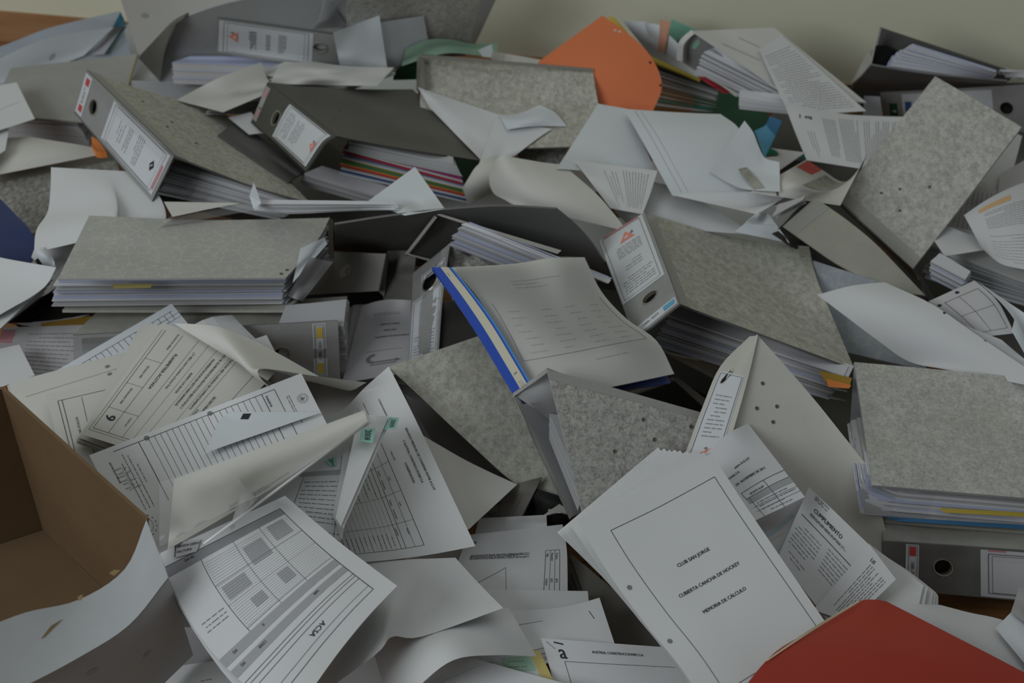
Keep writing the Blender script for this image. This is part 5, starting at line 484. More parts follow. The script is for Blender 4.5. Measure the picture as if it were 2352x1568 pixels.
{'n':'lever_arch_binder','l':'granite binder standing tilted near the right edge,its four rivets towards the viewer','c':'binder','g':None,'p':[{'k':'S','part':'back_cover','m':'greyboard_dark','G':[(-5,[2499,7508,604,7,7,-2,7,7,-1,7,6,-2,7,7,-1,2,-56,-42,8,8,-1,9,9,-2,8,9,-1,8,8,-2,-2,-64,-41,9,11,-2,9,10,-2,10,11,-1,9,10,-2,-45,-179,40,48,120,-82,11,12,-2,10,13,-2,11,12,-2,-12,-79,-40,12,14,-2,12,14,-2,11,14,-2,12,14,-2])],'th':0.003},{'k':'S','part':'spine','m':'cloth_dark','G':[(-5,[2061,7913,857,136,-20,-121,96,-156,-29,95,-153,-29,93,-149,-28,-412,492,188,138,-20,-125,99,-156,-33,98,-154,-32,95,-149,-32,-422,493,203,141,-19,-130,102,-157,-36,99,-154,-36,98,-151,-35,-432,498,216,143,-22,-132,105,-157,-41,102,-154,-39,91,-178,-20,-431,532,208,144,-28,-132,107,-158,-44,105,-154,-44,94,-179,-23])],'th':0.003},{'k':'S','part':'front_cover','m':'granite','G':[(5,[2109,8073,752,92,-174,-18,93,-163,-22,89,-162,-20,92,-145,-28,-191,832,205,128,-64,-83,89,-189,-2,86,-184,-2,80,-189,6,-171,933,130,94,-196,4,90,-190,3,88,-184,3,86,-179,2,-180,927,121,96,-196,8,92,-191,8,89,-185,7,87,-179,8,-184,932,102,97,-198,14,94,-192,12,91,-185,12,88,-180,12])],'P':[('f',0,0,1,0.075,'cloth'),('e',0.3,0.21,3.2,'rivet'),('e',0.42,0.3,3.2,'rivet'),('e',0.55,0.2,3.2,'rivet'),('e',0.64,0.42,3.2,'rivet')],'th':0.003}]},
{'n':'printed_sheet','l':'punched form with ruled boxes lying folded at the right edge','c':'paper','g':None,'p':[{'k':'S','part':None,'m':'paper_grey','G':[(-5,[2394,6807,880,68,23,20,68,24,20,69,23,20,68,24,20,-215,-153,-100,66,11,26,66,12,26,66,12,26,65,11,26,-206,-105,-124,63,1,28,62,2,28,62,1,28,61,1,28,-191,-63,-132,56,-8,24,55,-7,25,54,-7,24,55,-7,24,-163,-29,-117,47,-16,20,48,-15,20,47,-16,20,46,-15,20])],'P':[('r',0.2,0.15,0.9,0.9,0.6),('l',0.5,0.15,0.5,0.9,0.5),('l',0.2,0.5,0.9,0.5,0.5),('e',0.08,0.16,2.6,'ink'),('e',0.55,0.07,2.6,'ink')]}]},
{'n':'loose_sheet','l':'crumpled white strip at the right edge hanging over the punched form','c':'paper','g':None,'p':[{'k':'S','part':None,'m':'paper_cool','G':[(-5,[2657,6840,1001,48,-76,0,48,-75,0,47,-75,0,47,-73,0,-134,215,-12,22,-110,17,30,-84,-1,40,-60,-18,49,-36,-36,-85,207,25,4,-119,17,16,-85,-7,30,-54,-31,43,-24,-54,-44,205,45,-2,-105,3,8,-81,-15,17,-58,-33,28,-35,-50,-73,201,39,23,-63,-27,20,-70,-22,19,-71,-20,18,-71,-19])]}]},
{'n':'loose_sheet','l':'second plain sheet under the big blank sheet on the right','c':'paper','g':None,'p':[{'k':'S','part':None,'m':'paper','G':[(-5,[2331,6846,825,103,-98,12,101,-92,8,106,-77,-3,106,-70,-7,-344,196,-16,104,-66,-3,97,-78,7,99,-67,0,106,-48,-16,-335,121,6,97,-54,-3,97,-53,-2,96,-53,-2,78,-88,27,-300,113,-26,92,-42,-2,92,-42,-2,85,-55,9,80,-62,16,-282,70,-27,87,-31,-2,87,-31,-1,82,-38,5,86,-31,-2])]}]},
{'n':'loose_sheet','l':'big blank sheet with two punch marks sweeping across the right-hand side','c':'paper','g':None,'p':[{'k':'S','part':None,'m':'paper','G':[(-5,[1766,6870,880,94,13,24,97,14,20,101,19,3,105,23,-7,-237,-196,-107,106,-34,57,109,-21,47,115,-6,24,122,8,7,-293,-73,-201,116,-61,65,118,-46,52,126,-29,31,132,-11,13,-332,20,-214,127,-76,62,129,-65,52,132,-52,39,136,-40,26,-365,82,-113,141,-74,21,139,-72,20,137,-72,20,134,-70,19])],'P':[('q',[(0.976,0.321),(1.003,0.321),(1.003,0.33),(0.959,0.338)],'ink'),('q',[(0.994,0.548),(1.003,0.557),(1.003,0.566),(0.985,0.566)],'ink')]}]},
{'n':'lever_arch_binder','l':'binder lying open in the centre,its cover arching over a black hollow','c':'binder','g':None,'p':[{'k':'S','part':'front_cover','m':'greyboard_dark','G':[(-5,[-1025,7118,1200,322,-1,59,320,-2,45,319,-5,28,318,-10,-12,-1319,262,-341,368,-55,74,362,-56,61,357,-56,48,351,-60,17,-1482,491,-439,415,-117,88,402,-115,78,391,-113,67,381,-113,45,-1637,743,-537,459,-187,102,440,-181,93,421,-174,85,405,-169,72,-1776,1022,-633,505,-269,119,478,-254,113,453,-240,107,428,-228,101])],'th':0.003}]},
{'n':'lever_arch_binder','l':'binder lying end-on under the arched cover,crammed with fanned pages','c':'binder','g':None,'p':[{'k':'S','part':'inner_spine','m':'black_board','G':[(-5,[-443,7144,1249,36,11,-18,35,15,-20,37,6,-15,37,-13,-2,-194,49,-60,43,-6,-7,42,19,-24,44,-10,-4,44,-11,-3,-224,73,-78,50,-8,-5,51,-8,-6,50,-8,-5,51,-8,-6,-252,61,-70,58,-5,-8,57,-5,-8,57,-4,-8,58,-5,-8,-280,47,-61,64,-1,-11,65,-1,-11,64,0,-10,64,-1,-11])],'th':0.003},{'k':'S','part':'spine_edge','m':'cloth','G':[(-5,[-645,7308,861,50,-36,96,50,-35,93,49,-45,99,49,-53,103,-193,167,-391,50,-38,97,50,-38,95,49,-47,100,48,-50,100,-192,172,-392,51,-42,98,49,-40,96,48,-46,98,47,-41,94,-189,167,-385,50,-44,99,49,-43,97,47,-43,95,47,-43,94,-188,172,-385,50,-47,100,48,-47,98,48,-45,97,47,-44,94])]},{'k':'S','part':'lower_edge','m':'cloth','G':[(-5,[-644,7289,874,6,1,0,5,-1,2,5,-1,1,5,1,0,17,-17,-4,5,2,0,5,1,0,4,2,0,5,2,0,18,-24,-2,5,2,0,4,3,0,5,3,0,4,3,0,20,-28,-1,4,3,0,4,4,0,4,3,0,4,4,0,21,-31,-2,3,4,0,4,4,0,4,5,0,4,4,1])]},{'k':'S','part':'upper_edge','m':'cloth','G':[(-5,[-441,7128,1263,7,3,-1,8,-3,4,7,-1,2,8,3,0,146,-67,-29,7,3,0,7,4,0,8,4,0,7,4,0,147,-103,-8,7,5,0,6,5,0,7,6,0,7,5,0,146,-108,-7,6,7,0,7,7,0,6,6,0,7,7,0,144,-112,-8,6,8,0,7,8,0,6,8,1,6,9,0])]},{'k':'K','part':'page_block','m':['pages_blue','pages','pages','pages_grey'],'G':[(5,[-367,7231,981,101,-24,-31,101,-47,-14,101,-47,-14,100,-46,-14,-361,191,72,106,-24,-31,107,-46,-15,107,-47,-14,105,-46,-15,-384,213,58,113,-47,-16,113,-46,-15,112,-46,-14,111,-46,-15,-406,190,73,118,-27,-29,118,-44,-16,118,-45,-16,117,-45,-15,-428,167,90,124,-22,-33,123,-27,-28,124,-45,-16,122,-45,-16]),(5,[-290,7064,1249,212,-106,-30,208,-99,-34,206,-104,-27,202,-103,-28,-820,412,122,211,-111,-26,207,-88,-41,204,-104,-27,202,-102,-27,-816,405,124,209,-112,-25,207,-80,-44,203,-104,-28,201,-101,-27,-813,399,125,209,-120,-18,205,-98,-32,203,-73,-48,200,-101,-27,-810,397,125,208,-124,-15,204,-96,-32,203,-69,-50,199,-100,-27])],'nn':22,'j':2.0}]},
{'n':'lever_arch_binder','l':'brownish binder spine with a faint oval mark right of the marbled binder','c':'binder','g':None,'p':[{'k':'S','part':'side_board','m':'brown_grey','G':[(-5,[-793,7715,601,48,-26,19,56,-122,85,50,-58,40,48,-43,31,-207,187,-228,49,-29,21,59,-138,98,48,-33,23,47,-32,24,-206,149,-204,50,-29,22,49,-29,21,49,-29,20,48,-28,21,-198,32,-121,50,-29,22,49,-29,21,50,-28,21,49,-29,21,-201,33,-121,51,-29,22,50,-29,21,50,-28,22,49,-29,21])],'th':0.003},{'k':'S','part':'hinge_edge','m':'cloth_dark','G':[(-5,[-780,7467,752,5,7,-8,4,8,-7,5,7,-8,4,7,-7,-33,-30,-40,6,4,-8,6,5,-7,5,4,-8,6,4,-8,-38,-18,-40,7,1,-8,7,2,-7,7,1,-8,7,1,-8,-44,-6,-40,9,-2,-8,8,-2,-8,8,-3,-7,9,-7,-5,-49,13,-44,9,-5,-8,10,-5,-8,12,-26,8,10,-14,-2])],'th':0.002},{'k':'S','part':'spine','m':'brown_grey2','G':[(-5,[-1179,7761,566,103,-79,49,102,-77,49,100,-76,47,98,-74,47,-452,295,-271,113,-80,55,111,-79,54,108,-78,52,107,-76,52,-488,303,-294,123,-83,61,119,-81,60,118,-79,58,114,-77,57,-523,309,-316,132,-85,67,129,-82,65,126,-81,64,123,-79,63,-560,316,-341,142,-86,73,138,-84,72,135,-83,69,131,-80,68])],'P':[('e',0.45,0.45,12,'stain'),('e',0.5,0.45,7,'brown_grey2')],'th':0.003}]},
{'n':'printed_sheet','l':'booklet pages leaning behind the upside-down title page in the gap','c':'paper','g':None,'p':[{'k':'F','part':'page','m':'paper_grey','G':[(5,[-1053,6862,280,62,0,0,62,0,0,63,0,0,62,0,0,-248,163,0,64,1,0,64,2,0,64,1,0,64,1,0,-254,163,0,66,3,0,65,3,0,66,2,0,66,3,0,-261,162,0,67,4,0,67,5,0,68,4,0,67,4,0,-268,161,0,69,6,0,70,6,0,69,6,0,69,5,0]),(5,[-1013,6774,360,61,0,0,62,0,0,61,0,0,62,0,0,-241,164,0,61,2,0,62,1,0,61,1,0,62,2,0,-241,164,0,61,2,0,62,3,0,61,3,0,62,2,0,-241,164,0,61,4,0,62,4,0,61,4,0,62,5,0,-241,163,0,62,5,0,61,6,0,62,6,0,61,5,0])],'nn':4,'j':1.0}]},
{'n':'printed_sheet','l':'upside-down title page with a curved arrow emblem beside the yellow-tagged spine','c':'paper','g':None,'p':[{'k':'S','part':None,'m':'paper_grey','G':[(-5,[-544,6758,407,-115,-21,-8,-115,-22,-7,-115,-21,-7,-114,-21,-8,448,237,40,-108,-20,-2,-108,-19,-3,-108,-17,-9,-108,-16,-14,422,227,39,-101,-17,3,-101,-17,2,-102,-13,-10,-100,-10,-21,393,217,36,-94,-15,10,-94,-14,6,-94,-9,-12,-94,-5,-27,372,121,99,-86,-13,15,-93,57,-40,-88,13,-26,-87,1,-34])],'P':[('t','DOSIFICACION DE HORMIGON',0.15,0.53,4,'l'),('t','PARA VIGAS',0.35,0.61,4,'l'),('t','UNION CANTARES',0.3,0.69,4,'l'),('p',0.3,0.8,0.75,0.84,2,1.6),('arrow',0.5,0.25,14)]}]},
{'n':'lever_arch_binder','l':'grey binder standing below the fanned pages,a printed label and round hole on its spine','c':'binder','g':None,'p':[{'k':'S','part':'top_board','m':'granite_dark','G':[(-5,[-384,7269,955,67,-38,-8,63,59,-75,67,-39,-7,67,-39,-7,-258,24,10,77,31,-32,79,-17,2,79,-17,2,79,-121,76,-307,89,-133,91,5,11,90,4,10,90,5,11,91,-111,94,-353,14,-177,102,26,19,102,27,20,102,26,19,102,-96,107,-399,-65,-215,113,48,27,114,47,28,114,48,28,112,-71,114])],'th':0.003},{'k':'S','part':'front_cover','m':'black_board','G':[(-5,[-438,6998,710,136,50,11,138,64,1,139,133,-49,142,81,-10,-558,-361,-46,135,59,-9,137,59,-9,139,60,-9,140,60,-10,-554,-280,-48,135,39,-9,136,39,-8,138,40,-8,138,40,-8,-549,-201,-54,135,20,-7,135,20,-6,135,20,-7,137,21,-7,-544,-124,-59,134,1,-6,134,1,-5,134,1,-5,135,2,-5])],'th':0.003},{'k':'S','part':'spine','m':'spine_grey','G':[(-5,[-586,7119,852,54,40,27,54,40,27,55,36,30,57,-10,62,-229,-166,-272,50,28,24,50,28,24,50,28,23,50,28,25,-210,-172,-223,47,16,21,47,16,21,51,-36,60,47,10,25,-199,-92,-234,46,12,11,45,13,10,47,-21,38,46,-1,21,-188,-124,-160,44,5,4,44,12,-1,42,33,-18,45,-10,16])],'th':0.003,'H':[(0.52,0.22,0.0125)],'d':[{'part':'spine_label','a':(0.03,0.32,0.93,0.98),'mat':'label','P':[('r',0.05,0.02,0.95,0.98,0.5),('p',0.3,0.08,0.7,0.5,5,1.8),('p',0.12,0.55,0.88,0.95,9,1.8)],'pw':0.07,'pl':0.2,'lab':None},{'part':'code_label','a':(0.25,0.1,0.92,0.17),'mat':'label','P':[('r',0.05,0.1,0.95,0.9,0.5),('p',0.2,0.3,0.8,0.8,1,3)],'pw':0.05,'pl':0.02,'lab':None}],'r':[{'part':'finger_ring','a':(0.52,0.22,0.0125)}]}]},  # front_cover coloured black for the report's shadow; top_board is the lit part
{'n':'lever_arch_binder','l':'grey binder lying flat with a yellow-and-white OBR tag on its spine,under the marbled binder','c':'binder','g':None,'p':[{'k':'S','part':'front_cover','m':'granite_dull','G':[(-5,[-2488,7049,619,365,51,-8,369,50,-9,372,52,-9,376,52,-9,-1497,-284,52,367,49,-9,371,49,-9,375,50,-9,378,51,-9,-1506,-277,52,370,48,-8,373,48,-9,377,48,-9,380,49,-9,-1515,-270,51,372,46,-8,376,47,-9,379,47,-9,382,48,-9,-1523,-263,51,374,45,-9,377,45,-9,382,46,-8,385,46,-9])],'th':0.003},{'k':'K','part':'page_block','m':'pages_grey','G':[(5,[-1372,6689,431,97,16,-5,97,16,-5,98,16,-5,98,16,-5,-385,42,66,95,14,-6,95,14,-5,96,15,-5,97,14,-6,-379,50,68,94,12,-5,93,13,-6,95,12,-6,94,13,-6,-350,-53,157,92,1,1,91,7,-4,92,8,-3,89,21,-15,-371,130,23,91,0,0,92,-3,2,92,-4,3,88,18,-14]),(2,[-1348,6743,745,379,50,-22,-340,88,76,348,75,-9])],'nn':8,'j':1.0},{'k':'S','part':'spine','m':'spine_grey','G':[(-5,[-2542,6732,690,379,26,7,383,17,14,393,-29,50,380,27,6,-1542,-69,-164,384,16,15,385,16,15,392,-21,43,382,26,7,-1538,-96,-141,377,37,-4,386,15,15,389,3,26,385,20,11,-1510,-192,-62,348,116,-69,387,15,15,388,14,15,387,15,15,-1511,-203,-50,347,120,-75,388,15,15,389,14,15,389,14,16])],'th':0.003,'H':[(0.783,0.55,0.0125)],'d':[{'part':'code_label','a':(0.903,0.03,0.953,0.93),'mat':'label','P':[('r',0.12,0.02,0.88,0.98,0.6),('r',0.22,0.05,0.78,0.95,0.4),('f',0.28,0.07,0.74,0.27,'yellow'),('f',0.28,0.74,0.74,0.93,'yellow'),('V','OBR- 0031',0.5,0.5,6.8)],'pw':0.018,'pl':0.075,'lab':None},{'part':'plastic_label','a':(0.03,0.05,0.3,0.9),'mat':'plastic_clear','P':[],'pw':0.07,'pl':0.07,'lab':None}],'r':[{'part':'finger_ring','a':(0.783,0.55,0.0125)}]}]},
{'n':'lever_arch_binder','l':'light grey marbled binder lying flat at centre left,thick with papers','c':'binder','g':None,'p':[{'k':'S','part':'back_cover','m':'granite_dull','G':[(5,[-2627,6881,761,320,24,-19,323,25,-19,325,25,-19,347,-77,59,-1299,170,-38,328,25,-19,330,26,-19,332,26,-20,353,-74,55,-1326,169,-34,335,27,-20,337,27,-20,340,27,-20,343,27,-20,-1337,71,41,342,28,-20,345,28,-20,348,28,-21,350,29,-20,-1367,72,42,350,30,-21,353,29,-21,356,30,-21,362,3,-2])],'th':0.004},{'k':'S','part':'spine','m':'dull_beige','G':[(-5,[-1111,7522,979,4,10,-11,4,9,-10,3,10,-10,4,9,-11,-27,-13,-49,5,6,-8,5,6,-8,5,7,-8,5,6,-8,-33,0,-59,6,3,-6,6,3,-6,7,3,-6,6,3,-5,-38,14,-71,7,-1,-3,8,0,-3,8,0,-3,8,-1,-4,-45,28,-82,10,-4,0,9,-4,-1,9,-3,-1,9,-4,0])],'th':0.003},{'k':'K','part':'page_block','m':['pages','pages_blue','pages','pages_grey','pages','pages_warm'],'G':[(5,[-2677,6910,764,330,27,-16,332,27,-15,336,18,-9,346,-21,21,-1302,80,20,332,23,-16,334,24,-16,337,21,-14,345,-9,9,-1305,75,38,335,20,-16,336,20,-16,339,20,-16,340,20,-16,-1306,58,65,338,15,-16,338,16,-16,341,16,-17,342,16,-16,-1313,77,66,339,12,-16,341,12,-17,343,12,-16,344,12,-17]),(5,[-2620,6871,985,319,22,-14,322,22,-15,323,22,-15,325,23,-14,-1274,39,60,327,23,-14,329,22,-15,332,23,-16,333,23,-15,-1305,41,63,335,23,-16,337,23,-15,339,23,-15,342,23,-16,-1301,-62,136,337,28,-18,315,124,-85,348,23,-16,350,24,-16,-1323,-93,158,341,36,-24,317,149,-101,357,24,-16,359,24,-16])],'nn':22,'j':2.2},{'k':'S','part':'divider_tab','m':'yellow_dull','G':[(-2,[-2284,6803,1007,234,22,-13,-209,-60,10,200,19,-10])]},{'k':'S','part':'front_cover','m':'marble','G':[(-5,[-2515,7357,1105,346,29,-38,339,77,-65,358,33,-17,363,12,3,-1408,-335,129,338,32,-39,333,70,-59,348,42,-28,355,23,-11,-1388,-313,126,328,36,-36,331,41,-38,338,33,-22,342,32,-19,-1337,-328,136,316,41,-35,319,41,-33,325,40,-28,328,39,-27,-1284,-343,145,302,43,-30,307,45,-31,310,45,-31,314,45,-32])],'P':[('e',0.965,0.93,3.2,'rivet'),('e',0.975,0.86,3.2,'rivet')],'th':0.003},{'k':'S','part':'loose_page','m':'paper_cool','G':[(-5,[-1244,7152,1011,31,36,-6,31,34,-3,30,43,-10,29,56,-19,-122,-263,42,33,54,-6,32,60,-10,31,65,-13,32,70,-16,-128,-341,48,33,79,-11,33,81,-13,32,91,-18,35,77,-9,-140,-384,30,35,90,-8,37,92,-8,36,94,-8,38,95,-9,-148,-451,29,37,106,-7,38,108,-8,39,111,-8,40,113,-8])]}]},
{'n':'printed_sheet','l':'grey sheet poking out from the lower right corner of the marbled binder','c':'paper','g':None,'p':[{'k':'S','part':None,'m':'paper_grey','G':[(-5,[-1176,7049,1021,29,26,-28,25,52,-46,29,22,-25,31,23,-25,-137,-214,119,22,46,-42,14,97,-79,27,20,-24,27,20,-24,-119,-239,140,12,82,-69,12,92,-76,24,17,-23,25,18,-22,-133,-96,37,21,20,-24,22,15,-21,22,15,-21,22,16,-21,-120,-103,43,17,25,-29,22,-2,-8,19,13,-19,15,36,-37])]}]},
{'n':'plastic_sleeve','l':'clear sleeve lying over the top edge of the marbled binder','c':'sleeve','g':None,'p':[{'k':'S','part':None,'m':'plastic_clear','G':[(-5,[-2102,7276,1075,13,37,-5,13,35,-3,13,39,-6,14,36,-3,80,-75,0,11,32,-3,12,31,-1,12,30,-1,12,30,-1,91,-64,-3,9,28,-1,10,29,0,9,28,-1,9,28,-1,104,-56,-3,7,26,-1,6,27,-1,6,26,0,6,27,-1,118,-49,-4,3,25,0,3,24,-1,4,25,0,3,25,-1])]}]},
{'n':'loose_sheet','l':'white paper wedge below the label of the tilted crest binder','c':'paper','g':None,'p':[{'k':'S','part':None,'m':'paper_warm','G':[(-5,[-2116,7568,1065,117,-1,-1,117,-2,-2,117,-1,-1,117,-1,-2,-447,-37,6,98,4,-1,99,4,-1,99,4,-2,99,4,-1,-375,-58,5,81,10,-1,81,9,-1,81,9,-1,81,10,-1,-302,-83,7,63,14,0,62,17,-3,62,16,-2,63,15,-1,-228,-109,10,44,23,-3,44,23,-3,44,22,-2,45,21,-1])]}]},
{'n':'loose_sheet','l':'white sheet standing as a triangle in front of the rainbow dividers','c':'paper','g':None,'p':[{'k':'S','part':None,'m':'paper_cool','G':[(-5,[-596,7782,1180,54,-155,21,53,-151,21,51,-146,21,54,-214,67,-284,605,-155,57,-136,23,56,-132,23,55,-129,22,59,-227,88,-298,563,-181,60,-117,25,59,-114,24,57,-111,24,65,-228,101,-312,509,-199,63,-97,27,61,-96,25,71,-211,102,59,-111,38,-324,455,-216,65,-79,28,64,-78,27,74,-199,107,63,-98,42])]}]},
{'n':'paper_sheaf','l':'thin bundle of sheets rolled up at one end,lying above the marbled binder','c':'paper','g':None,'p':[{'k':'F','part':'page','m':'pages','G':[(5,[-1555,7498,1036,222,-34,-3,227,-50,46,223,-48,45,234,-203,139,-897,346,-217,217,-25,-4,222,-49,42,219,-49,40,229,-198,134,-881,345,-211,214,-28,4,217,-50,38,215,-49,36,221,-150,100,-861,303,-178,211,-33,13,213,-50,33,210,-50,33,214,-112,72,-843,274,-152,210,-42,23,208,-50,29,206,-50,29,206,-80,48]),(5,[-1518,7404,1157,216,-46,29,213,-45,29,211,-45,28,208,-44,28,-836,189,-113,211,-45,29,208,-46,28,206,-44,28,203,-44,28,-817,189,-111,206,-46,28,204,-45,27,201,-45,28,199,-44,27,-798,189,-108,201,-46,27,199,-45,27,196,-44,26,194,-44,27,-778,188,-105,196,-46,26,194,-44,26,191,-45,26,189,-44,26])],'nn':8,'j':1.0},{'k':'S','part':'curled_corner','m':'paper_cool','G':[(-2,[-1519,7399,1312,39,-52,-112,-84,92,-10,32,-87,-36])]}]},
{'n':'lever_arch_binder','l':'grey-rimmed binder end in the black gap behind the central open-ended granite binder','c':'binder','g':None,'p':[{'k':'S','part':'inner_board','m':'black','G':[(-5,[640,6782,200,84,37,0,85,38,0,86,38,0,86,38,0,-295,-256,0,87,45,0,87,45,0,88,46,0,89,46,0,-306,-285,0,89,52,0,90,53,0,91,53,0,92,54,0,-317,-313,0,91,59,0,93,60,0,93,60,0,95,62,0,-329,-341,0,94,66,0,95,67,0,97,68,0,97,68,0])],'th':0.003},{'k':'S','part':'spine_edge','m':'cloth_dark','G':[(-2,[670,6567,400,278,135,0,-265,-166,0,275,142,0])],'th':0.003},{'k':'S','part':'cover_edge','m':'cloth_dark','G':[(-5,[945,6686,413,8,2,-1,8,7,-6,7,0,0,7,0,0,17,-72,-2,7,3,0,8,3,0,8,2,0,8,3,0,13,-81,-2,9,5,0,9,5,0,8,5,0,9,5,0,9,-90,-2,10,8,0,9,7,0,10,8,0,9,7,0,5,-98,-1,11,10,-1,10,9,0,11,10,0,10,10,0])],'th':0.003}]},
{'n':'lever_arch_binder','l':'large granite binder right of centre with a blue-tagged OBR spine label','c':'binder','g':None,'p':[{'k':'S','part':'back_cover','m':'granite_dull','G':[(-5,[712,6702,682,49,-35,0,48,-36,0,48,-34,0,47,-35,0,120,119,-97,-62,-28,21,-62,-28,22,132,-21,-15,134,-20,-17,173,76,-110,-174,-20,42,-172,-21,46,217,-7,-30,222,-5,-36,225,32,-121,-287,-11,63,-284,-14,68,304,7,-46,313,9,-54,276,-12,-132,-402,-3,85,-398,-5,91,394,21,-62,406,22,-73])],'th':0.003},{'k':'K','part':'page_block','m':['pages','pages_blue','pages_grey','pages','pages'],'G':[(5,[816,6691,658,243,-106,-15,234,-123,1,230,-120,0,224,-117,1,-887,536,-2,240,-124,1,234,-120,1,229,-118,0,224,-115,1,-885,527,-2,239,-121,1,234,-118,1,229,-115,0,224,-113,1,-883,517,-2,238,-118,1,233,-115,1,229,-113,0,224,-111,1,-882,508,-2,238,-115,1,233,-113,1,228,-110,0,224,-109,1]),(5,[914,6779,806,239,-143,1,233,-139,0,227,-136,0,221,-132,1,-896,572,-1,235,-143,0,229,-140,1,224,-136,0,217,-133,0,-881,575,-1,231,-144,1,226,-141,0,220,-137,0,214,-133,0,-867,577,0,228,-145,0,221,-141,0,217,-137,1,210,-134,0,-852,579,-1,224,-145,1,218,-141,0,213,-138,0,207,-134,0])],'nn':20,'j':1.5},{'k':'S','part':'divider_tab','m':'ochre','G':[(-2,[1686,6274,807,172,-67,1,-150,-35,-2,128,-23,1])]},{'k':'S','part':'divider_tab','m':'orange_bright','G':[(-5,[1713,6187,818,32,-13,0,31,-13,0,32,-12,0,32,-10,-3,-127,32,3,31,-11,0,30,-10,-1,31,-8,-2,32,-8,-2,-124,22,3,30,-6,-2,30,-7,-1,30,-7,-1,30,-8,-1,-119,16,2,29,-6,-1,28,-5,0,29,-6,-1,29,-5,0,-115,6,1,28,-3,0,27,-4,-1,28,-3,0,28,-3,0])]},{'k':'S','part':'front_cover','m':'granite_y','G':[(5,[822,7670,922,26,-331,54,22,-326,63,21,-305,58,20,-287,55,155,1169,-270,31,-241,-12,21,-331,62,20,-310,58,19,-291,55,169,1183,-251,25,-246,-20,19,-334,57,19,-313,54,18,-294,51,180,1177,-185,20,-240,-44,19,-333,41,18,-314,40,1,-358,88,201,1226,-144,-8,-336,3,19,-322,15,45,-214,-55,-8,-382,89])],'P':[('f',0,0,1,0.06,'cloth')],'th':0.003},{'k':'S','part':'spine','m':'spine_grey','G':[(-5,[802,7486,1044,23,-341,66,21,-318,62,20,-297,57,18,-279,54,-151,1222,-283,27,-340,65,24,-318,60,23,-297,56,21,-279,53,-167,1187,-255,33,-306,40,28,-317,58,26,-298,55,24,-279,52,-180,1189,-249,36,-307,38,31,-318,57,29,-297,53,28,-280,50,-191,1222,-265,37,-339,59,34,-318,55,32,-298,52,31,-279,49])],'th':0.003,'H':[(0.76,0.47,0.0125)],'d':[{'part':'spine_label','a':(0.005,0.06,0.66,0.985),'mat':'label','P':[('r',0.03,0.08,0.97,0.93,0.5),('F',0.1,0.28,0.22,0.62,'crest_red'),('p',0.26,0.2,0.42,0.75,6,2,'v'),('p',0.5,0.3,0.62,0.7,3,2,'v'),('p',0.7,0.15,0.92,0.85,6,2.2,'v'),('f',0.0,0.1,0.025,0.9,'red_faint')],'pw':0.2,'pl':0.07,'lab':None},{'part':'code_label','a':(0.915,0.03,0.985,0.95),'mat':'label','P':[('f',0.2,0.03,0.8,0.3,'light_blue'),('V','OBR- 0059',0.5,0.62,7)],'pw':0.022,'pl':0.068,'lab':None}],'r':[{'part':'finger_ring','a':(0.76,0.47,0.0125)}]}]},
{'n':'lever_arch_binder','l':'granite binder half hidden under the blue-spined report,its dark inner side showing','c':'binder','g':None,'p':[{'k':'S','part':'back_cover','m':'greyboard_dark','G':[(-5,[-605,6361,560,118,-52,-40,117,-52,-40,117,-52,-40,116,-51,-40,-393,108,79,122,-58,-25,120,-57,-25,120,-57,-25,118,-57,-25,-405,131,20,125,-63,-10,123,-63,-10,122,-62,-10,121,-61,-10,-416,151,-40,127,-68,5,126,-67,5,124,-67,5,123,-66,5,-426,171,-99,130,-73,21,128,-71,20,126,-71,19,124,-69,20])],'th':0.003},{'k':'S','part':'front_cover','m':'granite_y','G':[(-5,[-673,6216,880,129,71,0,130,73,0,132,73,0,133,74,0,-302,-476,-111,120,69,10,121,71,9,123,71,10,124,72,9,-269,-465,-145,110,68,19,112,68,18,113,70,19,114,70,18,-232,-456,-173,101,67,26,101,68,26,103,68,26,103,70,26,-171,-458,-147,84,69,20,86,69,20,86,70,20,87,70,20])],'th':0.003},{'k':'S','part':'cover_edge','m':'cloth','G':[(-2,[195,5501,536,64,29,9,-79,-92,-26,101,48,12])]}]},
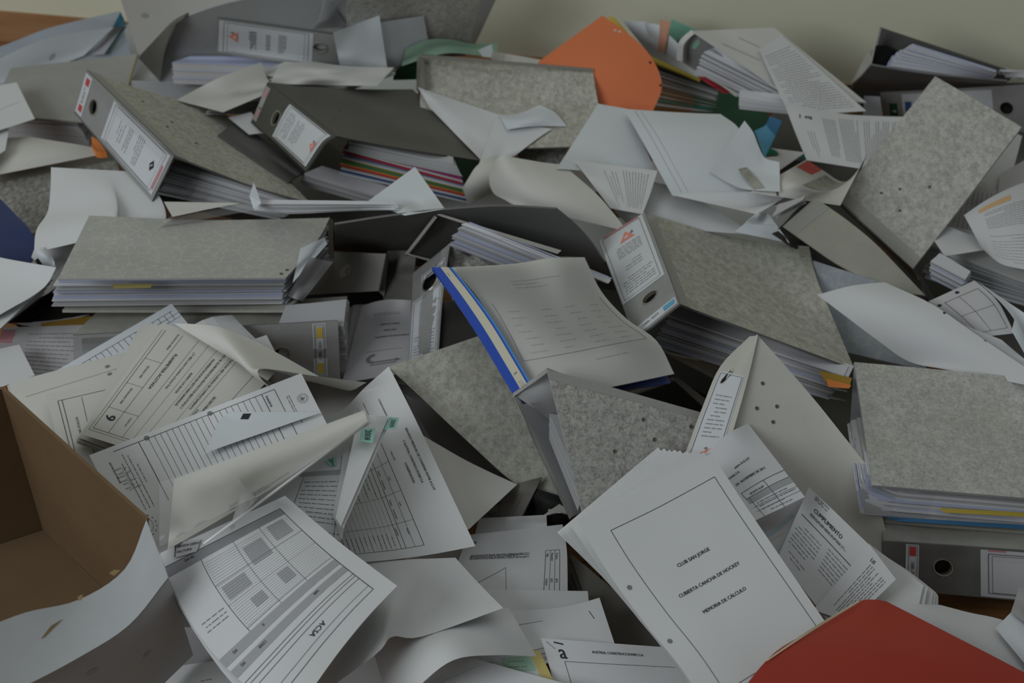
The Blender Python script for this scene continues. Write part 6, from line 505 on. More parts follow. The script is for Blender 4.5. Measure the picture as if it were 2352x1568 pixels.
{'n':'report','l':'report in a clear cover with a bright blue spine bar,lying across the centre','c':'report','g':None,'p':[{'k':'S','part':'back_cover','m':'navy','G':[(-5,[-436,6837,1080,215,-21,30,212,-21,31,211,-21,29,209,-20,30,-715,-202,-141,202,-4,17,201,-5,18,200,-4,17,200,-5,17,-678,-252,-90,203,5,20,202,6,19,201,6,20,202,6,19,-689,-282,-97,205,15,24,205,14,25,205,15,24,204,14,25,-705,-304,-117,191,27,10,192,28,10,193,27,10,194,28,10])],'th':0.002},{'k':'S','part':'title_page','m':'paper_warm','G':[(-5,[-342,6807,1120,189,-15,21,187,-19,31,183,-26,55,185,-12,13,-591,-232,-104,170,-30,28,168,-9,18,167,10,18,172,44,-32,-564,-293,-51,172,-27,40,170,1,21,170,28,9,177,66,-36,-603,-326,-72,185,-8,50,184,12,36,186,33,23,190,59,-4,-666,-342,-144,185,36,20,186,37,20,187,37,20,188,37,20])],'P':[('l',0.08,0.72,0.95,0.72,0.6),('l',0.95,0.3,0.95,0.72,0.6),('l',0.08,0.3,0.08,0.72,0.6),('P',0.35,0.12,0.75,0.2,3,1.8,'faint'),('P',0.15,0.34,0.28,0.7,7,1.5,'faint'),('P',0.4,0.34,0.52,0.7,7,1.5,'faint'),('P',0.62,0.34,0.72,0.7,7,1.5,'faint'),('P',0.8,0.34,0.9,0.7,7,1.5,'faint'),('P',0.55,0.79,0.9,0.81,1,2,'faint')]},{'k':'S','part':'clear_cover','m':'plastic_clear2','G':[(-5,[-343,6783,1140,190,-15,20,189,-19,33,184,-29,62,185,-9,5,-594,-234,-103,170,-30,27,169,-8,18,166,8,22,172,47,-38,-563,-296,-48,171,-27,39,171,1,22,170,28,11,177,67,-40,-604,-329,-71,185,-8,50,184,13,36,186,33,25,190,60,-8,-666,-345,-142,185,37,20,186,38,20,188,37,20,188,38,20])]},{'k':'S','part':'spine_bar','m':'blue','G':[(-5,[-445,6699,1200,27,-1,0,28,-1,0,28,-1,0,28,-1,0,20,-260,-24,27,4,5,28,4,4,27,3,5,27,4,5,11,-265,-47,26,8,8,26,8,8,26,9,7,26,8,8,5,-271,-65,23,13,9,23,13,9,23,14,9,23,14,9,11,-282,-70,20,18,10,20,18,10,20,18,10,20,19,10])],'P':[('f',0.42,0,0.82,1,'cream'),('f',0.9,0,1,1,'light_blue2'),('p',0.5,0.05,0.6,0.1,1,2,'v'),('t','A4',0.5,0.88,5,'l'),('p',0.5,0.93,0.75,0.99,5,1.5)],'th':0.006,'wl':(0.03,0.3)}]},
{'n':'document_stack','l':'dark grey crumpled folders in the gap left of the title-page stack','c':'stack','g':None,'p':[{'k':'F','part':'folder','m':'brown_grey','G':[(-5,[282,5213,120,102,-15,0,102,-15,0,101,-15,0,101,-15,0,-376,-73,0,109,-15,0,109,-14,0,108,-15,0,108,-14,0,-405,-72,0,116,-14,0,115,-14,0,115,-14,0,115,-14,0,-432,-70,0,122,-14,0,122,-14,0,121,-13,0,122,-14,0,-460,-68,0,129,-13,0,128,-14,0,128,-13,0,128,-13,0]),(-5,[283,5314,400,75,-90,0,72,-88,0,72,-87,0,70,-85,0,-250,185,0,81,-80,0,80,-78,0,79,-77,0,78,-76,0,-281,152,0,88,-70,0,87,-70,0,86,-68,0,85,-68,0,-310,122,0,95,-61,0,94,-61,0,93,-60,0,92,-60,0,-340,93,0,102,-53,0,101,-53,0,100,-52,0,99,-52,0])],'nn':5,'j':3}]},
{'n':'lever_arch_binder','l':'black hollow file end below the open-ended granite binder','c':'binder','g':None,'p':[{'k':'S','part':'inner_board','m':'black','G':[(-5,[46,5612,585,53,-22,-2,53,-21,-4,53,-24,0,53,-16,-8,-216,65,-48,59,-35,12,57,-48,26,58,-23,1,58,-9,-13,-235,107,-98,65,-11,-9,62,-86,65,63,-19,-1,64,5,-25,-257,93,-93,70,-12,-7,67,-79,62,69,-11,-7,72,56,-75,-282,27,-36,76,-11,-5,75,-12,-4,75,-11,-5,75,-12,-5])],'th':0.003},{'k':'S','part':'cover_edge','m':'cloth','G':[(-5,[156,5437,520,22,8,14,22,5,16,23,3,18,22,3,18,-64,-21,-57,21,7,8,21,4,11,21,2,14,21,2,13,-59,-10,-44,20,2,7,19,1,8,20,0,9,19,0,9,-53,-1,-27,19,-2,4,18,-1,4,18,-1,4,18,-1,4,-47,4,-8,16,-3,-1,17,-2,-1,17,-3,0,17,-2,-1])],'th':0.002}]},  # inner_board: black sheet in place of the shaded hollow
{'n':'lever_arch_binder','l':'dark slanting board printed TRAMO next to the sharp white sheet corner','c':'binder','g':None,'p':[{'k':'S','part':'cover','m':'brown_grey','G':[(-5,[-154,5689,446,79,-11,39,78,-50,76,77,-14,42,78,31,-2,-332,8,-176,77,-13,36,76,-46,68,75,-19,41,75,-4,27,-323,47,-194,75,-17,35,74,-16,34,74,-28,45,72,-19,37,-314,45,-173,72,-20,33,72,-19,32,72,-19,33,70,-19,31,-306,41,-150,70,-22,31,70,-22,30,70,-22,30,68,-21,30])],'P':[('q',[(0.286,0.006),(0.286,-0.02),(0.557,0.924),(0.548,0.924)],'ink')],'th':0.003,'d':[{'part':'title_text','a':(0.2,0.35,0.8,0.95),'mat':'brown_grey','P':[('t','TRAMO',0.05,0.35,7,'l'),('t','RUT.',0.2,0.85,7,'l')],'pw':0.07,'pl':0.05,'lab':None}]}]},
{'n':'lever_arch_binder','l':'granite binder in the centre seen from its open end,grey inside and four rivets outside','c':'binder','g':None,'p':[{'k':'S','part':'back_cover','m':'greyboard','G':[(5,[14,5844,996,73,-49,-169,72,-131,-96,71,-129,-96,70,-134,-88,-150,486,373,68,-38,-155,65,-117,-84,65,-121,-78,64,-109,-88,-120,506,259,59,-118,-59,57,-124,-51,58,-102,-70,60,-64,-106,-90,449,209,51,-103,-46,48,-130,-20,51,-84,-60,57,-32,-110,-61,391,157,46,-73,-46,45,-72,-47,45,-72,-46,45,-71,-46])],'th':0.003},{'k':'S','part':'inner_spine','m':'greyboard','G':[(5,[177,5735,1257,-40,16,-55,-41,4,-45,-41,-26,-21,-42,3,-44,256,40,98,-44,-25,-31,-43,-29,-27,-43,-16,-37,-43,4,-56,263,51,126,-45,-24,-40,-45,-5,-57,-45,-7,-56,-43,48,-105,271,11,202,-46,-15,-58,-43,48,-114,-49,-30,-47,-49,-29,-47,286,88,176,-48,-1,-81,-49,-13,-72,-52,-45,-44,-51,-45,-44])],'th':0.003},{'k':'K','part':'page_block','m':'pages_grey','G':[(5,[195,5700,813,35,-105,-30,35,-103,-29,34,-101,-28,34,-100,-28,-60,433,116,38,-86,-39,36,-96,-28,36,-94,-28,36,-93,-27,-67,393,123,41,-66,-49,38,-89,-27,38,-88,-26,37,-86,-26,-73,367,117,42,-60,-46,41,-82,-26,39,-80,-26,40,-80,-25,-79,361,93,43,-75,-25,42,-74,-25,42,-73,-24,42,-73,-25]),(5,[184,5728,975,41,-101,-46,41,-114,-32,39,-112,-31,39,-110,-31,-80,444,124,42,-87,-43,40,-101,-29,40,-99,-29,39,-98,-28,-80,408,100,41,-88,-27,41,-88,-26,41,-86,-27,40,-85,-25,-82,355,89,42,-75,-24,41,-74,-24,42,-73,-23,40,-72,-23,-84,301,79,43,-60,-22,42,-61,-21,42,-59,-21,42,-59,-21])],'nn':6,'j':1.0},{'k':'S','part':'cover_edge','m':'cloth','G':[(-5,[4,5745,1066,4,-26,30,3,4,4,3,2,5,4,4,4,59,-78,-167,3,7,1,4,7,0,4,7,1,4,7,1,57,-123,-127,4,7,0,4,6,1,4,7,1,4,6,0,57,-121,-127,4,7,1,4,6,0,5,6,1,4,6,1,55,-120,-127,5,6,0,5,6,1,4,6,0,5,6,1])]},{'k':'S','part':'spine_edge','m':'cloth','G':[(-5,[4,5709,1097,0,3,4,0,5,3,0,2,4,0,10,-1,47,-16,30,-1,4,3,-1,5,2,-1,5,2,0,12,-5,49,-30,45,-2,5,1,-2,6,1,-1,6,1,-2,6,1,52,-28,43,-2,5,1,-3,5,1,-2,5,2,-3,5,1,55,-25,42,-3,4,1,-3,5,1,-3,4,2,-4,4,1])]},{'k':'S','part':'front_cover','m':'granite_c','G':[(-5,[176,5693,1294,212,17,-90,215,17,-91,220,17,-94,224,17,-95,-825,-197,236,202,27,-81,207,27,-83,211,28,-85,215,28,-86,-790,-239,203,194,37,-74,198,38,-74,202,38,-77,206,40,-78,-755,-281,170,185,47,-65,190,48,-66,193,49,-69,198,50,-69,-721,-321,138,177,57,-57,181,58,-59,184,59,-60,189,60,-61])],'P':[('f',0,0,1,0.07,'cloth'),('e',0.55,0.2,3.2,'rivet'),('e',0.6,0.35,3.2,'rivet'),('e',0.85,0.16,3.2,'rivet'),('e',0.32,0.5,3.2,'rivet')],'th':0.003}]},
{'n':'lever_arch_binder','l':'plain white binder leaning to the right of centre,crest label and hole on its spine','c':'binder','g':None,'p':[{'k':'S','part':'front_cover','m':'whitish','G':[(-5,[1283,6097,1200,143,-159,-93,139,-155,-98,131,-151,-104,129,-148,-105,-645,347,315,175,-106,-102,173,-104,-106,168,-102,-113,167,-102,-113,-782,159,353,205,-57,-113,206,-57,-115,204,-56,-122,206,-57,-123,-916,-18,394,233,-13,-122,237,-12,-127,240,-13,-131,245,-12,-134,-1046,-187,439,259,29,-134,267,29,-138,275,29,-142,284,31,-146])],'P':[('e',0.129,0.19,3.2,'rivet'),('e',0.251,0.242,3.2,'rivet'),('e',0.137,0.33,3.2,'rivet'),('e',0.251,0.338,3.2,'rivet')],'th':0.003},{'k':'S','part':'spine','m':'whitish','G':[(-5,[1253,6124,1164,9,-11,10,8,-11,10,6,-23,19,10,-3,5,-207,-160,-76,35,-16,2,35,-15,1,34,-21,6,36,-13,-1,-238,-116,-114,42,-26,13,41,-25,13,41,-27,15,42,-22,11,-250,-77,-164,45,-34,27,44,-35,27,42,-42,34,45,-24,18,-258,-38,-216,48,-43,42,47,-42,40,44,-53,52,48,-29,27])],'P':[('q',[(0.452,0.251),(0.478,0.26),(0.478,0.277),(0.461,0.295),(0.417,0.312),(0.373,0.338),(0.33,0.356),(0.277,0.365),(0.242,0.365),(0.225,0.356),(0.225,0.338),(0.242,0.321),(0.286,0.303),(0.321,0.277),(0.365,0.26),(0.408,0.251)],'metal'),('q',[(0.443,0.26),(0.452,0.26),(0.461,0.277),(0.443,0.295),(0.399,0.312),(0.365,0.33),(0.321,0.347),(0.277,0.356),(0.251,0.356),(0.242,0.356),(0.242,0.338),(0.268,0.321),(0.295,0.303),(0.338,0.286),(0.373,0.268),(0.417,0.26)],'black')],'th':0.003,'d':[{'part':'spine_label','a':(0.1,0.28,0.86,0.97),'mat':'label','P':[('r',0.05,0.02,0.95,0.98,0.5),('p',0.2,0.2,0.8,0.62,11,2),('F',0.35,0.7,0.7,0.82,'crest_red')],'pw':0.07,'pl':0.2,'lab':None}]}]},
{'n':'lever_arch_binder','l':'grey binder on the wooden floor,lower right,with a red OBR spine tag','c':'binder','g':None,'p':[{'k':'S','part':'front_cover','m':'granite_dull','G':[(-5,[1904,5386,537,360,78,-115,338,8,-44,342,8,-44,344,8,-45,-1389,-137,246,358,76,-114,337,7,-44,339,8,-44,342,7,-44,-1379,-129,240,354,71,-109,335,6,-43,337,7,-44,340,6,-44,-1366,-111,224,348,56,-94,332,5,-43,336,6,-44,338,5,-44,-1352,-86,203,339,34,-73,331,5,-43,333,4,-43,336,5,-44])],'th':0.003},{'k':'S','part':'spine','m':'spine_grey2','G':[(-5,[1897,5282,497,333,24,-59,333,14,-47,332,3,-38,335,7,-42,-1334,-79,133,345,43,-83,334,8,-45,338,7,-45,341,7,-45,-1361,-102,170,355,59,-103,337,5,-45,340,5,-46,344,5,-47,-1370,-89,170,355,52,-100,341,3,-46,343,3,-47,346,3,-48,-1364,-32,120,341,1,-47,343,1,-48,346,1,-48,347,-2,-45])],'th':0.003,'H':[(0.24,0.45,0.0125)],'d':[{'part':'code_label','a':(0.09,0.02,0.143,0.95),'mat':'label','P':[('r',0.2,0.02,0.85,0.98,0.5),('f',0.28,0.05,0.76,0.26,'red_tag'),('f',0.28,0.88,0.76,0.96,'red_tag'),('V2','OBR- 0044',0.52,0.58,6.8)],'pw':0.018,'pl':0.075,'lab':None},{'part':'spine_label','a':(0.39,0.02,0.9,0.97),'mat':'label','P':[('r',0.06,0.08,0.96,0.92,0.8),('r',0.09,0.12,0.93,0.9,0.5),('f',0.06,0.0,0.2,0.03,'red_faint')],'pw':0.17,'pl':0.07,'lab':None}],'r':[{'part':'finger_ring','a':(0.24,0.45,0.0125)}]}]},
{'n':'lever_arch_binder','l':'pale granite binder lying flat at the right edge,full of yellow- and blue-edged papers','c':'binder','g':None,'p':[{'k':'S','part':'back_cover','m':'granite_dull','G':[(5,[1798,5349,587,361,59,-97,353,24,-61,347,1,-39,349,1,-38,-1393,97,236,380,86,-120,356,3,-39,359,4,-40,361,3,-39,-1438,95,238,391,88,-118,368,6,-41,371,6,-41,373,6,-41,-1484,96,237,402,86,-112,380,9,-42,384,8,-42,386,9,-43,-1509,170,171,390,12,-43,393,12,-43,397,12,-43,400,11,-44])],'th':0.004},{'k':'S','part':'inner_spine','m':'greyboard','G':[(-5,[1891,6326,815,24,-3,-3,24,-3,-2,23,-2,-3,24,-3,-2,-111,-82,-51,25,-8,-2,25,-8,-3,24,-8,-2,25,-8,-3,-114,-60,-50,26,-13,-2,25,-13,-3,25,-14,-2,25,-13,-3,-116,-38,-49,26,-18,-2,26,-19,-3,26,-18,-3,26,-18,-2,-119,-17,-49,21,-44,17,27,-23,-3,29,-16,-10,27,-21,-4])],'th':0.003},{'k':'K','part':'page_block','m':['pages','pages_blue','pages','pages_grey','pages','pages'],'G':[(5,[1765,5307,654,371,85,-125,352,14,-54,354,10,-51,358,10,-51,-1461,-75,398,422,213,-243,363,17,-52,366,17,-52,371,17,-52,-1520,-137,436,445,260,-277,374,24,-53,380,24,-54,385,25,-54,-1567,-153,428,453,260,-263,388,32,-55,393,32,-55,399,33,-57,-1572,-26,294,418,115,-124,401,40,-56,408,41,-57,414,42,-58]),(5,[1813,5395,739,343,39,-76,335,8,-47,339,8,-48,342,8,-47,-1378,-7,293,378,121,-149,347,15,-48,351,16,-48,355,16,-50,-1425,-38,300,389,133,-151,359,23,-49,363,24,-50,368,24,-51,-1446,14,230,374,60,-77,370,32,-50,376,33,-52,382,33,-52,-1487,12,209,377,40,-51,383,41,-53,389,42,-53,395,42,-54])],'nn':18,'j':1.6},{'k':'S','part':'divider_tab','m':'yellow','G':[(-2,[2189,5402,615,447,16,-48,-426,-44,45,418,13,-45])],'th':0.001},{'k':'S','part':'divider_tab','m':'steel_blue','G':[(-5,[1890,5336,618,192,29,-44,190,18,-33,190,14,-29,190,13,-28,-744,-75,128,187,27,-42,184,15,-30,185,14,-29,187,13,-29,-724,-65,117,180,19,-33,180,13,-28,180,13,-28,182,13,-28,-704,-57,109,174,12,-27,175,13,-27,176,12,-27,177,13,-28,-685,-55,106,169,12,-26,170,12,-26,172,12,-27,172,12,-27])],'th':0.001},{'k':'S','part':'front_cover','m':'granite_l','G':[(-5,[1880,6293,850,365,3,-43,336,-75,19,367,4,-45,421,99,-125,-1504,-265,172,361,5,-45,365,4,-46,330,-71,21,408,81,-112,-1479,-243,160,356,2,-42,359,2,-42,361,2,-43,364,2,-43,-1467,-265,188,364,41,-78,353,-1,-39,356,0,-40,358,0,-40,-1444,-245,177,359,37,-75,348,-3,-37,350,-2,-37,352,-3,-37])],'th':0.004}]},
{'n':'loose_sheet','l':'sheet in a glossy sleeve with a November table,lying against the white binder','c':'paper','g':None,'p':[{'k':'S','part':None,'m':'paper_gloss','G':[(-5,[908,5330,1005,63,65,15,63,61,18,72,56,11,88,91,-35,-230,-379,-11,65,59,11,66,60,10,73,63,-2,82,68,-17,-231,-354,-3,66,53,7,67,53,7,73,56,-2,79,59,-11,-232,-323,-3,68,47,4,69,48,3,72,49,0,75,50,-6,-232,-293,-2,70,41,0,70,42,0,71,42,0,71,43,0])],'P':[('t','entre A.G.V.P',0.38,0.36,5,'l'),('t','IONES S.A.',0.2,0.42,4.5,'l'),('t','DE  NOVIEMBRE DE 2011',0.22,0.53,5,'l'),('r',0.2,0.63,1,0.72,0.6),('l',0.62,0.63,0.62,1,0.6),('t','APORTE AGVP',0.3,0.7,4,'l'),('f',0.2,0.72,1,0.79,'grey_band'),('l',0.25,0.72,0.25,1,0.5),('l',0.2,0.85,1,0.85,0.4),('l',0.2,0.91,1,0.91,0.4),('p',0.3,0.8,0.95,0.98,4,2)]}]},
{'n':'loose_sheet','l':'pale sheet with a mint-coloured line,beside the title page stack','c':'paper','g':None,'p':[{'k':'S','part':None,'m':'paper','G':[(-5,[1145,4928,1004,64,39,1,66,42,-3,65,40,1,66,38,2,-233,-109,-129,65,23,1,65,23,2,65,23,2,66,23,2,-256,-135,-40,67,13,-5,66,14,-5,67,14,-5,66,14,-5,-260,-99,-13,67,5,-11,68,5,-12,68,5,-12,68,5,-12,-266,-63,15,69,-4,-18,69,-4,-19,69,-4,-18,70,-4,-19])],'P':[('L',0.15,0.4,0.7,0.15,4,'mint_faint'),('L',0.1,0.5,0.5,0.38,2,'orange_faint')]}]},
{'n':'paper_sheaf','l':'fan of white pages spilling towards the red OBR tag at the lower right','c':'paper','g':None,'p':[{'k':'F','part':'page','m':'paper','G':[(-5,[1467,4694,520,101,102,0,103,104,0,105,107,0,108,109,0,-269,-422,0,79,87,2,81,90,3,82,91,2,84,93,3,-177,-361,-10,56,73,4,58,75,5,58,76,4,60,77,5,-84,-301,-18,33,59,3,34,61,3,34,61,3,34,62,3,14,-243,-12,9,46,0,9,46,0,9,47,0,9,47,0]),(-5,[1419,4617,640,84,122,0,87,126,0,89,129,0,91,133,0,-235,-516,0,70,107,0,71,110,0,74,112,0,75,116,0,-174,-452,0,55,92,0,57,95,0,57,96,0,59,99,0,-112,-389,0,40,78,0,41,79,0,42,81,0,42,82,0,-49,-326,0,25,63,0,25,64,0,25,65,0,26,65,0])],'nn':7,'j':1.0}]},
{'n':'loose_sheet','l':'wavy white sheet along the edge of the red folder at the lower right','c':'paper','g':None,'p':[{'k':'S','part':None,'m':'paper','G':[(-5,[1602,4739,654,108,-3,-3,108,-5,-2,109,-4,-2,124,34,-45,-213,-213,42,75,21,13,79,30,3,88,48,-18,98,68,-41,-112,-347,29,46,48,26,53,65,6,63,82,-14,72,102,-33,-16,-474,6,24,85,16,31,99,1,39,114,-14,46,130,-29,69,-599,18,13,132,-11,13,136,-11,14,141,-12,15,146,-13])]}]},
{'n':'loose_sheet','l':'crumpled white sheet at the lower right edge beside the floor','c':'paper','g':None,'p':[{'k':'S','part':None,'m':'paper_cool','G':[(-5,[2244,4551,680,26,26,0,27,25,0,26,26,0,27,26,0,-72,-192,0,20,20,18,25,30,6,31,40,-6,36,51,-18,-78,-228,0,18,24,24,26,37,8,33,51,-8,40,66,-24,-84,-264,0,22,38,18,28,48,6,34,58,-6,39,70,-18,-91,-298,0,32,61,0,32,61,0,33,63,0,33,63,0])]}]},
{'n':'loose_sheet','l':'plain sheet at the right edge beside the floor gap,under the crumpled one','c':'paper','g':None,'p':[{'k':'S','part':None,'m':'paper_grey','G':[(-5,[2511,4981,478,60,36,-32,61,37,-33,62,37,-33,62,37,-33,-282,-221,170,52,10,-20,52,10,-21,53,10,-20,53,10,-20,-247,-113,119,45,-15,-9,44,-14,-9,45,-15,-8,44,-15,-9,-241,-65,133,40,-33,-4,62,10,-53,37,-38,2,37,-38,2,-216,20,100,34,-53,4,33,-56,8,35,-49,2,35,-48,-1])]}]},
{'n':'printed_sheet','l':'typed form headed CUMPLIMIENTO resting against the white binder','c':'paper','g':None,'p':[{'k':'S','part':None,'m':'paper','G':[(-5,[1430,5143,1014,87,-2,-97,68,-67,-34,67,-67,-33,67,-66,-34,-337,110,172,80,-14,-89,69,-52,-50,64,-66,-36,64,-65,-36,-310,160,131,66,-51,-54,63,-65,-39,61,-65,-39,61,-65,-38,-294,173,126,60,-65,-42,59,-65,-41,59,-64,-41,58,-64,-41,-282,172,137,57,-65,-44,56,-64,-44,56,-64,-44,55,-63,-43])],'P':[('p',0.12,0.02,0.35,0.08,3,1.6),('t','CUMPLIMIENTO',0.17,0.2,7,'l'),('p',0.15,0.24,0.75,0.27,3,1.5),('L',0.05,0.34,0.95,0.34,0.8,'ink'),('p',0.05,0.42,0.45,0.75,7,1.6),('p',0.55,0.38,0.95,0.7,7,1.6),('p',0.1,0.8,0.4,0.9,2,1.6)]}]},
{'n':'printed_sheet','l':'typed list sheet below the CUMPLIMIENTO form,above the red folder','c':'paper','g':None,'p':[{'k':'S','part':None,'m':'paper','G':[(-5,[1712,4943,827,27,-40,-18,26,-41,-17,25,-42,-14,25,-43,-14,-180,90,31,31,-34,-15,31,-34,-13,29,-36,-12,30,-36,-11,-196,64,20,35,-26,-13,34,-29,-10,34,-29,-8,33,-30,-9,-212,39,10,39,-21,-9,39,-21,-9,38,-23,-6,38,-23,-6,-228,14,0,43,-15,-7,43,-15,-5,41,-17,-4,42,-16,-3])],'P':[('t','LIS',0.25,0.12,6,'l'),('p',0.3,0.15,0.9,0.9,9,1.6,'v')]}]},
{'n':'printed_sheet','l':'small sheet corner under the dark TRAMO board','c':'paper','g':None,'p':[{'k':'S','part':None,'m':'paper','G':[(-5,[-174,5508,432,89,-10,17,88,-33,40,88,-1,7,87,-35,42,-362,26,-117,91,-3,10,92,-15,23,91,10,-4,91,-11,18,-376,-34,-57,95,-2,10,94,-3,10,94,-3,10,94,-2,10,-387,-42,-50,97,-3,10,97,-2,11,97,-3,10,97,-2,10,-399,-42,-51,100,-2,10,100,-3,11,100,-2,11,99,-3,10])]}]},
{'n':'printed_sheet','l':'engineering page with a Tramo,Posición,Viga box in the lower centre','c':'paper','g':None,'p':[{'k':'S','part':None,'m':'paper','G':[(-5,[262,5417,480,16,-167,2,0,-161,0,-4,-156,-1,-4,-151,-1,-131,606,10,4,-158,2,-8,-152,-1,-10,-148,0,-10,-143,-1,-98,572,10,-8,-148,1,-16,-144,0,-17,-139,-1,-16,-136,0,-64,539,10,-21,-139,1,-23,-135,-1,-24,-132,0,-23,-127,0,-30,505,10,-32,-130,0,-32,-127,0,-31,-123,0,-30,-120,0])],'P':[('r',0.27,0.07,1.0,0.2,0.5),('l',0.27,0.112,1,0.112,0.4),('l',0.27,0.155,1,0.155,0.4),('t','Tramo',0.3,0.105,4,'l'),('t','Posición',0.3,0.148,4,'l'),('t','Viga',0.3,0.19,4,'l'),('t','Nº4',0.58,0.105,4,'l'),('t','Nº2',0.58,0.148,4,'l'),('t','Centro',0.58,0.19,4,'l'),('L',0.45,0.55,0.75,0.9,0.5,'ink'),('L',0.45,0.55,0.8,0.5,0.4,'ink'),('L',0.3,0.35,0.3,0.55,0.8,'ink'),('e',0.12,0.9,3,'ink_grey'),('p',0.28,0.35,0.34,0.9,8,1.2,'v')]}]},
{'n':'printed_sheet','l':'plain sheet edge below the Tramo page in the lower centre','c':'paper','g':None,'p':[{'k':'S','part':None,'m':'paper','G':[(-5,[-216,4935,522,147,-3,-1,147,-3,0,147,-3,-1,147,-3,0,-600,-44,3,150,1,-2,151,0,0,150,-1,-1,150,0,0,-613,-55,4,154,4,-3,153,2,0,154,3,-1,154,2,0,-627,-64,4,157,6,-3,157,5,0,157,4,-1,157,5,0,-639,-72,1,159,7,0,161,8,0,160,7,-1,160,7,0])]}]},
{'n':'printed_sheet','l':'sheet with a small ruled box at its corner,bottom centre','c':'paper','g':None,'p':[{'k':'S','part':None,'m':'paper','G':[(-5,[-23,4722,600,112,23,-16,113,24,-14,111,21,6,108,19,24,-431,-179,0,112,27,-12,113,28,-10,111,25,4,110,24,18,-433,-193,0,112,30,-8,112,31,-7,113,29,3,111,29,12,-435,-207,0,111,34,-4,113,33,-3,113,34,1,113,33,6,-438,-220,0,112,37,0,112,36,0,114,38,0,115,37,0])],'P':[('l',0.05,0.25,0.35,0.22,0.4),('L',0.85,0.2,0.88,0.38,0.7,'ink'),('r',0.02,0.72,0.42,0.82,0.5),('p',0.05,0.84,0.4,0.98,4,1.2)]}]},
{'n':'printed_sheet','l':'letterhead page reading AUSTRAL CONSTRUCCIONES S.A at the bottom edge','c':'paper','g':None,'p':[{'k':'S','part':None,'m':'paper','G':[(-5,[135,4521,645,161,-3,-14,161,1,-19,163,9,-29,163,3,-20,-615,-127,42,163,3,-17,164,5,-20,166,11,-26,166,6,-21,-628,-137,41,167,9,-20,167,9,-21,169,9,-21,169,10,-20,-641,-148,42,170,12,-21,170,12,-20,172,12,-21,172,13,-21,-653,-158,43,172,15,-21,173,15,-20,175,15,-21,176,16,-21])],'P':[('logoa',0.12,0.12,14),('t','AUSTRAL CONSTRUCCIONES S.A',0.34,0.12,4.5,'l'),('r',0.12,0.22,1.1,1.2,0.5),('L',0.03,0.03,0.08,0.1,0.6,'ink_grey')]}]},
{'n':'document_stack','l':'title-page stack reading CLUB SAN JORGE,its pages fanned out at the upper left','c':'stack','g':None,'p':[{'k':'F','part':'page','m':'paper','G':[(-5,[213,5072,759,122,112,35,125,124,27,127,117,37,131,129,28,-313,-759,-108,116,134,-6,120,139,-6,121,128,9,108,32,107,-293,-692,-99,111,127,-14,114,131,-14,118,134,-13,98,21,109,-303,-652,-105,112,118,-11,116,122,-11,119,125,-10,123,130,-11,-373,-718,-37,122,110,3,125,112,3,128,116,4,132,119,3]),(-5,[272,4871,1033,163,116,2,167,119,2,172,122,2,176,126,2,-534,-756,-41,156,113,5,159,115,4,164,119,4,168,121,5,-503,-728,-37,147,110,3,150,113,4,154,115,4,159,119,4,-465,-705,-18,136,108,0,139,110,-1,143,114,-1,147,117,-1,-446,-679,-30,130,105,3,133,107,2,138,111,3,140,113,2])],'nn':9,'j':1.0},{'k':'S','part':'title_page','m':'paper','G':[(-5,[293,4766,1171,162,101,-1,164,103,2,164,105,12,166,108,16,-522,-647,-123,159,96,7,161,99,9,162,101,17,163,103,19,-500,-630,-114,152,94,9,156,102,5,156,99,16,158,98,20,-476,-637,-68,143,96,3,148,103,-1,150,104,2,152,104,7,-471,-627,-66,140,97,4,146,105,-3,147,101,7,151,104,4])],'P':[('r',0.16,0.1,0.93,0.93,0.6),('t','CLUB SAN JORGE',0.52,0.37,6.2,'c'),('t','CUBIERTA CANCHA DE HOCKEY',0.52,0.49,6.2,'c'),('t','MEMORIA DE CÁLCULO',0.52,0.6,6.2,'c')],'H':[(0.06,0.35,0.003),(0.055,0.63,0.003)]}]},
{'n':'printed_sheet','l':'coloured table sheet with green and yellow cells at the bottom edge','c':'paper','g':None,'p':[{'k':'S','part':None,'m':'paper_cool','G':[(-5,[-143,4452,604,67,8,1,67,5,4,67,7,1,67,10,-2,-255,-71,-4,68,6,1,69,2,4,68,6,1,68,6,0,-260,-60,-7,70,3,1,69,0,5,69,4,0,70,4,0,-265,-51,-6,71,1,1,70,1,1,71,1,1,70,2,1,-269,-45,-5,72,-1,1,71,-1,1,72,0,1,71,-1,1])],'P':[('f',0.3,0.15,0.8,0.6,'mint'),('f',0.82,0,1,1,'yellow_dull'),('p',0.05,0.2,0.25,0.9,5,2),('p',0.35,0.2,0.7,0.9,4,2)]}]},
{'n':'loose_sheet','l':'off-white sheet touching the bottom edge right of the ACSA page','c':'paper','g':None,'p':[{'k':'S','part':None,'m':'paper','G':[(-5,[-480,4212,640,76,48,0,76,48,0,78,48,0,78,49,0,-270,-258,0,95,53,0,98,54,0,98,54,0,99,56,0,-353,-282,0,115,59,0,118,59,0,119,61,0,120,61,0,-436,-304,0,135,64,0,138,66,0,139,66,0,142,68,0,-518,-327,0,155,70,0,157,71,0,160,72,0,162,73,0])],'P':[('L',0.1,0.1,0.9,0.12,0.4,'shade_line')]}]},
{'n':'loose_sheet','l':'blank sheet with a wavy lower edge in the bottom centre','c':'paper','g':None,'p':[{'k':'S','part':None,'m':'paper','G':[(-5,[-654,4479,680,152,44,41,159,49,0,162,53,-20,165,53,-21,-605,-307,0,149,26,89,154,47,30,165,70,-44,170,89,-75,-606,-337,0,143,24,119,152,49,53,168,83,-62,175,107,-110,-606,-366,0,136,38,131,148,56,71,173,89,-74,181,110,-128,-608,-393,0,129,64,125,145,69,81,178,91,-79,188,98,-127])]}]},
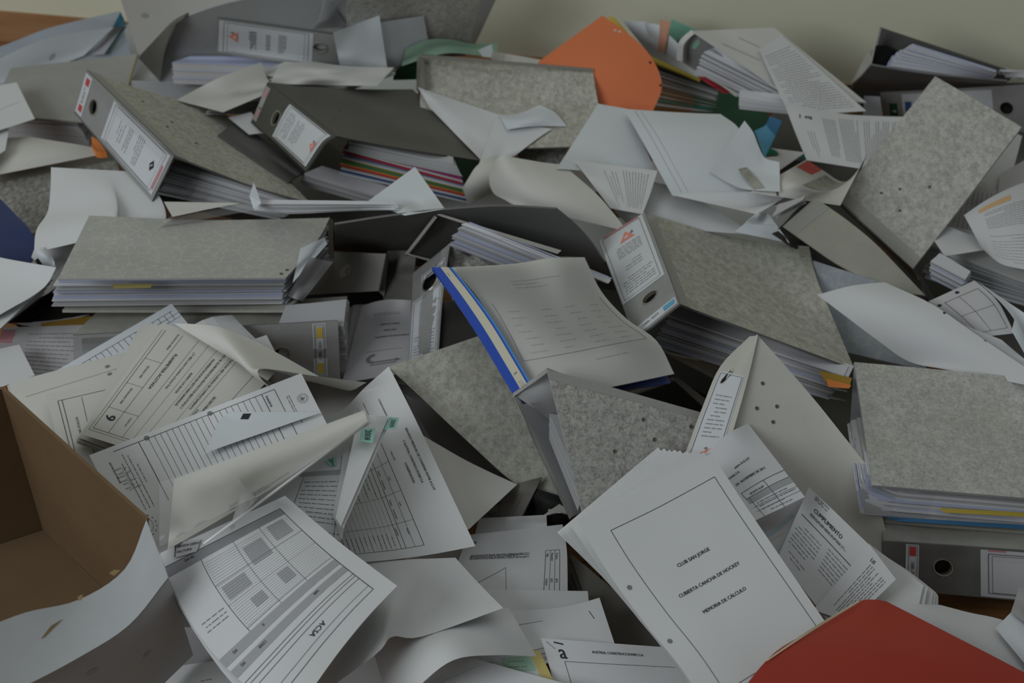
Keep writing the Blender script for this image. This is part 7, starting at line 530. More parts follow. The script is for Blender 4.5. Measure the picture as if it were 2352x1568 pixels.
{'n':'lever_arch_binder','l':'shadowed grey board between the cardboard box and the ACSA stack','c':'binder','g':None,'p':[{'k':'S','part':'cover','m':'greyboard','G':[(-5,[-1629,4728,480,63,0,0,63,0,0,63,0,0,63,0,0,-229,-68,0,73,-3,0,74,-3,0,73,-4,0,73,-3,0,-271,-53,0,84,-6,0,83,-7,0,84,-7,0,83,-6,0,-312,-39,0,94,-10,0,93,-10,0,94,-9,0,93,-10,0,-353,-26,0,104,-12,0,104,-13,0,103,-13,0,103,-13,0])],'th':0.003}]},
{'n':'loose_sheet','l':'dark-shaded blank sheet under the cardboard box corner at the bottom','c':'paper','g':None,'p':[{'k':'S','part':None,'m':'paper','G':[(-5,[-1731,4481,459,111,0,24,107,11,10,104,18,2,104,21,-2,-410,-142,-45,128,12,22,125,20,12,124,25,7,124,26,5,-485,-174,-58,142,32,11,142,32,11,145,24,21,144,32,11,-557,-209,-65,159,40,13,160,41,12,161,41,13,162,41,13,-627,-250,-62,176,48,14,178,49,15,179,50,15,180,50,15])],'P':[('p',0.5,0.3,0.6,0.33,1,2)]}]},
{'n':'loose_sheet','l':'large blank sheet between the balance page and the bottom edge','c':'paper','g':None,'p':[{'k':'S','part':None,'m':'paper','G':[(-5,[-716,4927,729,111,-1,7,111,-1,8,111,-2,7,111,-1,7,-495,-222,-32,167,5,84,99,31,4,112,47,-48,175,50,-2,-602,-350,-41,218,25,145,88,63,-5,113,88,-96,241,87,3,-707,-469,-49,267,56,190,76,97,-18,118,95,-108,304,126,5,-809,-571,-72,311,97,221,66,133,-35,126,76,-88,364,147,24])]}]},
{'n':'loose_sheet','l':'blank sheet with a sharp corner pointing right,behind the balance page','c':'paper','g':None,'p':[{'k':'S','part':None,'m':'paper_warm','G':[(-5,[-516,5915,680,134,-81,-31,135,-80,-29,137,-82,-14,137,-82,-6,-529,95,80,116,-60,-12,115,-51,-19,118,-43,-18,118,-34,-21,-453,-32,70,98,-32,-2,96,-20,-13,99,-9,-19,99,2,-26,-378,-151,60,79,3,-1,79,11,-10,80,19,-16,80,29,-23,-306,-263,50,61,43,-10,62,44,-10,62,44,-10,63,44,-10])]}]},
{'n':'printed_sheet','l':'landscape table page titled BALANCE MENSUAL DE CONVENIO,left of centre','c':'paper','g':None,'p':[{'k':'S','part':None,'m':'paper','G':[(-5,[-660,6124,959,136,-318,-39,123,-299,-40,116,-284,-40,109,-268,-37,-613,1082,78,122,-316,-11,110,-285,-24,102,-258,-36,96,-234,-46,-550,1009,29,105,-302,11,94,-268,-6,86,-240,-21,81,-222,-27,-522,929,44,94,-270,2,87,-244,-10,80,-221,-21,77,-210,-23,-492,843,58,81,-226,-20,78,-216,-20,75,-208,-19,72,-199,-18])],'P':[('t','BALANCE MENSUAL DE CONVENIO ENTRE A.G.V.P',0.31,0.1,5,'l'),('t','Y AUSTRAL CONSTRUCCIONES S.A.',0.36,0.155,5,'l'),('t','CONSERVACION',0.47,0.21,5,'l'),('t','CORRESPONDIENTE AL MES DE :',0.1,0.19,3.6,'l'),('t','Marzo 2015',0.38,0.27,3.6,'l'),('l',0.06,0.31,0.94,0.31,0.7),('l',0.06,0.37,0.94,0.37,0.4),('l',0.06,0.43,0.94,0.43,0.6),('l',0.06,0.46,0.94,0.46,0.6),('l',0.94,0.31,0.94,0.9,0.6),('l',0.06,0.9,0.94,0.9,0.6),('l',0.78,0.31,0.78,0.9,0.4),('l',0.6,0.31,0.6,0.9,0.4),('l',0.42,0.31,0.42,0.9,0.4),('t','DETALLE',0.12,0.35,3.5,'l'),('t','ACSA',0.5,0.36,3.2,'l'),('t','MONTO',0.44,0.42,3.2,'l'),('t','ACUMULADO',0.5,0.42,3.2,'l'),('t','AGVP',0.66,0.36,3.2,'l'),('t','MONTO',0.63,0.42,3.2,'l'),('t','ACUMULADO',0.69,0.42,3.2,'l'),('t','SALDOS',0.82,0.38,3.5,'l'),('t','-3.702.924,50',0.8,0.455,3.2,'l'),('l',0.06,0.49,0.94,0.49,0.2),('l',0.06,0.52,0.94,0.52,0.2),('l',0.06,0.55,0.94,0.55,0.2),('l',0.06,0.58,0.94,0.58,0.2),('l',0.06,0.61,0.94,0.61,0.2),('l',0.06,0.64,0.94,0.64,0.2),('l',0.06,0.6699999999999999,0.94,0.6699999999999999,0.2),('l',0.06,0.7,0.94,0.7,0.2),('l',0.06,0.73,0.94,0.73,0.2),('l',0.06,0.76,0.94,0.76,0.2),('l',0.06,0.79,0.94,0.79,0.2),('l',0.06,0.82,0.94,0.82,0.2),('l',0.06,0.85,0.94,0.85,0.2),('l',0.06,0.88,0.94,0.88,0.2),('p',0.83,0.48,0.93,0.89,14,1.6),('p',0.44,0.48,0.59,0.75,9,1.6)],'wl':(0.297,0.21)}]},
{'n':'printed_sheet','l':'ruled form strip with a row of ticks along its edge,leaning on the yellow-tagged binder','c':'paper','g':None,'p':[{'k':'S','part':None,'m':'paper_cool','G':[(-5,[-2603,6311,720,153,128,29,157,131,30,160,133,30,163,136,31,-558,-614,-120,150,129,27,153,131,27,156,134,27,160,137,29,-545,-615,-110,147,129,24,149,132,25,153,134,25,156,138,26,-532,-616,-100,143,129,22,146,133,22,150,135,23,153,138,23,-520,-617,-90,139,130,19,143,133,20,147,136,20,149,139,21])],'P':[('l',0.03,0.13,0.97,0.13,0.6),('l',0.05,0.13,0.05,0.3,0.5),('l',0.095,0.13,0.095,0.3,0.5),('l',0.14,0.13,0.14,0.3,0.5),('l',0.185,0.13,0.185,0.3,0.5),('l',0.22999999999999998,0.13,0.22999999999999998,0.3,0.5),('l',0.27499999999999997,0.13,0.27499999999999997,0.3,0.5),('l',0.32,0.13,0.32,0.3,0.5),('l',0.365,0.13,0.365,0.3,0.5),('l',0.41,0.13,0.41,0.3,0.5),('l',0.45499999999999996,0.13,0.45499999999999996,0.3,0.5),('l',0.49999999999999994,0.13,0.49999999999999994,0.3,0.5),('l',0.545,0.13,0.545,0.3,0.5),('l',0.5900000000000001,0.13,0.5900000000000001,0.3,0.5),('l',0.635,0.13,0.635,0.3,0.5),('l',0.68,0.13,0.68,0.3,0.5),('l',0.725,0.13,0.725,0.3,0.5),('l',0.77,0.13,0.77,0.3,0.5),('l',0.8150000000000001,0.13,0.8150000000000001,0.3,0.5),('l',0.86,0.13,0.86,0.3,0.5),('l',0.905,0.13,0.905,0.3,0.5),('l',0.95,0.13,0.95,0.3,0.5),('l',0.8,0.3,1,0.3,0.5),('l',0.8,0.22,1,0.22,0.5)]}]},
{'n':'paper_sheaf','l':'white sheets behind the planimetry page,their corners touching the yellow-tagged spine','c':'paper','g':None,'p':[{'k':'F','part':'page','m':'paper','G':[(-5,[-1944,6475,800,62,78,46,64,81,42,80,96,-13,85,116,-75,-253,-449,0,80,68,35,81,69,31,94,81,-10,98,95,-56,-315,-389,0,97,57,23,98,58,21,108,66,-7,110,75,-37,-375,-331,0,113,47,11,115,47,11,120,52,-3,123,55,-19,-435,-276,0,131,37,0,131,38,0,133,37,0,133,38,0]),(-5,[-1911,6461,842,111,0,14,109,10,6,104,27,-7,104,34,-13,-389,-156,-2,112,13,10,111,20,4,108,33,-6,108,35,-7,-400,-186,-1,112,30,2,112,31,1,113,35,-2,113,34,-1,-411,-214,0,113,39,0,115,39,0,116,40,0,116,40,0,-422,-241,0,116,46,0,117,46,0,119,47,0,119,47,0])],'nn':4,'j':1.0}]},
{'n':'paper_sheaf','l':'sheet corners beside the round hole of the yellow-tagged binder','c':'paper','g':None,'p':[{'k':'S','part':None,'m':'paper','G':[(-2,[-1578,6375,880,206,120,0,-83,-309,0,193,67,0])]}]},
{'n':'printed_sheet','l':'punched plan sheet fanned out at the far left behind the planimetry page','c':'paper','g':None,'p':[{'k':'F','part':'page','m':'paper_warm','G':[(-5,[-2786,6221,727,152,61,10,155,58,13,160,49,21,158,60,12,-554,-395,-62,143,65,10,146,61,12,149,60,16,150,62,13,-520,-410,-56,135,68,9,137,68,10,140,65,13,140,68,11,-485,-425,-48,127,70,9,128,71,9,131,72,10,132,73,9,-454,-439,-42,119,73,9,121,74,9,123,74,9,124,76,10]),(-5,[-2759,6209,769,154,57,9,157,58,10,157,59,10,159,59,10,-546,-409,-45,142,66,10,144,67,9,146,67,10,148,68,10,-502,-438,-44,131,74,10,132,75,9,135,76,10,136,76,10,-459,-466,-44,120,82,9,122,82,10,124,84,9,125,85,10,-417,-492,-43,109,88,9,111,90,10,113,91,9,115,93,10])],'P':[('l',0.1,0.2,0.95,0.2,0.4),('e',0.8,0.13,3,'ink_grey'),('e',0.81,0.24,3,'ink_grey')],'nn':4,'j':1.0}]},
{'n':'printed_sheet','l':'smaller plan sheet with typewritten OBRAS heading,partly under the planimetry page','c':'paper','g':None,'p':[{'k':'S','part':None,'m':'paper_warm','G':[(-5,[-2501,6030,840,105,39,0,106,40,0,107,41,0,107,40,0,-348,-340,0,99,40,0,100,40,0,101,40,0,102,40,0,-329,-333,0,94,39,0,95,40,0,96,40,0,96,40,0,-309,-327,0,88,40,0,90,39,0,90,40,0,91,41,0,-290,-321,0,83,39,0,85,39,0,85,40,0,86,40,0])],'P':[('l',0.12,0.1,0.95,0.1,0.7),('l',0.12,0.1,0.12,1,0.7),('l',0.17,0.1,0.17,1,0.7),('l',0.4,0.12,0.4,0.9,0.5),('l',0.75,0.12,0.75,0.6,0.5),('V2','RACION DE OBRAS',0.29,0.42,4.5),('V2','PLANO',0.58,0.55,6),('V2','Calle',0.7,0.25,5),('V2','ESCALA',0.26,0.85,4.5)]}]},
{'n':'document_stack','l':'planimetry plan page PLANIMETRÍA ACOTADA with the number 9,on a fan of copies','c':'stack','g':None,'p':[{'k':'F','part':'page','m':'paper_warm','G':[(-5,[-1252,6076,880,-89,-204,0,-86,-196,0,-83,-188,0,-79,-182,0,133,889,7,-79,-212,-7,-73,-211,0,-71,-202,0,-67,-194,0,77,957,0,-64,-237,0,-60,-225,0,-58,-217,0,-55,-206,0,20,1018,0,-49,-254,0,-47,-241,0,-44,-231,0,-43,-220,0,-39,1083,0,-34,-272,0,-32,-258,0,-31,-246,0,-29,-234,0]),(-5,[-1274,6114,940,-81,-224,0,-76,-214,0,-74,-205,0,-70,-196,0,124,939,0,-74,-231,0,-71,-220,0,-67,-211,0,-65,-202,0,98,965,0,-68,-237,0,-65,-227,0,-62,-217,0,-59,-208,0,70,993,0,-61,-245,0,-58,-233,0,-56,-223,0,-53,-214,0,41,1021,0,-54,-252,0,-52,-241,0,-49,-229,0,-47,-220,0])],'nn':5,'j':1.0},{'k':'S','part':'plan_page','m':'paper_warm','G':[(-5,[-1220,6163,960,-99,-234,11,-95,-223,10,-91,-214,10,-86,-203,9,197,945,-30,-85,-258,26,-84,-232,14,-85,-208,1,-85,-186,-11,164,956,-20,-75,-268,29,-75,-237,13,-77,-207,-3,-80,-181,-19,129,965,-10,-67,-263,21,-68,-237,8,-68,-212,-3,-71,-190,-16,93,976,0,-64,-244,0,-62,-233,0,-58,-222,0,-57,-213,0])],'P':[('l',0.05,0.12,0.93,0.12,0.6),('t','MUNICIPALIDAD',0.5,0.2,10.5,'r'),('t','SECRETARIA DE OBRAS',0.42,0.26,7.0,'r'),('t','COORDINACION',0.55,0.3,6.4,'r'),('l',0.05,0.31,0.93,0.31,0.5),('t','PAVIMENTACION 400 CUADRAS DE COMPLETAMIENTO',0.02,0.36,6.4,'r'),('l',0.05,0.375,0.93,0.375,0.4),('t','RUBRO I-B :ELABORACION PROYECTOS EJECUTIVOS Y',0.05,0.43,6.4,'r'),('t','PAVIMENTACION EN SECTORES BARRIALES',0.15,0.48,6.4,'r'),('l',0.05,0.5,0.93,0.5,0.4),('t','BARRIO LOS SAUCES',0.3,0.55,5.8,'r'),('l',0.05,0.58,0.93,0.58,0.4),('t','J. P. BELL entre Comahue y Fuerte Viejo',0.15,0.64,5.8,'r'),('l',0.05,0.67,0.93,0.67,0.5),('t','PLANIMETRÍA ACOTADA',0.2,0.76,8.2,'r'),('l',0.05,0.8,0.93,0.8,0.6),('t','RACION DE OBRAS',0.05,0.84,4.7,'r'),('t','ESCALA:1:500',0.35,0.88,5.3,'r'),('t','FECHA:AGO 2006',0.55,0.88,5.3,'r'),('l',0.05,0.94,0.93,0.94,0.7),('l',0.05,0.965,0.95,0.965,0.5),('l',0.93,0.12,0.93,0.94,0.7),('l',0.95,0.1,0.95,0.965,0.5),('l',0.74,0.67,0.74,0.94,0.6),('l',0.3,0.8,0.3,0.94,0.5),('l',0.52,0.8,0.52,0.94,0.5),('t','PLANO Nº',0.77,0.72,4.7,'r'),('t','9',0.79,0.91,29,'r')],'wl':(0.27,0.24)}]},
{'n':'loose_sheet','l':'cream sheet sliding over the planimetry page towards the balance page','c':'paper','g':None,'p':[{'k':'S','part':None,'m':'paper_warm2','G':[(-5,[-1859,6422,1020,140,-58,38,134,-52,21,119,-38,-24,114,-36,-35,-270,-17,0,41,-30,50,80,-25,32,153,1,-63,152,3,-72,-197,-142,53,-55,-5,61,29,0,42,187,40,-101,190,39,-110,-131,-260,108,-146,19,74,-19,23,54,222,75,-138,231,74,-145,-76,-370,155,-237,27,137,-69,30,116,248,98,-124,260,99,-129])]}]},
{'n':'printed_sheet','l':'signed form with a round seal and rows of ruled columns,left of the balance page','c':'paper','g':None,'p':[{'k':'S','part':None,'m':'paper','G':[(-5,[-1073,5798,1182,83,-134,-85,93,-194,-26,92,-207,-8,88,-198,-8,-607,586,115,87,-134,-84,98,-191,-28,98,-203,-9,94,-195,-9,-649,683,29,113,-217,-12,109,-209,-11,104,-199,-11,100,-191,-10,-667,672,35,120,-213,-13,114,-205,-13,110,-196,-12,105,-188,-11,-683,662,40,126,-209,-14,120,-201,-14,115,-193,-14,110,-185,-13])],'P':[('l',0.03,0.12,0.03,0.12,0.5),('l',0.04,0.14,0.04,0.9,0.6),('l',0.04,0.14,0.5,0.14,0.6),('l',0.04,0.2,0.5,0.2,0.7),('t','TRANSPOR',0.06,0.19,4),('seal',0.18,0.045,7),('p',0.12,0.09,0.35,0.11,2,1.6),('p',0.08,0.82,0.5,0.9,4,2),('l',0.04,0.78,0.5,0.78,0.8),('sig',0.25,0.9,18),('t','ARTURO LUIS MIRONE',0.1,0.94,3.5,'l'),('seal',0.6,0.93,16),('l',0.04,0.23,0.45,0.23,0.4),('l',0.04,0.258,0.45,0.258,0.4),('l',0.04,0.28600000000000003,0.45,0.28600000000000003,0.4),('l',0.04,0.314,0.45,0.314,0.4),('l',0.04,0.342,0.45,0.342,0.4),('l',0.04,0.37,0.45,0.37,0.4),('l',0.04,0.398,0.45,0.398,0.4),('l',0.04,0.42600000000000005,0.45,0.42600000000000005,0.4),('l',0.04,0.454,0.45,0.454,0.4),('l',0.04,0.482,0.45,0.482,0.4),('l',0.04,0.51,0.45,0.51,0.4),('l',0.04,0.538,0.45,0.538,0.4),('l',0.04,0.5660000000000001,0.45,0.5660000000000001,0.4),('l',0.04,0.594,0.45,0.594,0.4),('l',0.04,0.622,0.45,0.622,0.4),('l',0.04,0.65,0.45,0.65,0.4),('l',0.04,0.678,0.45,0.678,0.4),('l',0.04,0.7060000000000001,0.45,0.7060000000000001,0.4),('l',0.04,0.734,0.45,0.734,0.4)],'wl':(0.2,0.29),'H':[(0.035,0.74,0.0035),(0.035,0.44,0.0035)]}]},
{'n':'loose_sheet','l':'folded white sheet with a black diamond print above the plastic sleeve','c':'paper','g':None,'p':[{'k':'S','part':None,'m':'paper_cool','G':[(-5,[-1455,5530,1108,12,13,1,12,12,2,13,7,6,13,6,7,-60,-98,-19,42,27,2,43,27,2,45,20,9,45,23,6,-185,-157,-21,73,42,2,74,43,2,75,38,6,75,40,5,-306,-222,-18,103,56,3,104,57,3,106,58,2,106,58,3,-429,-287,-14,133,70,4,135,71,3,137,72,4,139,73,3])],'P':[('q',[(0.845,0.19),(0.88,0.277),(0.635,0.408),(0.574,0.312)],'ink')]}]},
{'n':'document_stack','l':'small stack of table pages with mint index tabs marked by hand with years','c':'stack','g':None,'p':[{'k':'S','part':'page','m':'paper','G':[(-5,[-1043,5411,1076,55,38,2,56,36,3,54,51,-9,50,80,-34,-268,-349,34,70,21,-1,72,18,4,71,19,2,71,29,-7,-336,-228,-1,86,6,-3,86,5,-1,86,2,2,87,2,2,-392,-160,4,98,-3,-10,101,-9,-3,100,-10,-2,99,-7,-6,-445,-110,25,113,-18,-11,113,-17,-10,113,-17,-11,112,-18,-11])],'P':[('p',0.45,0.5,0.98,0.98,12,1.8),('l',0.42,0.45,0.42,1,0.5),('l',0.93,0.3,0.93,1,0.4),('f',0.35,0.42,0.93,0.46,'grey_band')]},{'k':'S','part':'index_tab','m':'mint_tab','G':[(-2,[-909,5250,1086,52,32,-1,-17,-65,-3,22,7,0])],'P':[('ty',2004,0.1,0.85)]},{'k':'S','part':'page','m':'paper','G':[(-5,[-820,5439,1079,26,40,-3,26,39,-2,27,40,-3,27,39,-2,-109,-302,12,23,17,-2,22,20,-5,23,17,-2,23,17,-2,-95,-207,9,20,-5,0,19,-2,-4,20,-3,-2,20,-4,-2,-82,-119,8,16,-23,-2,17,-23,-1,17,-22,-2,16,-23,-1,-70,-39,6,14,-41,-1,14,-40,-2,14,-41,-1,13,-40,-1])],'P':[('r',0.3,0.2,1.1,0.24,0.5)]},{'k':'S','part':'index_tab','m':'mint_tab','G':[(-2,[-709,5434,1127,35,7,-3,-66,-102,6,61,-3,-6])],'P':[('ty',2008,0.1,0.8)]},{'k':'F','part':'page','m':'paper','G':[(-5,[-748,5514,1128,40,-14,8,37,-3,-2,38,1,-5,36,11,-14,-163,-187,21,31,-8,0,29,-4,-3,29,-3,-4,28,9,-15,-131,-156,8,22,-7,-2,22,-8,-3,21,-8,-2,22,-7,-2,-100,-137,5,15,-10,-1,14,-11,-2,14,-10,-1,15,-11,-1,-70,-119,2,8,-13,0,7,-13,-1,7,-13,-1,7,-13,-1]),(-5,[-749,5471,1189,36,0,-4,36,-1,-3,37,0,-3,36,-1,-3,-159,-183,9,29,-4,-2,28,-4,-3,29,-4,-2,28,-4,-3,-127,-162,7,21,-7,-2,21,-7,-2,21,-7,-2,21,-7,-2,-97,-143,5,14,-10,-2,14,-10,-1,14,-10,-2,14,-10,-1,-68,-124,3,7,-13,-1,7,-13,-1,7,-13,-1,7,-13,-1])],'nn':4,'j':1.0},{'k':'S','part':'index_tab','m':'mint_tab','G':[(-5,[-601,5460,1184,11,5,-6,12,1,-2,12,0,-1,11,0,-2,-51,-31,12,11,7,-7,13,1,-1,12,1,-2,12,1,-2,-54,-31,11,13,5,-5,13,2,-2,12,1,-2,13,2,-2,-56,-34,11,13,6,-5,13,2,-2,14,3,-2,13,2,-1,-58,-36,11,13,6,-5,14,3,-2,14,3,-2,14,3,-2])],'P':[('ty',2009,0.1,0.8)]},{'k':'S','part':'index_tab','m':'mint_tab','G':[(-2,[-730,5324,1229,72,13,-7,-67,-103,7,60,-6,-6])],'P':[('ty',2008,0.1,0.8)]}]},
{'n':'document_stack','l':'ACSA cost form with grey bands on a curled stack,in front of the cardboard box','c':'stack','g':None,'p':[{'k':'F','part':'page','m':'paper','G':[(-5,[-632,4607,862,-116,-186,-23,-111,-180,-23,-107,-173,-22,-103,-167,-21,320,811,122,-117,-165,-16,-114,-159,-16,-109,-154,-15,-106,-149,-15,341,655,177,-137,-63,-94,-120,-137,-12,-116,-134,-11,-113,-129,-11,370,553,178,-132,-95,-27,-134,-84,-39,-124,-106,-12,-123,-100,-16,393,492,130,-138,-82,-11,-142,-55,-37,-133,-81,-8,-132,-76,-13]),(-5,[-520,4425,1093,-114,-175,-20,-111,-168,-20,-106,-163,-18,-102,-156,-19,305,768,110,-129,-152,-33,-126,-148,-32,-122,-143,-31,-119,-139,-31,365,690,159,-136,-131,-30,-133,-128,-30,-130,-124,-30,-126,-122,-29,392,615,153,-137,-110,-21,-135,-109,-20,-131,-106,-20,-128,-103,-20,395,541,115,-130,-91,-3,-127,-89,-4,-124,-88,-3,-122,-85,-4])],'nn':6,'j':1.0},{'k':'S','part':'form_page','m':'paper','G':[(-5,[-500,4381,1157,-120,-153,-29,-107,-145,-44,-93,-159,-31,-89,-155,-31,278,710,165,-129,-159,-10,-121,-134,-42,-114,-128,-53,-112,-116,-63,344,637,202,-135,-148,-4,-133,-118,-39,-131,-94,-66,-130,-91,-70,400,551,222,-137,-118,-8,-137,-95,-32,-138,-76,-53,-135,-78,-50,418,468,191,-134,-66,-25,-132,-66,-24,-132,-65,-24,-127,-71,-16])],'P':[('r',0.1,0.1,1.1,0.93,0.6),('t','ACSA',0.42,0.19,8.5,'l'),('l',0.1,0.14,1.1,0.14,0.4),('l',0.1,0.22,1.1,0.22,0.5),('l',0.1,0.25,1.1,0.25,0.5),('l',0.1,0.27,1.1,0.27,0.5),('f',0.1,0.31,1.1,0.355,'grey_band'),('f',0.1,0.38,1.1,0.43,'grey_band'),('t','500',0.3,0.345,4.5,'l'),('t','13500',0.72,0.345,4.5,'l'),('t','M3',0.9,0.345,4.5,'l'),('t','0',0.66,0.415,4.5,'l'),('t','M3',0.88,0.415,4.5,'l'),('f',0.1,0.88,1.1,0.93,'grey_band2'),('l',0.1,0.45,0.75,0.45,0.4),('l',0.1,0.6,0.75,0.6,0.3),('l',0.1,0.72,0.75,0.72,0.3),('l',0.75,0.43,0.75,0.88,0.5),('l',0.3,0.43,0.3,0.88,0.3),('l',0.5,0.43,0.5,0.88,0.3),('f',0.14,0.75,0.26,0.86,'grey_band'),('f',0.33,0.7,0.47,0.82,'grey_band'),('f',0.32,0.5,0.4,0.58,'grey_band'),('f',0.55,0.62,0.72,0.7,'grey_band'),('f',0.53,0.5,0.62,0.56,'grey_band'),('t','700 4M3',0.78,0.92,4,'l'),('p',0.78,0.55,0.95,0.62,3,1.6),('l',0.11,0.46,0.74,0.46,0.18),('l',0.11,0.47400000000000003,0.74,0.47400000000000003,0.18),('l',0.11,0.48800000000000004,0.74,0.48800000000000004,0.18),('l',0.11,0.502,0.74,0.502,0.18),('l',0.11,0.516,0.74,0.516,0.18),('l',0.11,0.53,0.74,0.53,0.18),('l',0.11,0.544,0.74,0.544,0.18),('l',0.11,0.558,0.74,0.558,0.18),('l',0.11,0.5720000000000001,0.74,0.5720000000000001,0.18),('l',0.11,0.5860000000000001,0.74,0.5860000000000001,0.18),('l',0.11,0.6000000000000001,0.74,0.6000000000000001,0.18),('l',0.11,0.614,0.74,0.614,0.18),('l',0.11,0.628,0.74,0.628,0.18),('l',0.11,0.642,0.74,0.642,0.18),('l',0.11,0.656,0.74,0.656,0.18),('l',0.11,0.67,0.74,0.67,0.18),('l',0.11,0.684,0.74,0.684,0.18),('l',0.11,0.6980000000000001,0.74,0.6980000000000001,0.18),('l',0.11,0.712,0.74,0.712,0.18),('l',0.11,0.726,0.74,0.726,0.18),('l',0.11,0.74,0.74,0.74,0.18),('l',0.11,0.754,0.74,0.754,0.18),('l',0.11,0.768,0.74,0.768,0.18),('l',0.11,0.782,0.74,0.782,0.18),('l',0.11,0.796,0.74,0.796,0.18),('l',0.11,0.81,0.74,0.81,0.18),('l',0.11,0.8240000000000001,0.74,0.8240000000000001,0.18),('l',0.11,0.8380000000000001,0.74,0.8380000000000001,0.18),('l',0.11,0.8520000000000001,0.74,0.8520000000000001,0.18)]}]},
{'n':'printed_sheet','l':'small printed slip with a thick black rule under the lower end of the plastic sleeve','c':'paper','g':None,'p':[{'k':'S','part':None,'m':'paper_grey','G':[(-2,[-1490,4558,1241,116,17,4,-111,-88,-29,99,33,10])],'P':[('l',0.06,0.05,0.06,0.95,0.9),('t','SALIDA DEPOSITO',0.12,0.38,4.2,'l'),('t','FACTURA',0.12,0.75,4.2,'l')]}]},
{'n':'plastic_sleeve','l':'clear glossy punched sleeve holding cream papers,lying across the left documents','c':'sleeve','g':None,'p':[{'k':'S','part':'paper_insert','m':'paper_warm2','G':[(-5,[-1572,4991,1212,200,130,-12,205,133,-13,213,138,-13,220,143,-13,-821,-672,63,197,153,-19,203,159,-16,210,164,-13,223,137,17,-816,-737,42,193,175,-24,201,182,-21,208,190,-13,221,163,20,-807,-831,48,190,196,-29,199,205,-25,206,215,-13,219,194,18,-798,-929,62,187,218,-37,197,227,-29,204,238,-13,217,222,18])],'P':[('P',0.3,0.85,0.6,0.95,4,2,'faint')]},{'k':'S','part':'film','m':'plastic_clear','G':[(-5,[-1588,4820,1355,209,138,-16,215,143,-17,224,148,-17,232,154,-17,-854,-704,85,256,156,12,108,170,-120,222,172,-7,276,177,34,-838,-792,98,302,173,39,12,159,-187,219,198,0,313,234,54,-822,-878,111,347,189,67,-62,74,-181,198,286,-57,346,300,64,-806,-959,123,394,191,107,-157,79,-262,208,246,11,369,415,25])],'P':[('e',0.006,0.88,2.6,'hole_grey'),('e',0.05,1.003,3.4,'hole_grey'),('e',0.094,1.003,4.2,'hole_grey'),('e',0.487,1.003,3.4,'hole_grey')]},{'k':'S','part':'fold_edge','m':'plastic_edge','G':[(-5,[-680,5226,1355,0,0,0,0,0,0,0,0,0,0,0,0,-169,-233,21,0,0,0,0,0,0,0,0,0,0,0,0,-160,-219,19,0,0,0,0,0,0,0,0,0,0,0,0,-151,-208,19,0,0,0,0,0,0,0,0,0,0,0,0,-144,-198,17,0,0,0,0,0,0,0,0,0,0,0,0])],'tube':0.0015}]},  # pale glossy tube added to draw the highlight along the fold
{'n':'cardboard_box','l':'open cardboard box,white outside and brown inside,at the lower left corner','c':'box','g':None,'p':[{'k':'S','part':'bottom','m':'cardboard','G':[(-5,[-2530,5616,240,178,-180,0,172,-173,0,166,-168,0,161,-162,0,-834,614,0,180,-195,0,173,-188,0,167,-182,0,160,-174,0,-835,672,0,182,-211,0,175,-203,0,168,-194,0,160,-187,0,-837,728,0,184,-226,0,177,-216,0,169,-207,0,162,-198,0,-843,781,0,188,-241,0,179,-229,0,170,-219,0,163,-208,0])],'th':0.004},{'k':'S','part':'side_panel','m':'cardboard','G':[(-5,[-2935,5012,1439,123,87,0,127,88,1,128,91,0,132,93,0,-563,-299,-271,131,86,0,134,87,0,136,89,-1,138,91,0,-595,-288,-286,139,84,-1,141,86,0,144,87,-1,147,89,0,-631,-276,-306,147,82,0,150,84,0,152,85,-1,155,86,0,-666,-266,-325,157,78,3,159,82,0,161,83,0,164,84,0])],'th':0.004},{'k':'S','part':'side_panel','m':'cardboard','G':[(-5,[-2423,5358,1453,227,-227,-7,219,-221,-2,208,-210,-2,198,-200,-1,-874,911,-258,212,-214,1,204,-212,8,196,-201,8,186,-193,7,-823,879,-314,196,-203,11,190,-201,19,182,-193,17,174,-184,17,-766,841,-369,177,-188,18,175,-190,29,167,-183,28,160,-175,26,-706,802,-428,158,-173,26,158,-179,40,151,-172,37,145,-164,36])],'th':0.004},{'k':'S','part':'outer_panel','m':'white_card','G':[(-5,[-2164,3666,1200,174,162,-40,183,167,-21,187,169,17,152,155,124,-637,-591,-246,158,155,-26,165,160,-12,168,162,17,142,154,99,-571,-566,-253,141,148,-11,146,152,-3,148,156,18,131,152,73,-501,-539,-261,122,141,3,126,144,9,128,149,18,121,149,47,-428,-510,-272,101,133,19,105,137,20,107,141,20,110,145,21])],'P':[('e',0.5,0.25,6,'stain'),('e',0.75,0.5,5,'stain')],'th':0.004},{'k':'S','part':'top_flap','m':'white_card','G':[(-5,[-2135,3879,1440,161,136,-38,174,132,-71,159,162,10,71,190,103,-572,-679,-59,167,138,-33,178,137,-54,166,163,12,87,193,95,-605,-689,-75,173,140,-27,182,141,-38,173,164,14,105,193,91,-639,-696,-95,178,141,-21,186,147,-22,180,165,17,122,192,86,-673,-703,-115,184,143,-15,189,153,-5,187,165,18,141,191,82])],'P':[('q',[(0.33,0.426),(0.373,0.277),(0.426,0.225),(0.347,0.417)],'tear')],'th':0.004},{'k':'S','part':'torn_flake','m':'tear','G':[(-2,[-1652,4157,1480,17,20,0,7,-34,0,20,31,0])]},{'k':'S','part':'torn_flake','m':'tear','G':[(-2,[-1752,4030,1480,18,14,0,-9,-35,0,13,3,0])]}]},
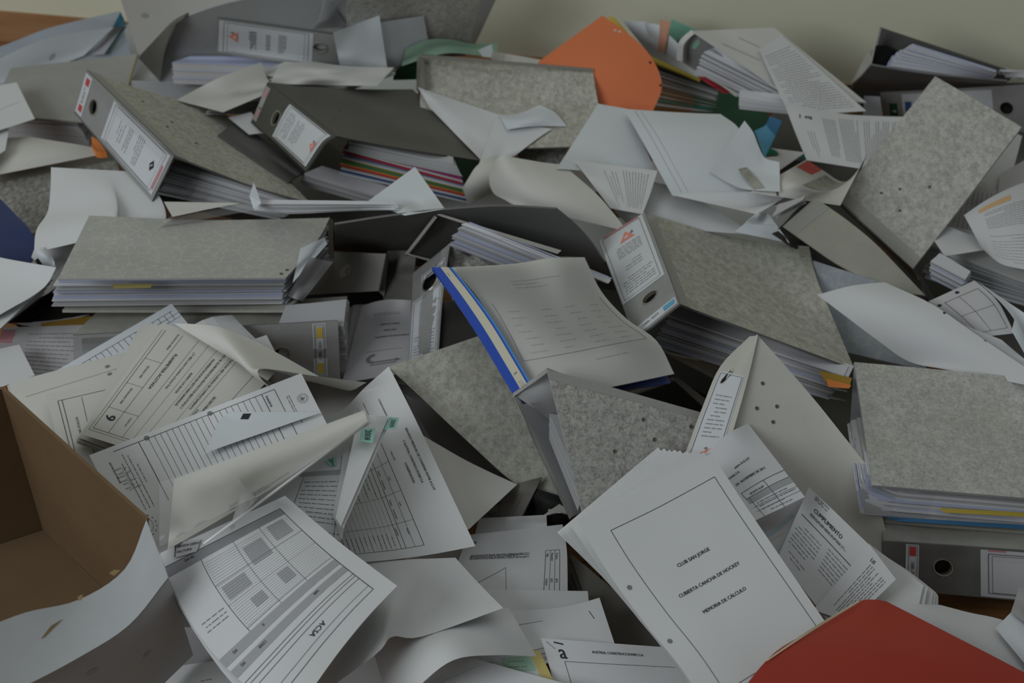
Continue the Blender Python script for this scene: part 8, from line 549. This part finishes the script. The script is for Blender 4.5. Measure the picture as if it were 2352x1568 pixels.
{'n':'document_folder','l':'bright red plastic folder with a pale edge at the bottom right corner','c':'folder','g':None,'p':[{'k':'S','part':'front_cover','m':'red_folder','G':[(-5,[1560,4471,960,27,-2,9,29,-2,3,30,1,-5,30,0,-7,-343,-194,52,141,12,-15,143,13,-18,145,13,-26,146,14,-26,-794,-242,147,249,26,-40,253,25,-44,257,27,-48,261,26,-49,-1170,-270,143,338,33,-43,344,34,-45,351,35,-48,357,35,-48,-1506,-293,108,418,40,-39,426,40,-40,434,42,-40,442,42,-41])],'th':0.004},{'k':'S','part':'pale_edge','m':'yellow_pale','G':[(-5,[1534,4434,996,5,2,-1,6,2,-1,5,2,-1,5,2,-1,-150,-116,35,6,2,-2,5,2,-2,6,3,-3,6,2,-2,-146,-113,36,6,3,-3,5,1,-2,6,2,-3,5,2,-2,-138,-113,32,5,2,-2,5,2,-2,4,1,0,5,1,-1,-128,-101,15,4,2,0,4,1,0,3,1,0,4,1,0])]}]}]
# ---------------------------------------------------------------- the room
WA=np.array([-1.12224,2.95270]);WB=np.array([.67973,2.62216])
wd=(WB-WA)/np.linalg.norm(WB-WA);wn=np.array([-wd[1],wd[0]])   # wn points into the wall
P_['wall']=mat('wall_paint',(.84,.85,.67),.85,[('n',1.6,3,.35,(.79,.79,.61),I3),('n',30,3,.12,(.76,.76,.59),I3)])
P_['plank']=mat('floor_wood',(.30,.15,.06),.45,[('n',3,6,.7,(.16,.075,.03),(1,14,1)),('n',60,3,.4,(.12,.055,.02),(.3,3,1))])
P_['skirting']=mat('skirting_wood',(.46,.26,.13),.5,[('n',4,5,.6,(.33,.17,.08),(1,1,16))])
def boxmesh(name,corners8,m,parent=None,kind=None):
    mb=MB();mb.add(corners8,[(0,3,2,1),(4,5,6,7),(0,1,5,4),(1,2,6,5),(2,3,7,6),(3,0,4,7)],m);o=mb.build(name,parent)
    if kind:o['kind']=kind
    return o
def slab(a,b,depth,z0,z1,off=0.):
    a=np.array(a)+wn*off;b=np.array(b)+wn*off;c=b+wn*depth;d=a+wn*depth
    return [(*a,z0),(*b,z0),(*c,z0),(*d,z0),(*a,z1),(*b,z1),(*c,z1),(*d,z1)]
L0=WA-wd*1.8;L1=WB+wd*1.8
boxmesh('wall_back',slab(L0,L1,.12,-.02,2.6),'wall',kind='structure')
b=boxmesh('baseboard_back',slab(L0,L1,.012,0,.058,-.012),'skirting',kind='structure')
mb=MB();S0=slab(L0,L1,.006,.058,.068,-.006);mb.add(S0,[(0,3,2,1),(4,5,6,7),(0,1,5,4),(1,2,6,5),(2,3,7,6),(3,0,4,7)],'skirting');o=mb.build('moulding_strip',b)
# floor: subfloor with planks running along the wall
f=bpy.data.objects.new('floor',None)
mb=MB();mb.add([(-2.6,-.4,-.03),(2.6,-.4,-.03),(2.6,3.6,-.03),(-2.6,3.6,-.03),(-2.6,-.4,-.018),(2.6,-.4,-.018),(2.6,3.6,-.018),(-2.6,3.6,-.018)],[(0,3,2,1),(4,5,6,7),(0,1,5,4),(1,2,6,5),(2,3,7,6),(3,0,4,7)],'black')
fl=mb.build('floor');fl['kind']='structure'
rr=random.Random(5);pw=.12
for k in range(34):
    y=-.4+k*pw
    if y>3.55:break
    x=-2.6-rr.random()*.8
    while x<2.6:
        ln=rr.uniform(.9,1.5);x1=min(x+ln,2.6);x0=max(x,-2.6)
        if x1>x0+.05:
            # keep planks in front of the wall
            yw=WA[1]+(WB-WA)[1]/(WB-WA)[0]*(max(x0,-2.5)-WA[0])
            g=.0012;z=-rr.random()*.0006
            mb=MB();mb.add([(x0+g,y+g,-.018),(x1-g,y+g,-.018),(x1-g,y+pw-g,-.018),(x0+g,y+pw-g,-.018),(x0+g,y+g,z),(x1-g,y+g,z),(x1-g,y+pw-g,z),(x0+g,y+pw-g,z)],[(0,3,2,1),(4,5,6,7),(0,1,5,4),(1,2,6,5),(2,3,7,6),(3,0,4,7)],'plank');mb.build('plank',fl)
        x+=ln
for i,th in enumerate(DATA): build(th,i)
for o in bpy.data.objects: fix(o)
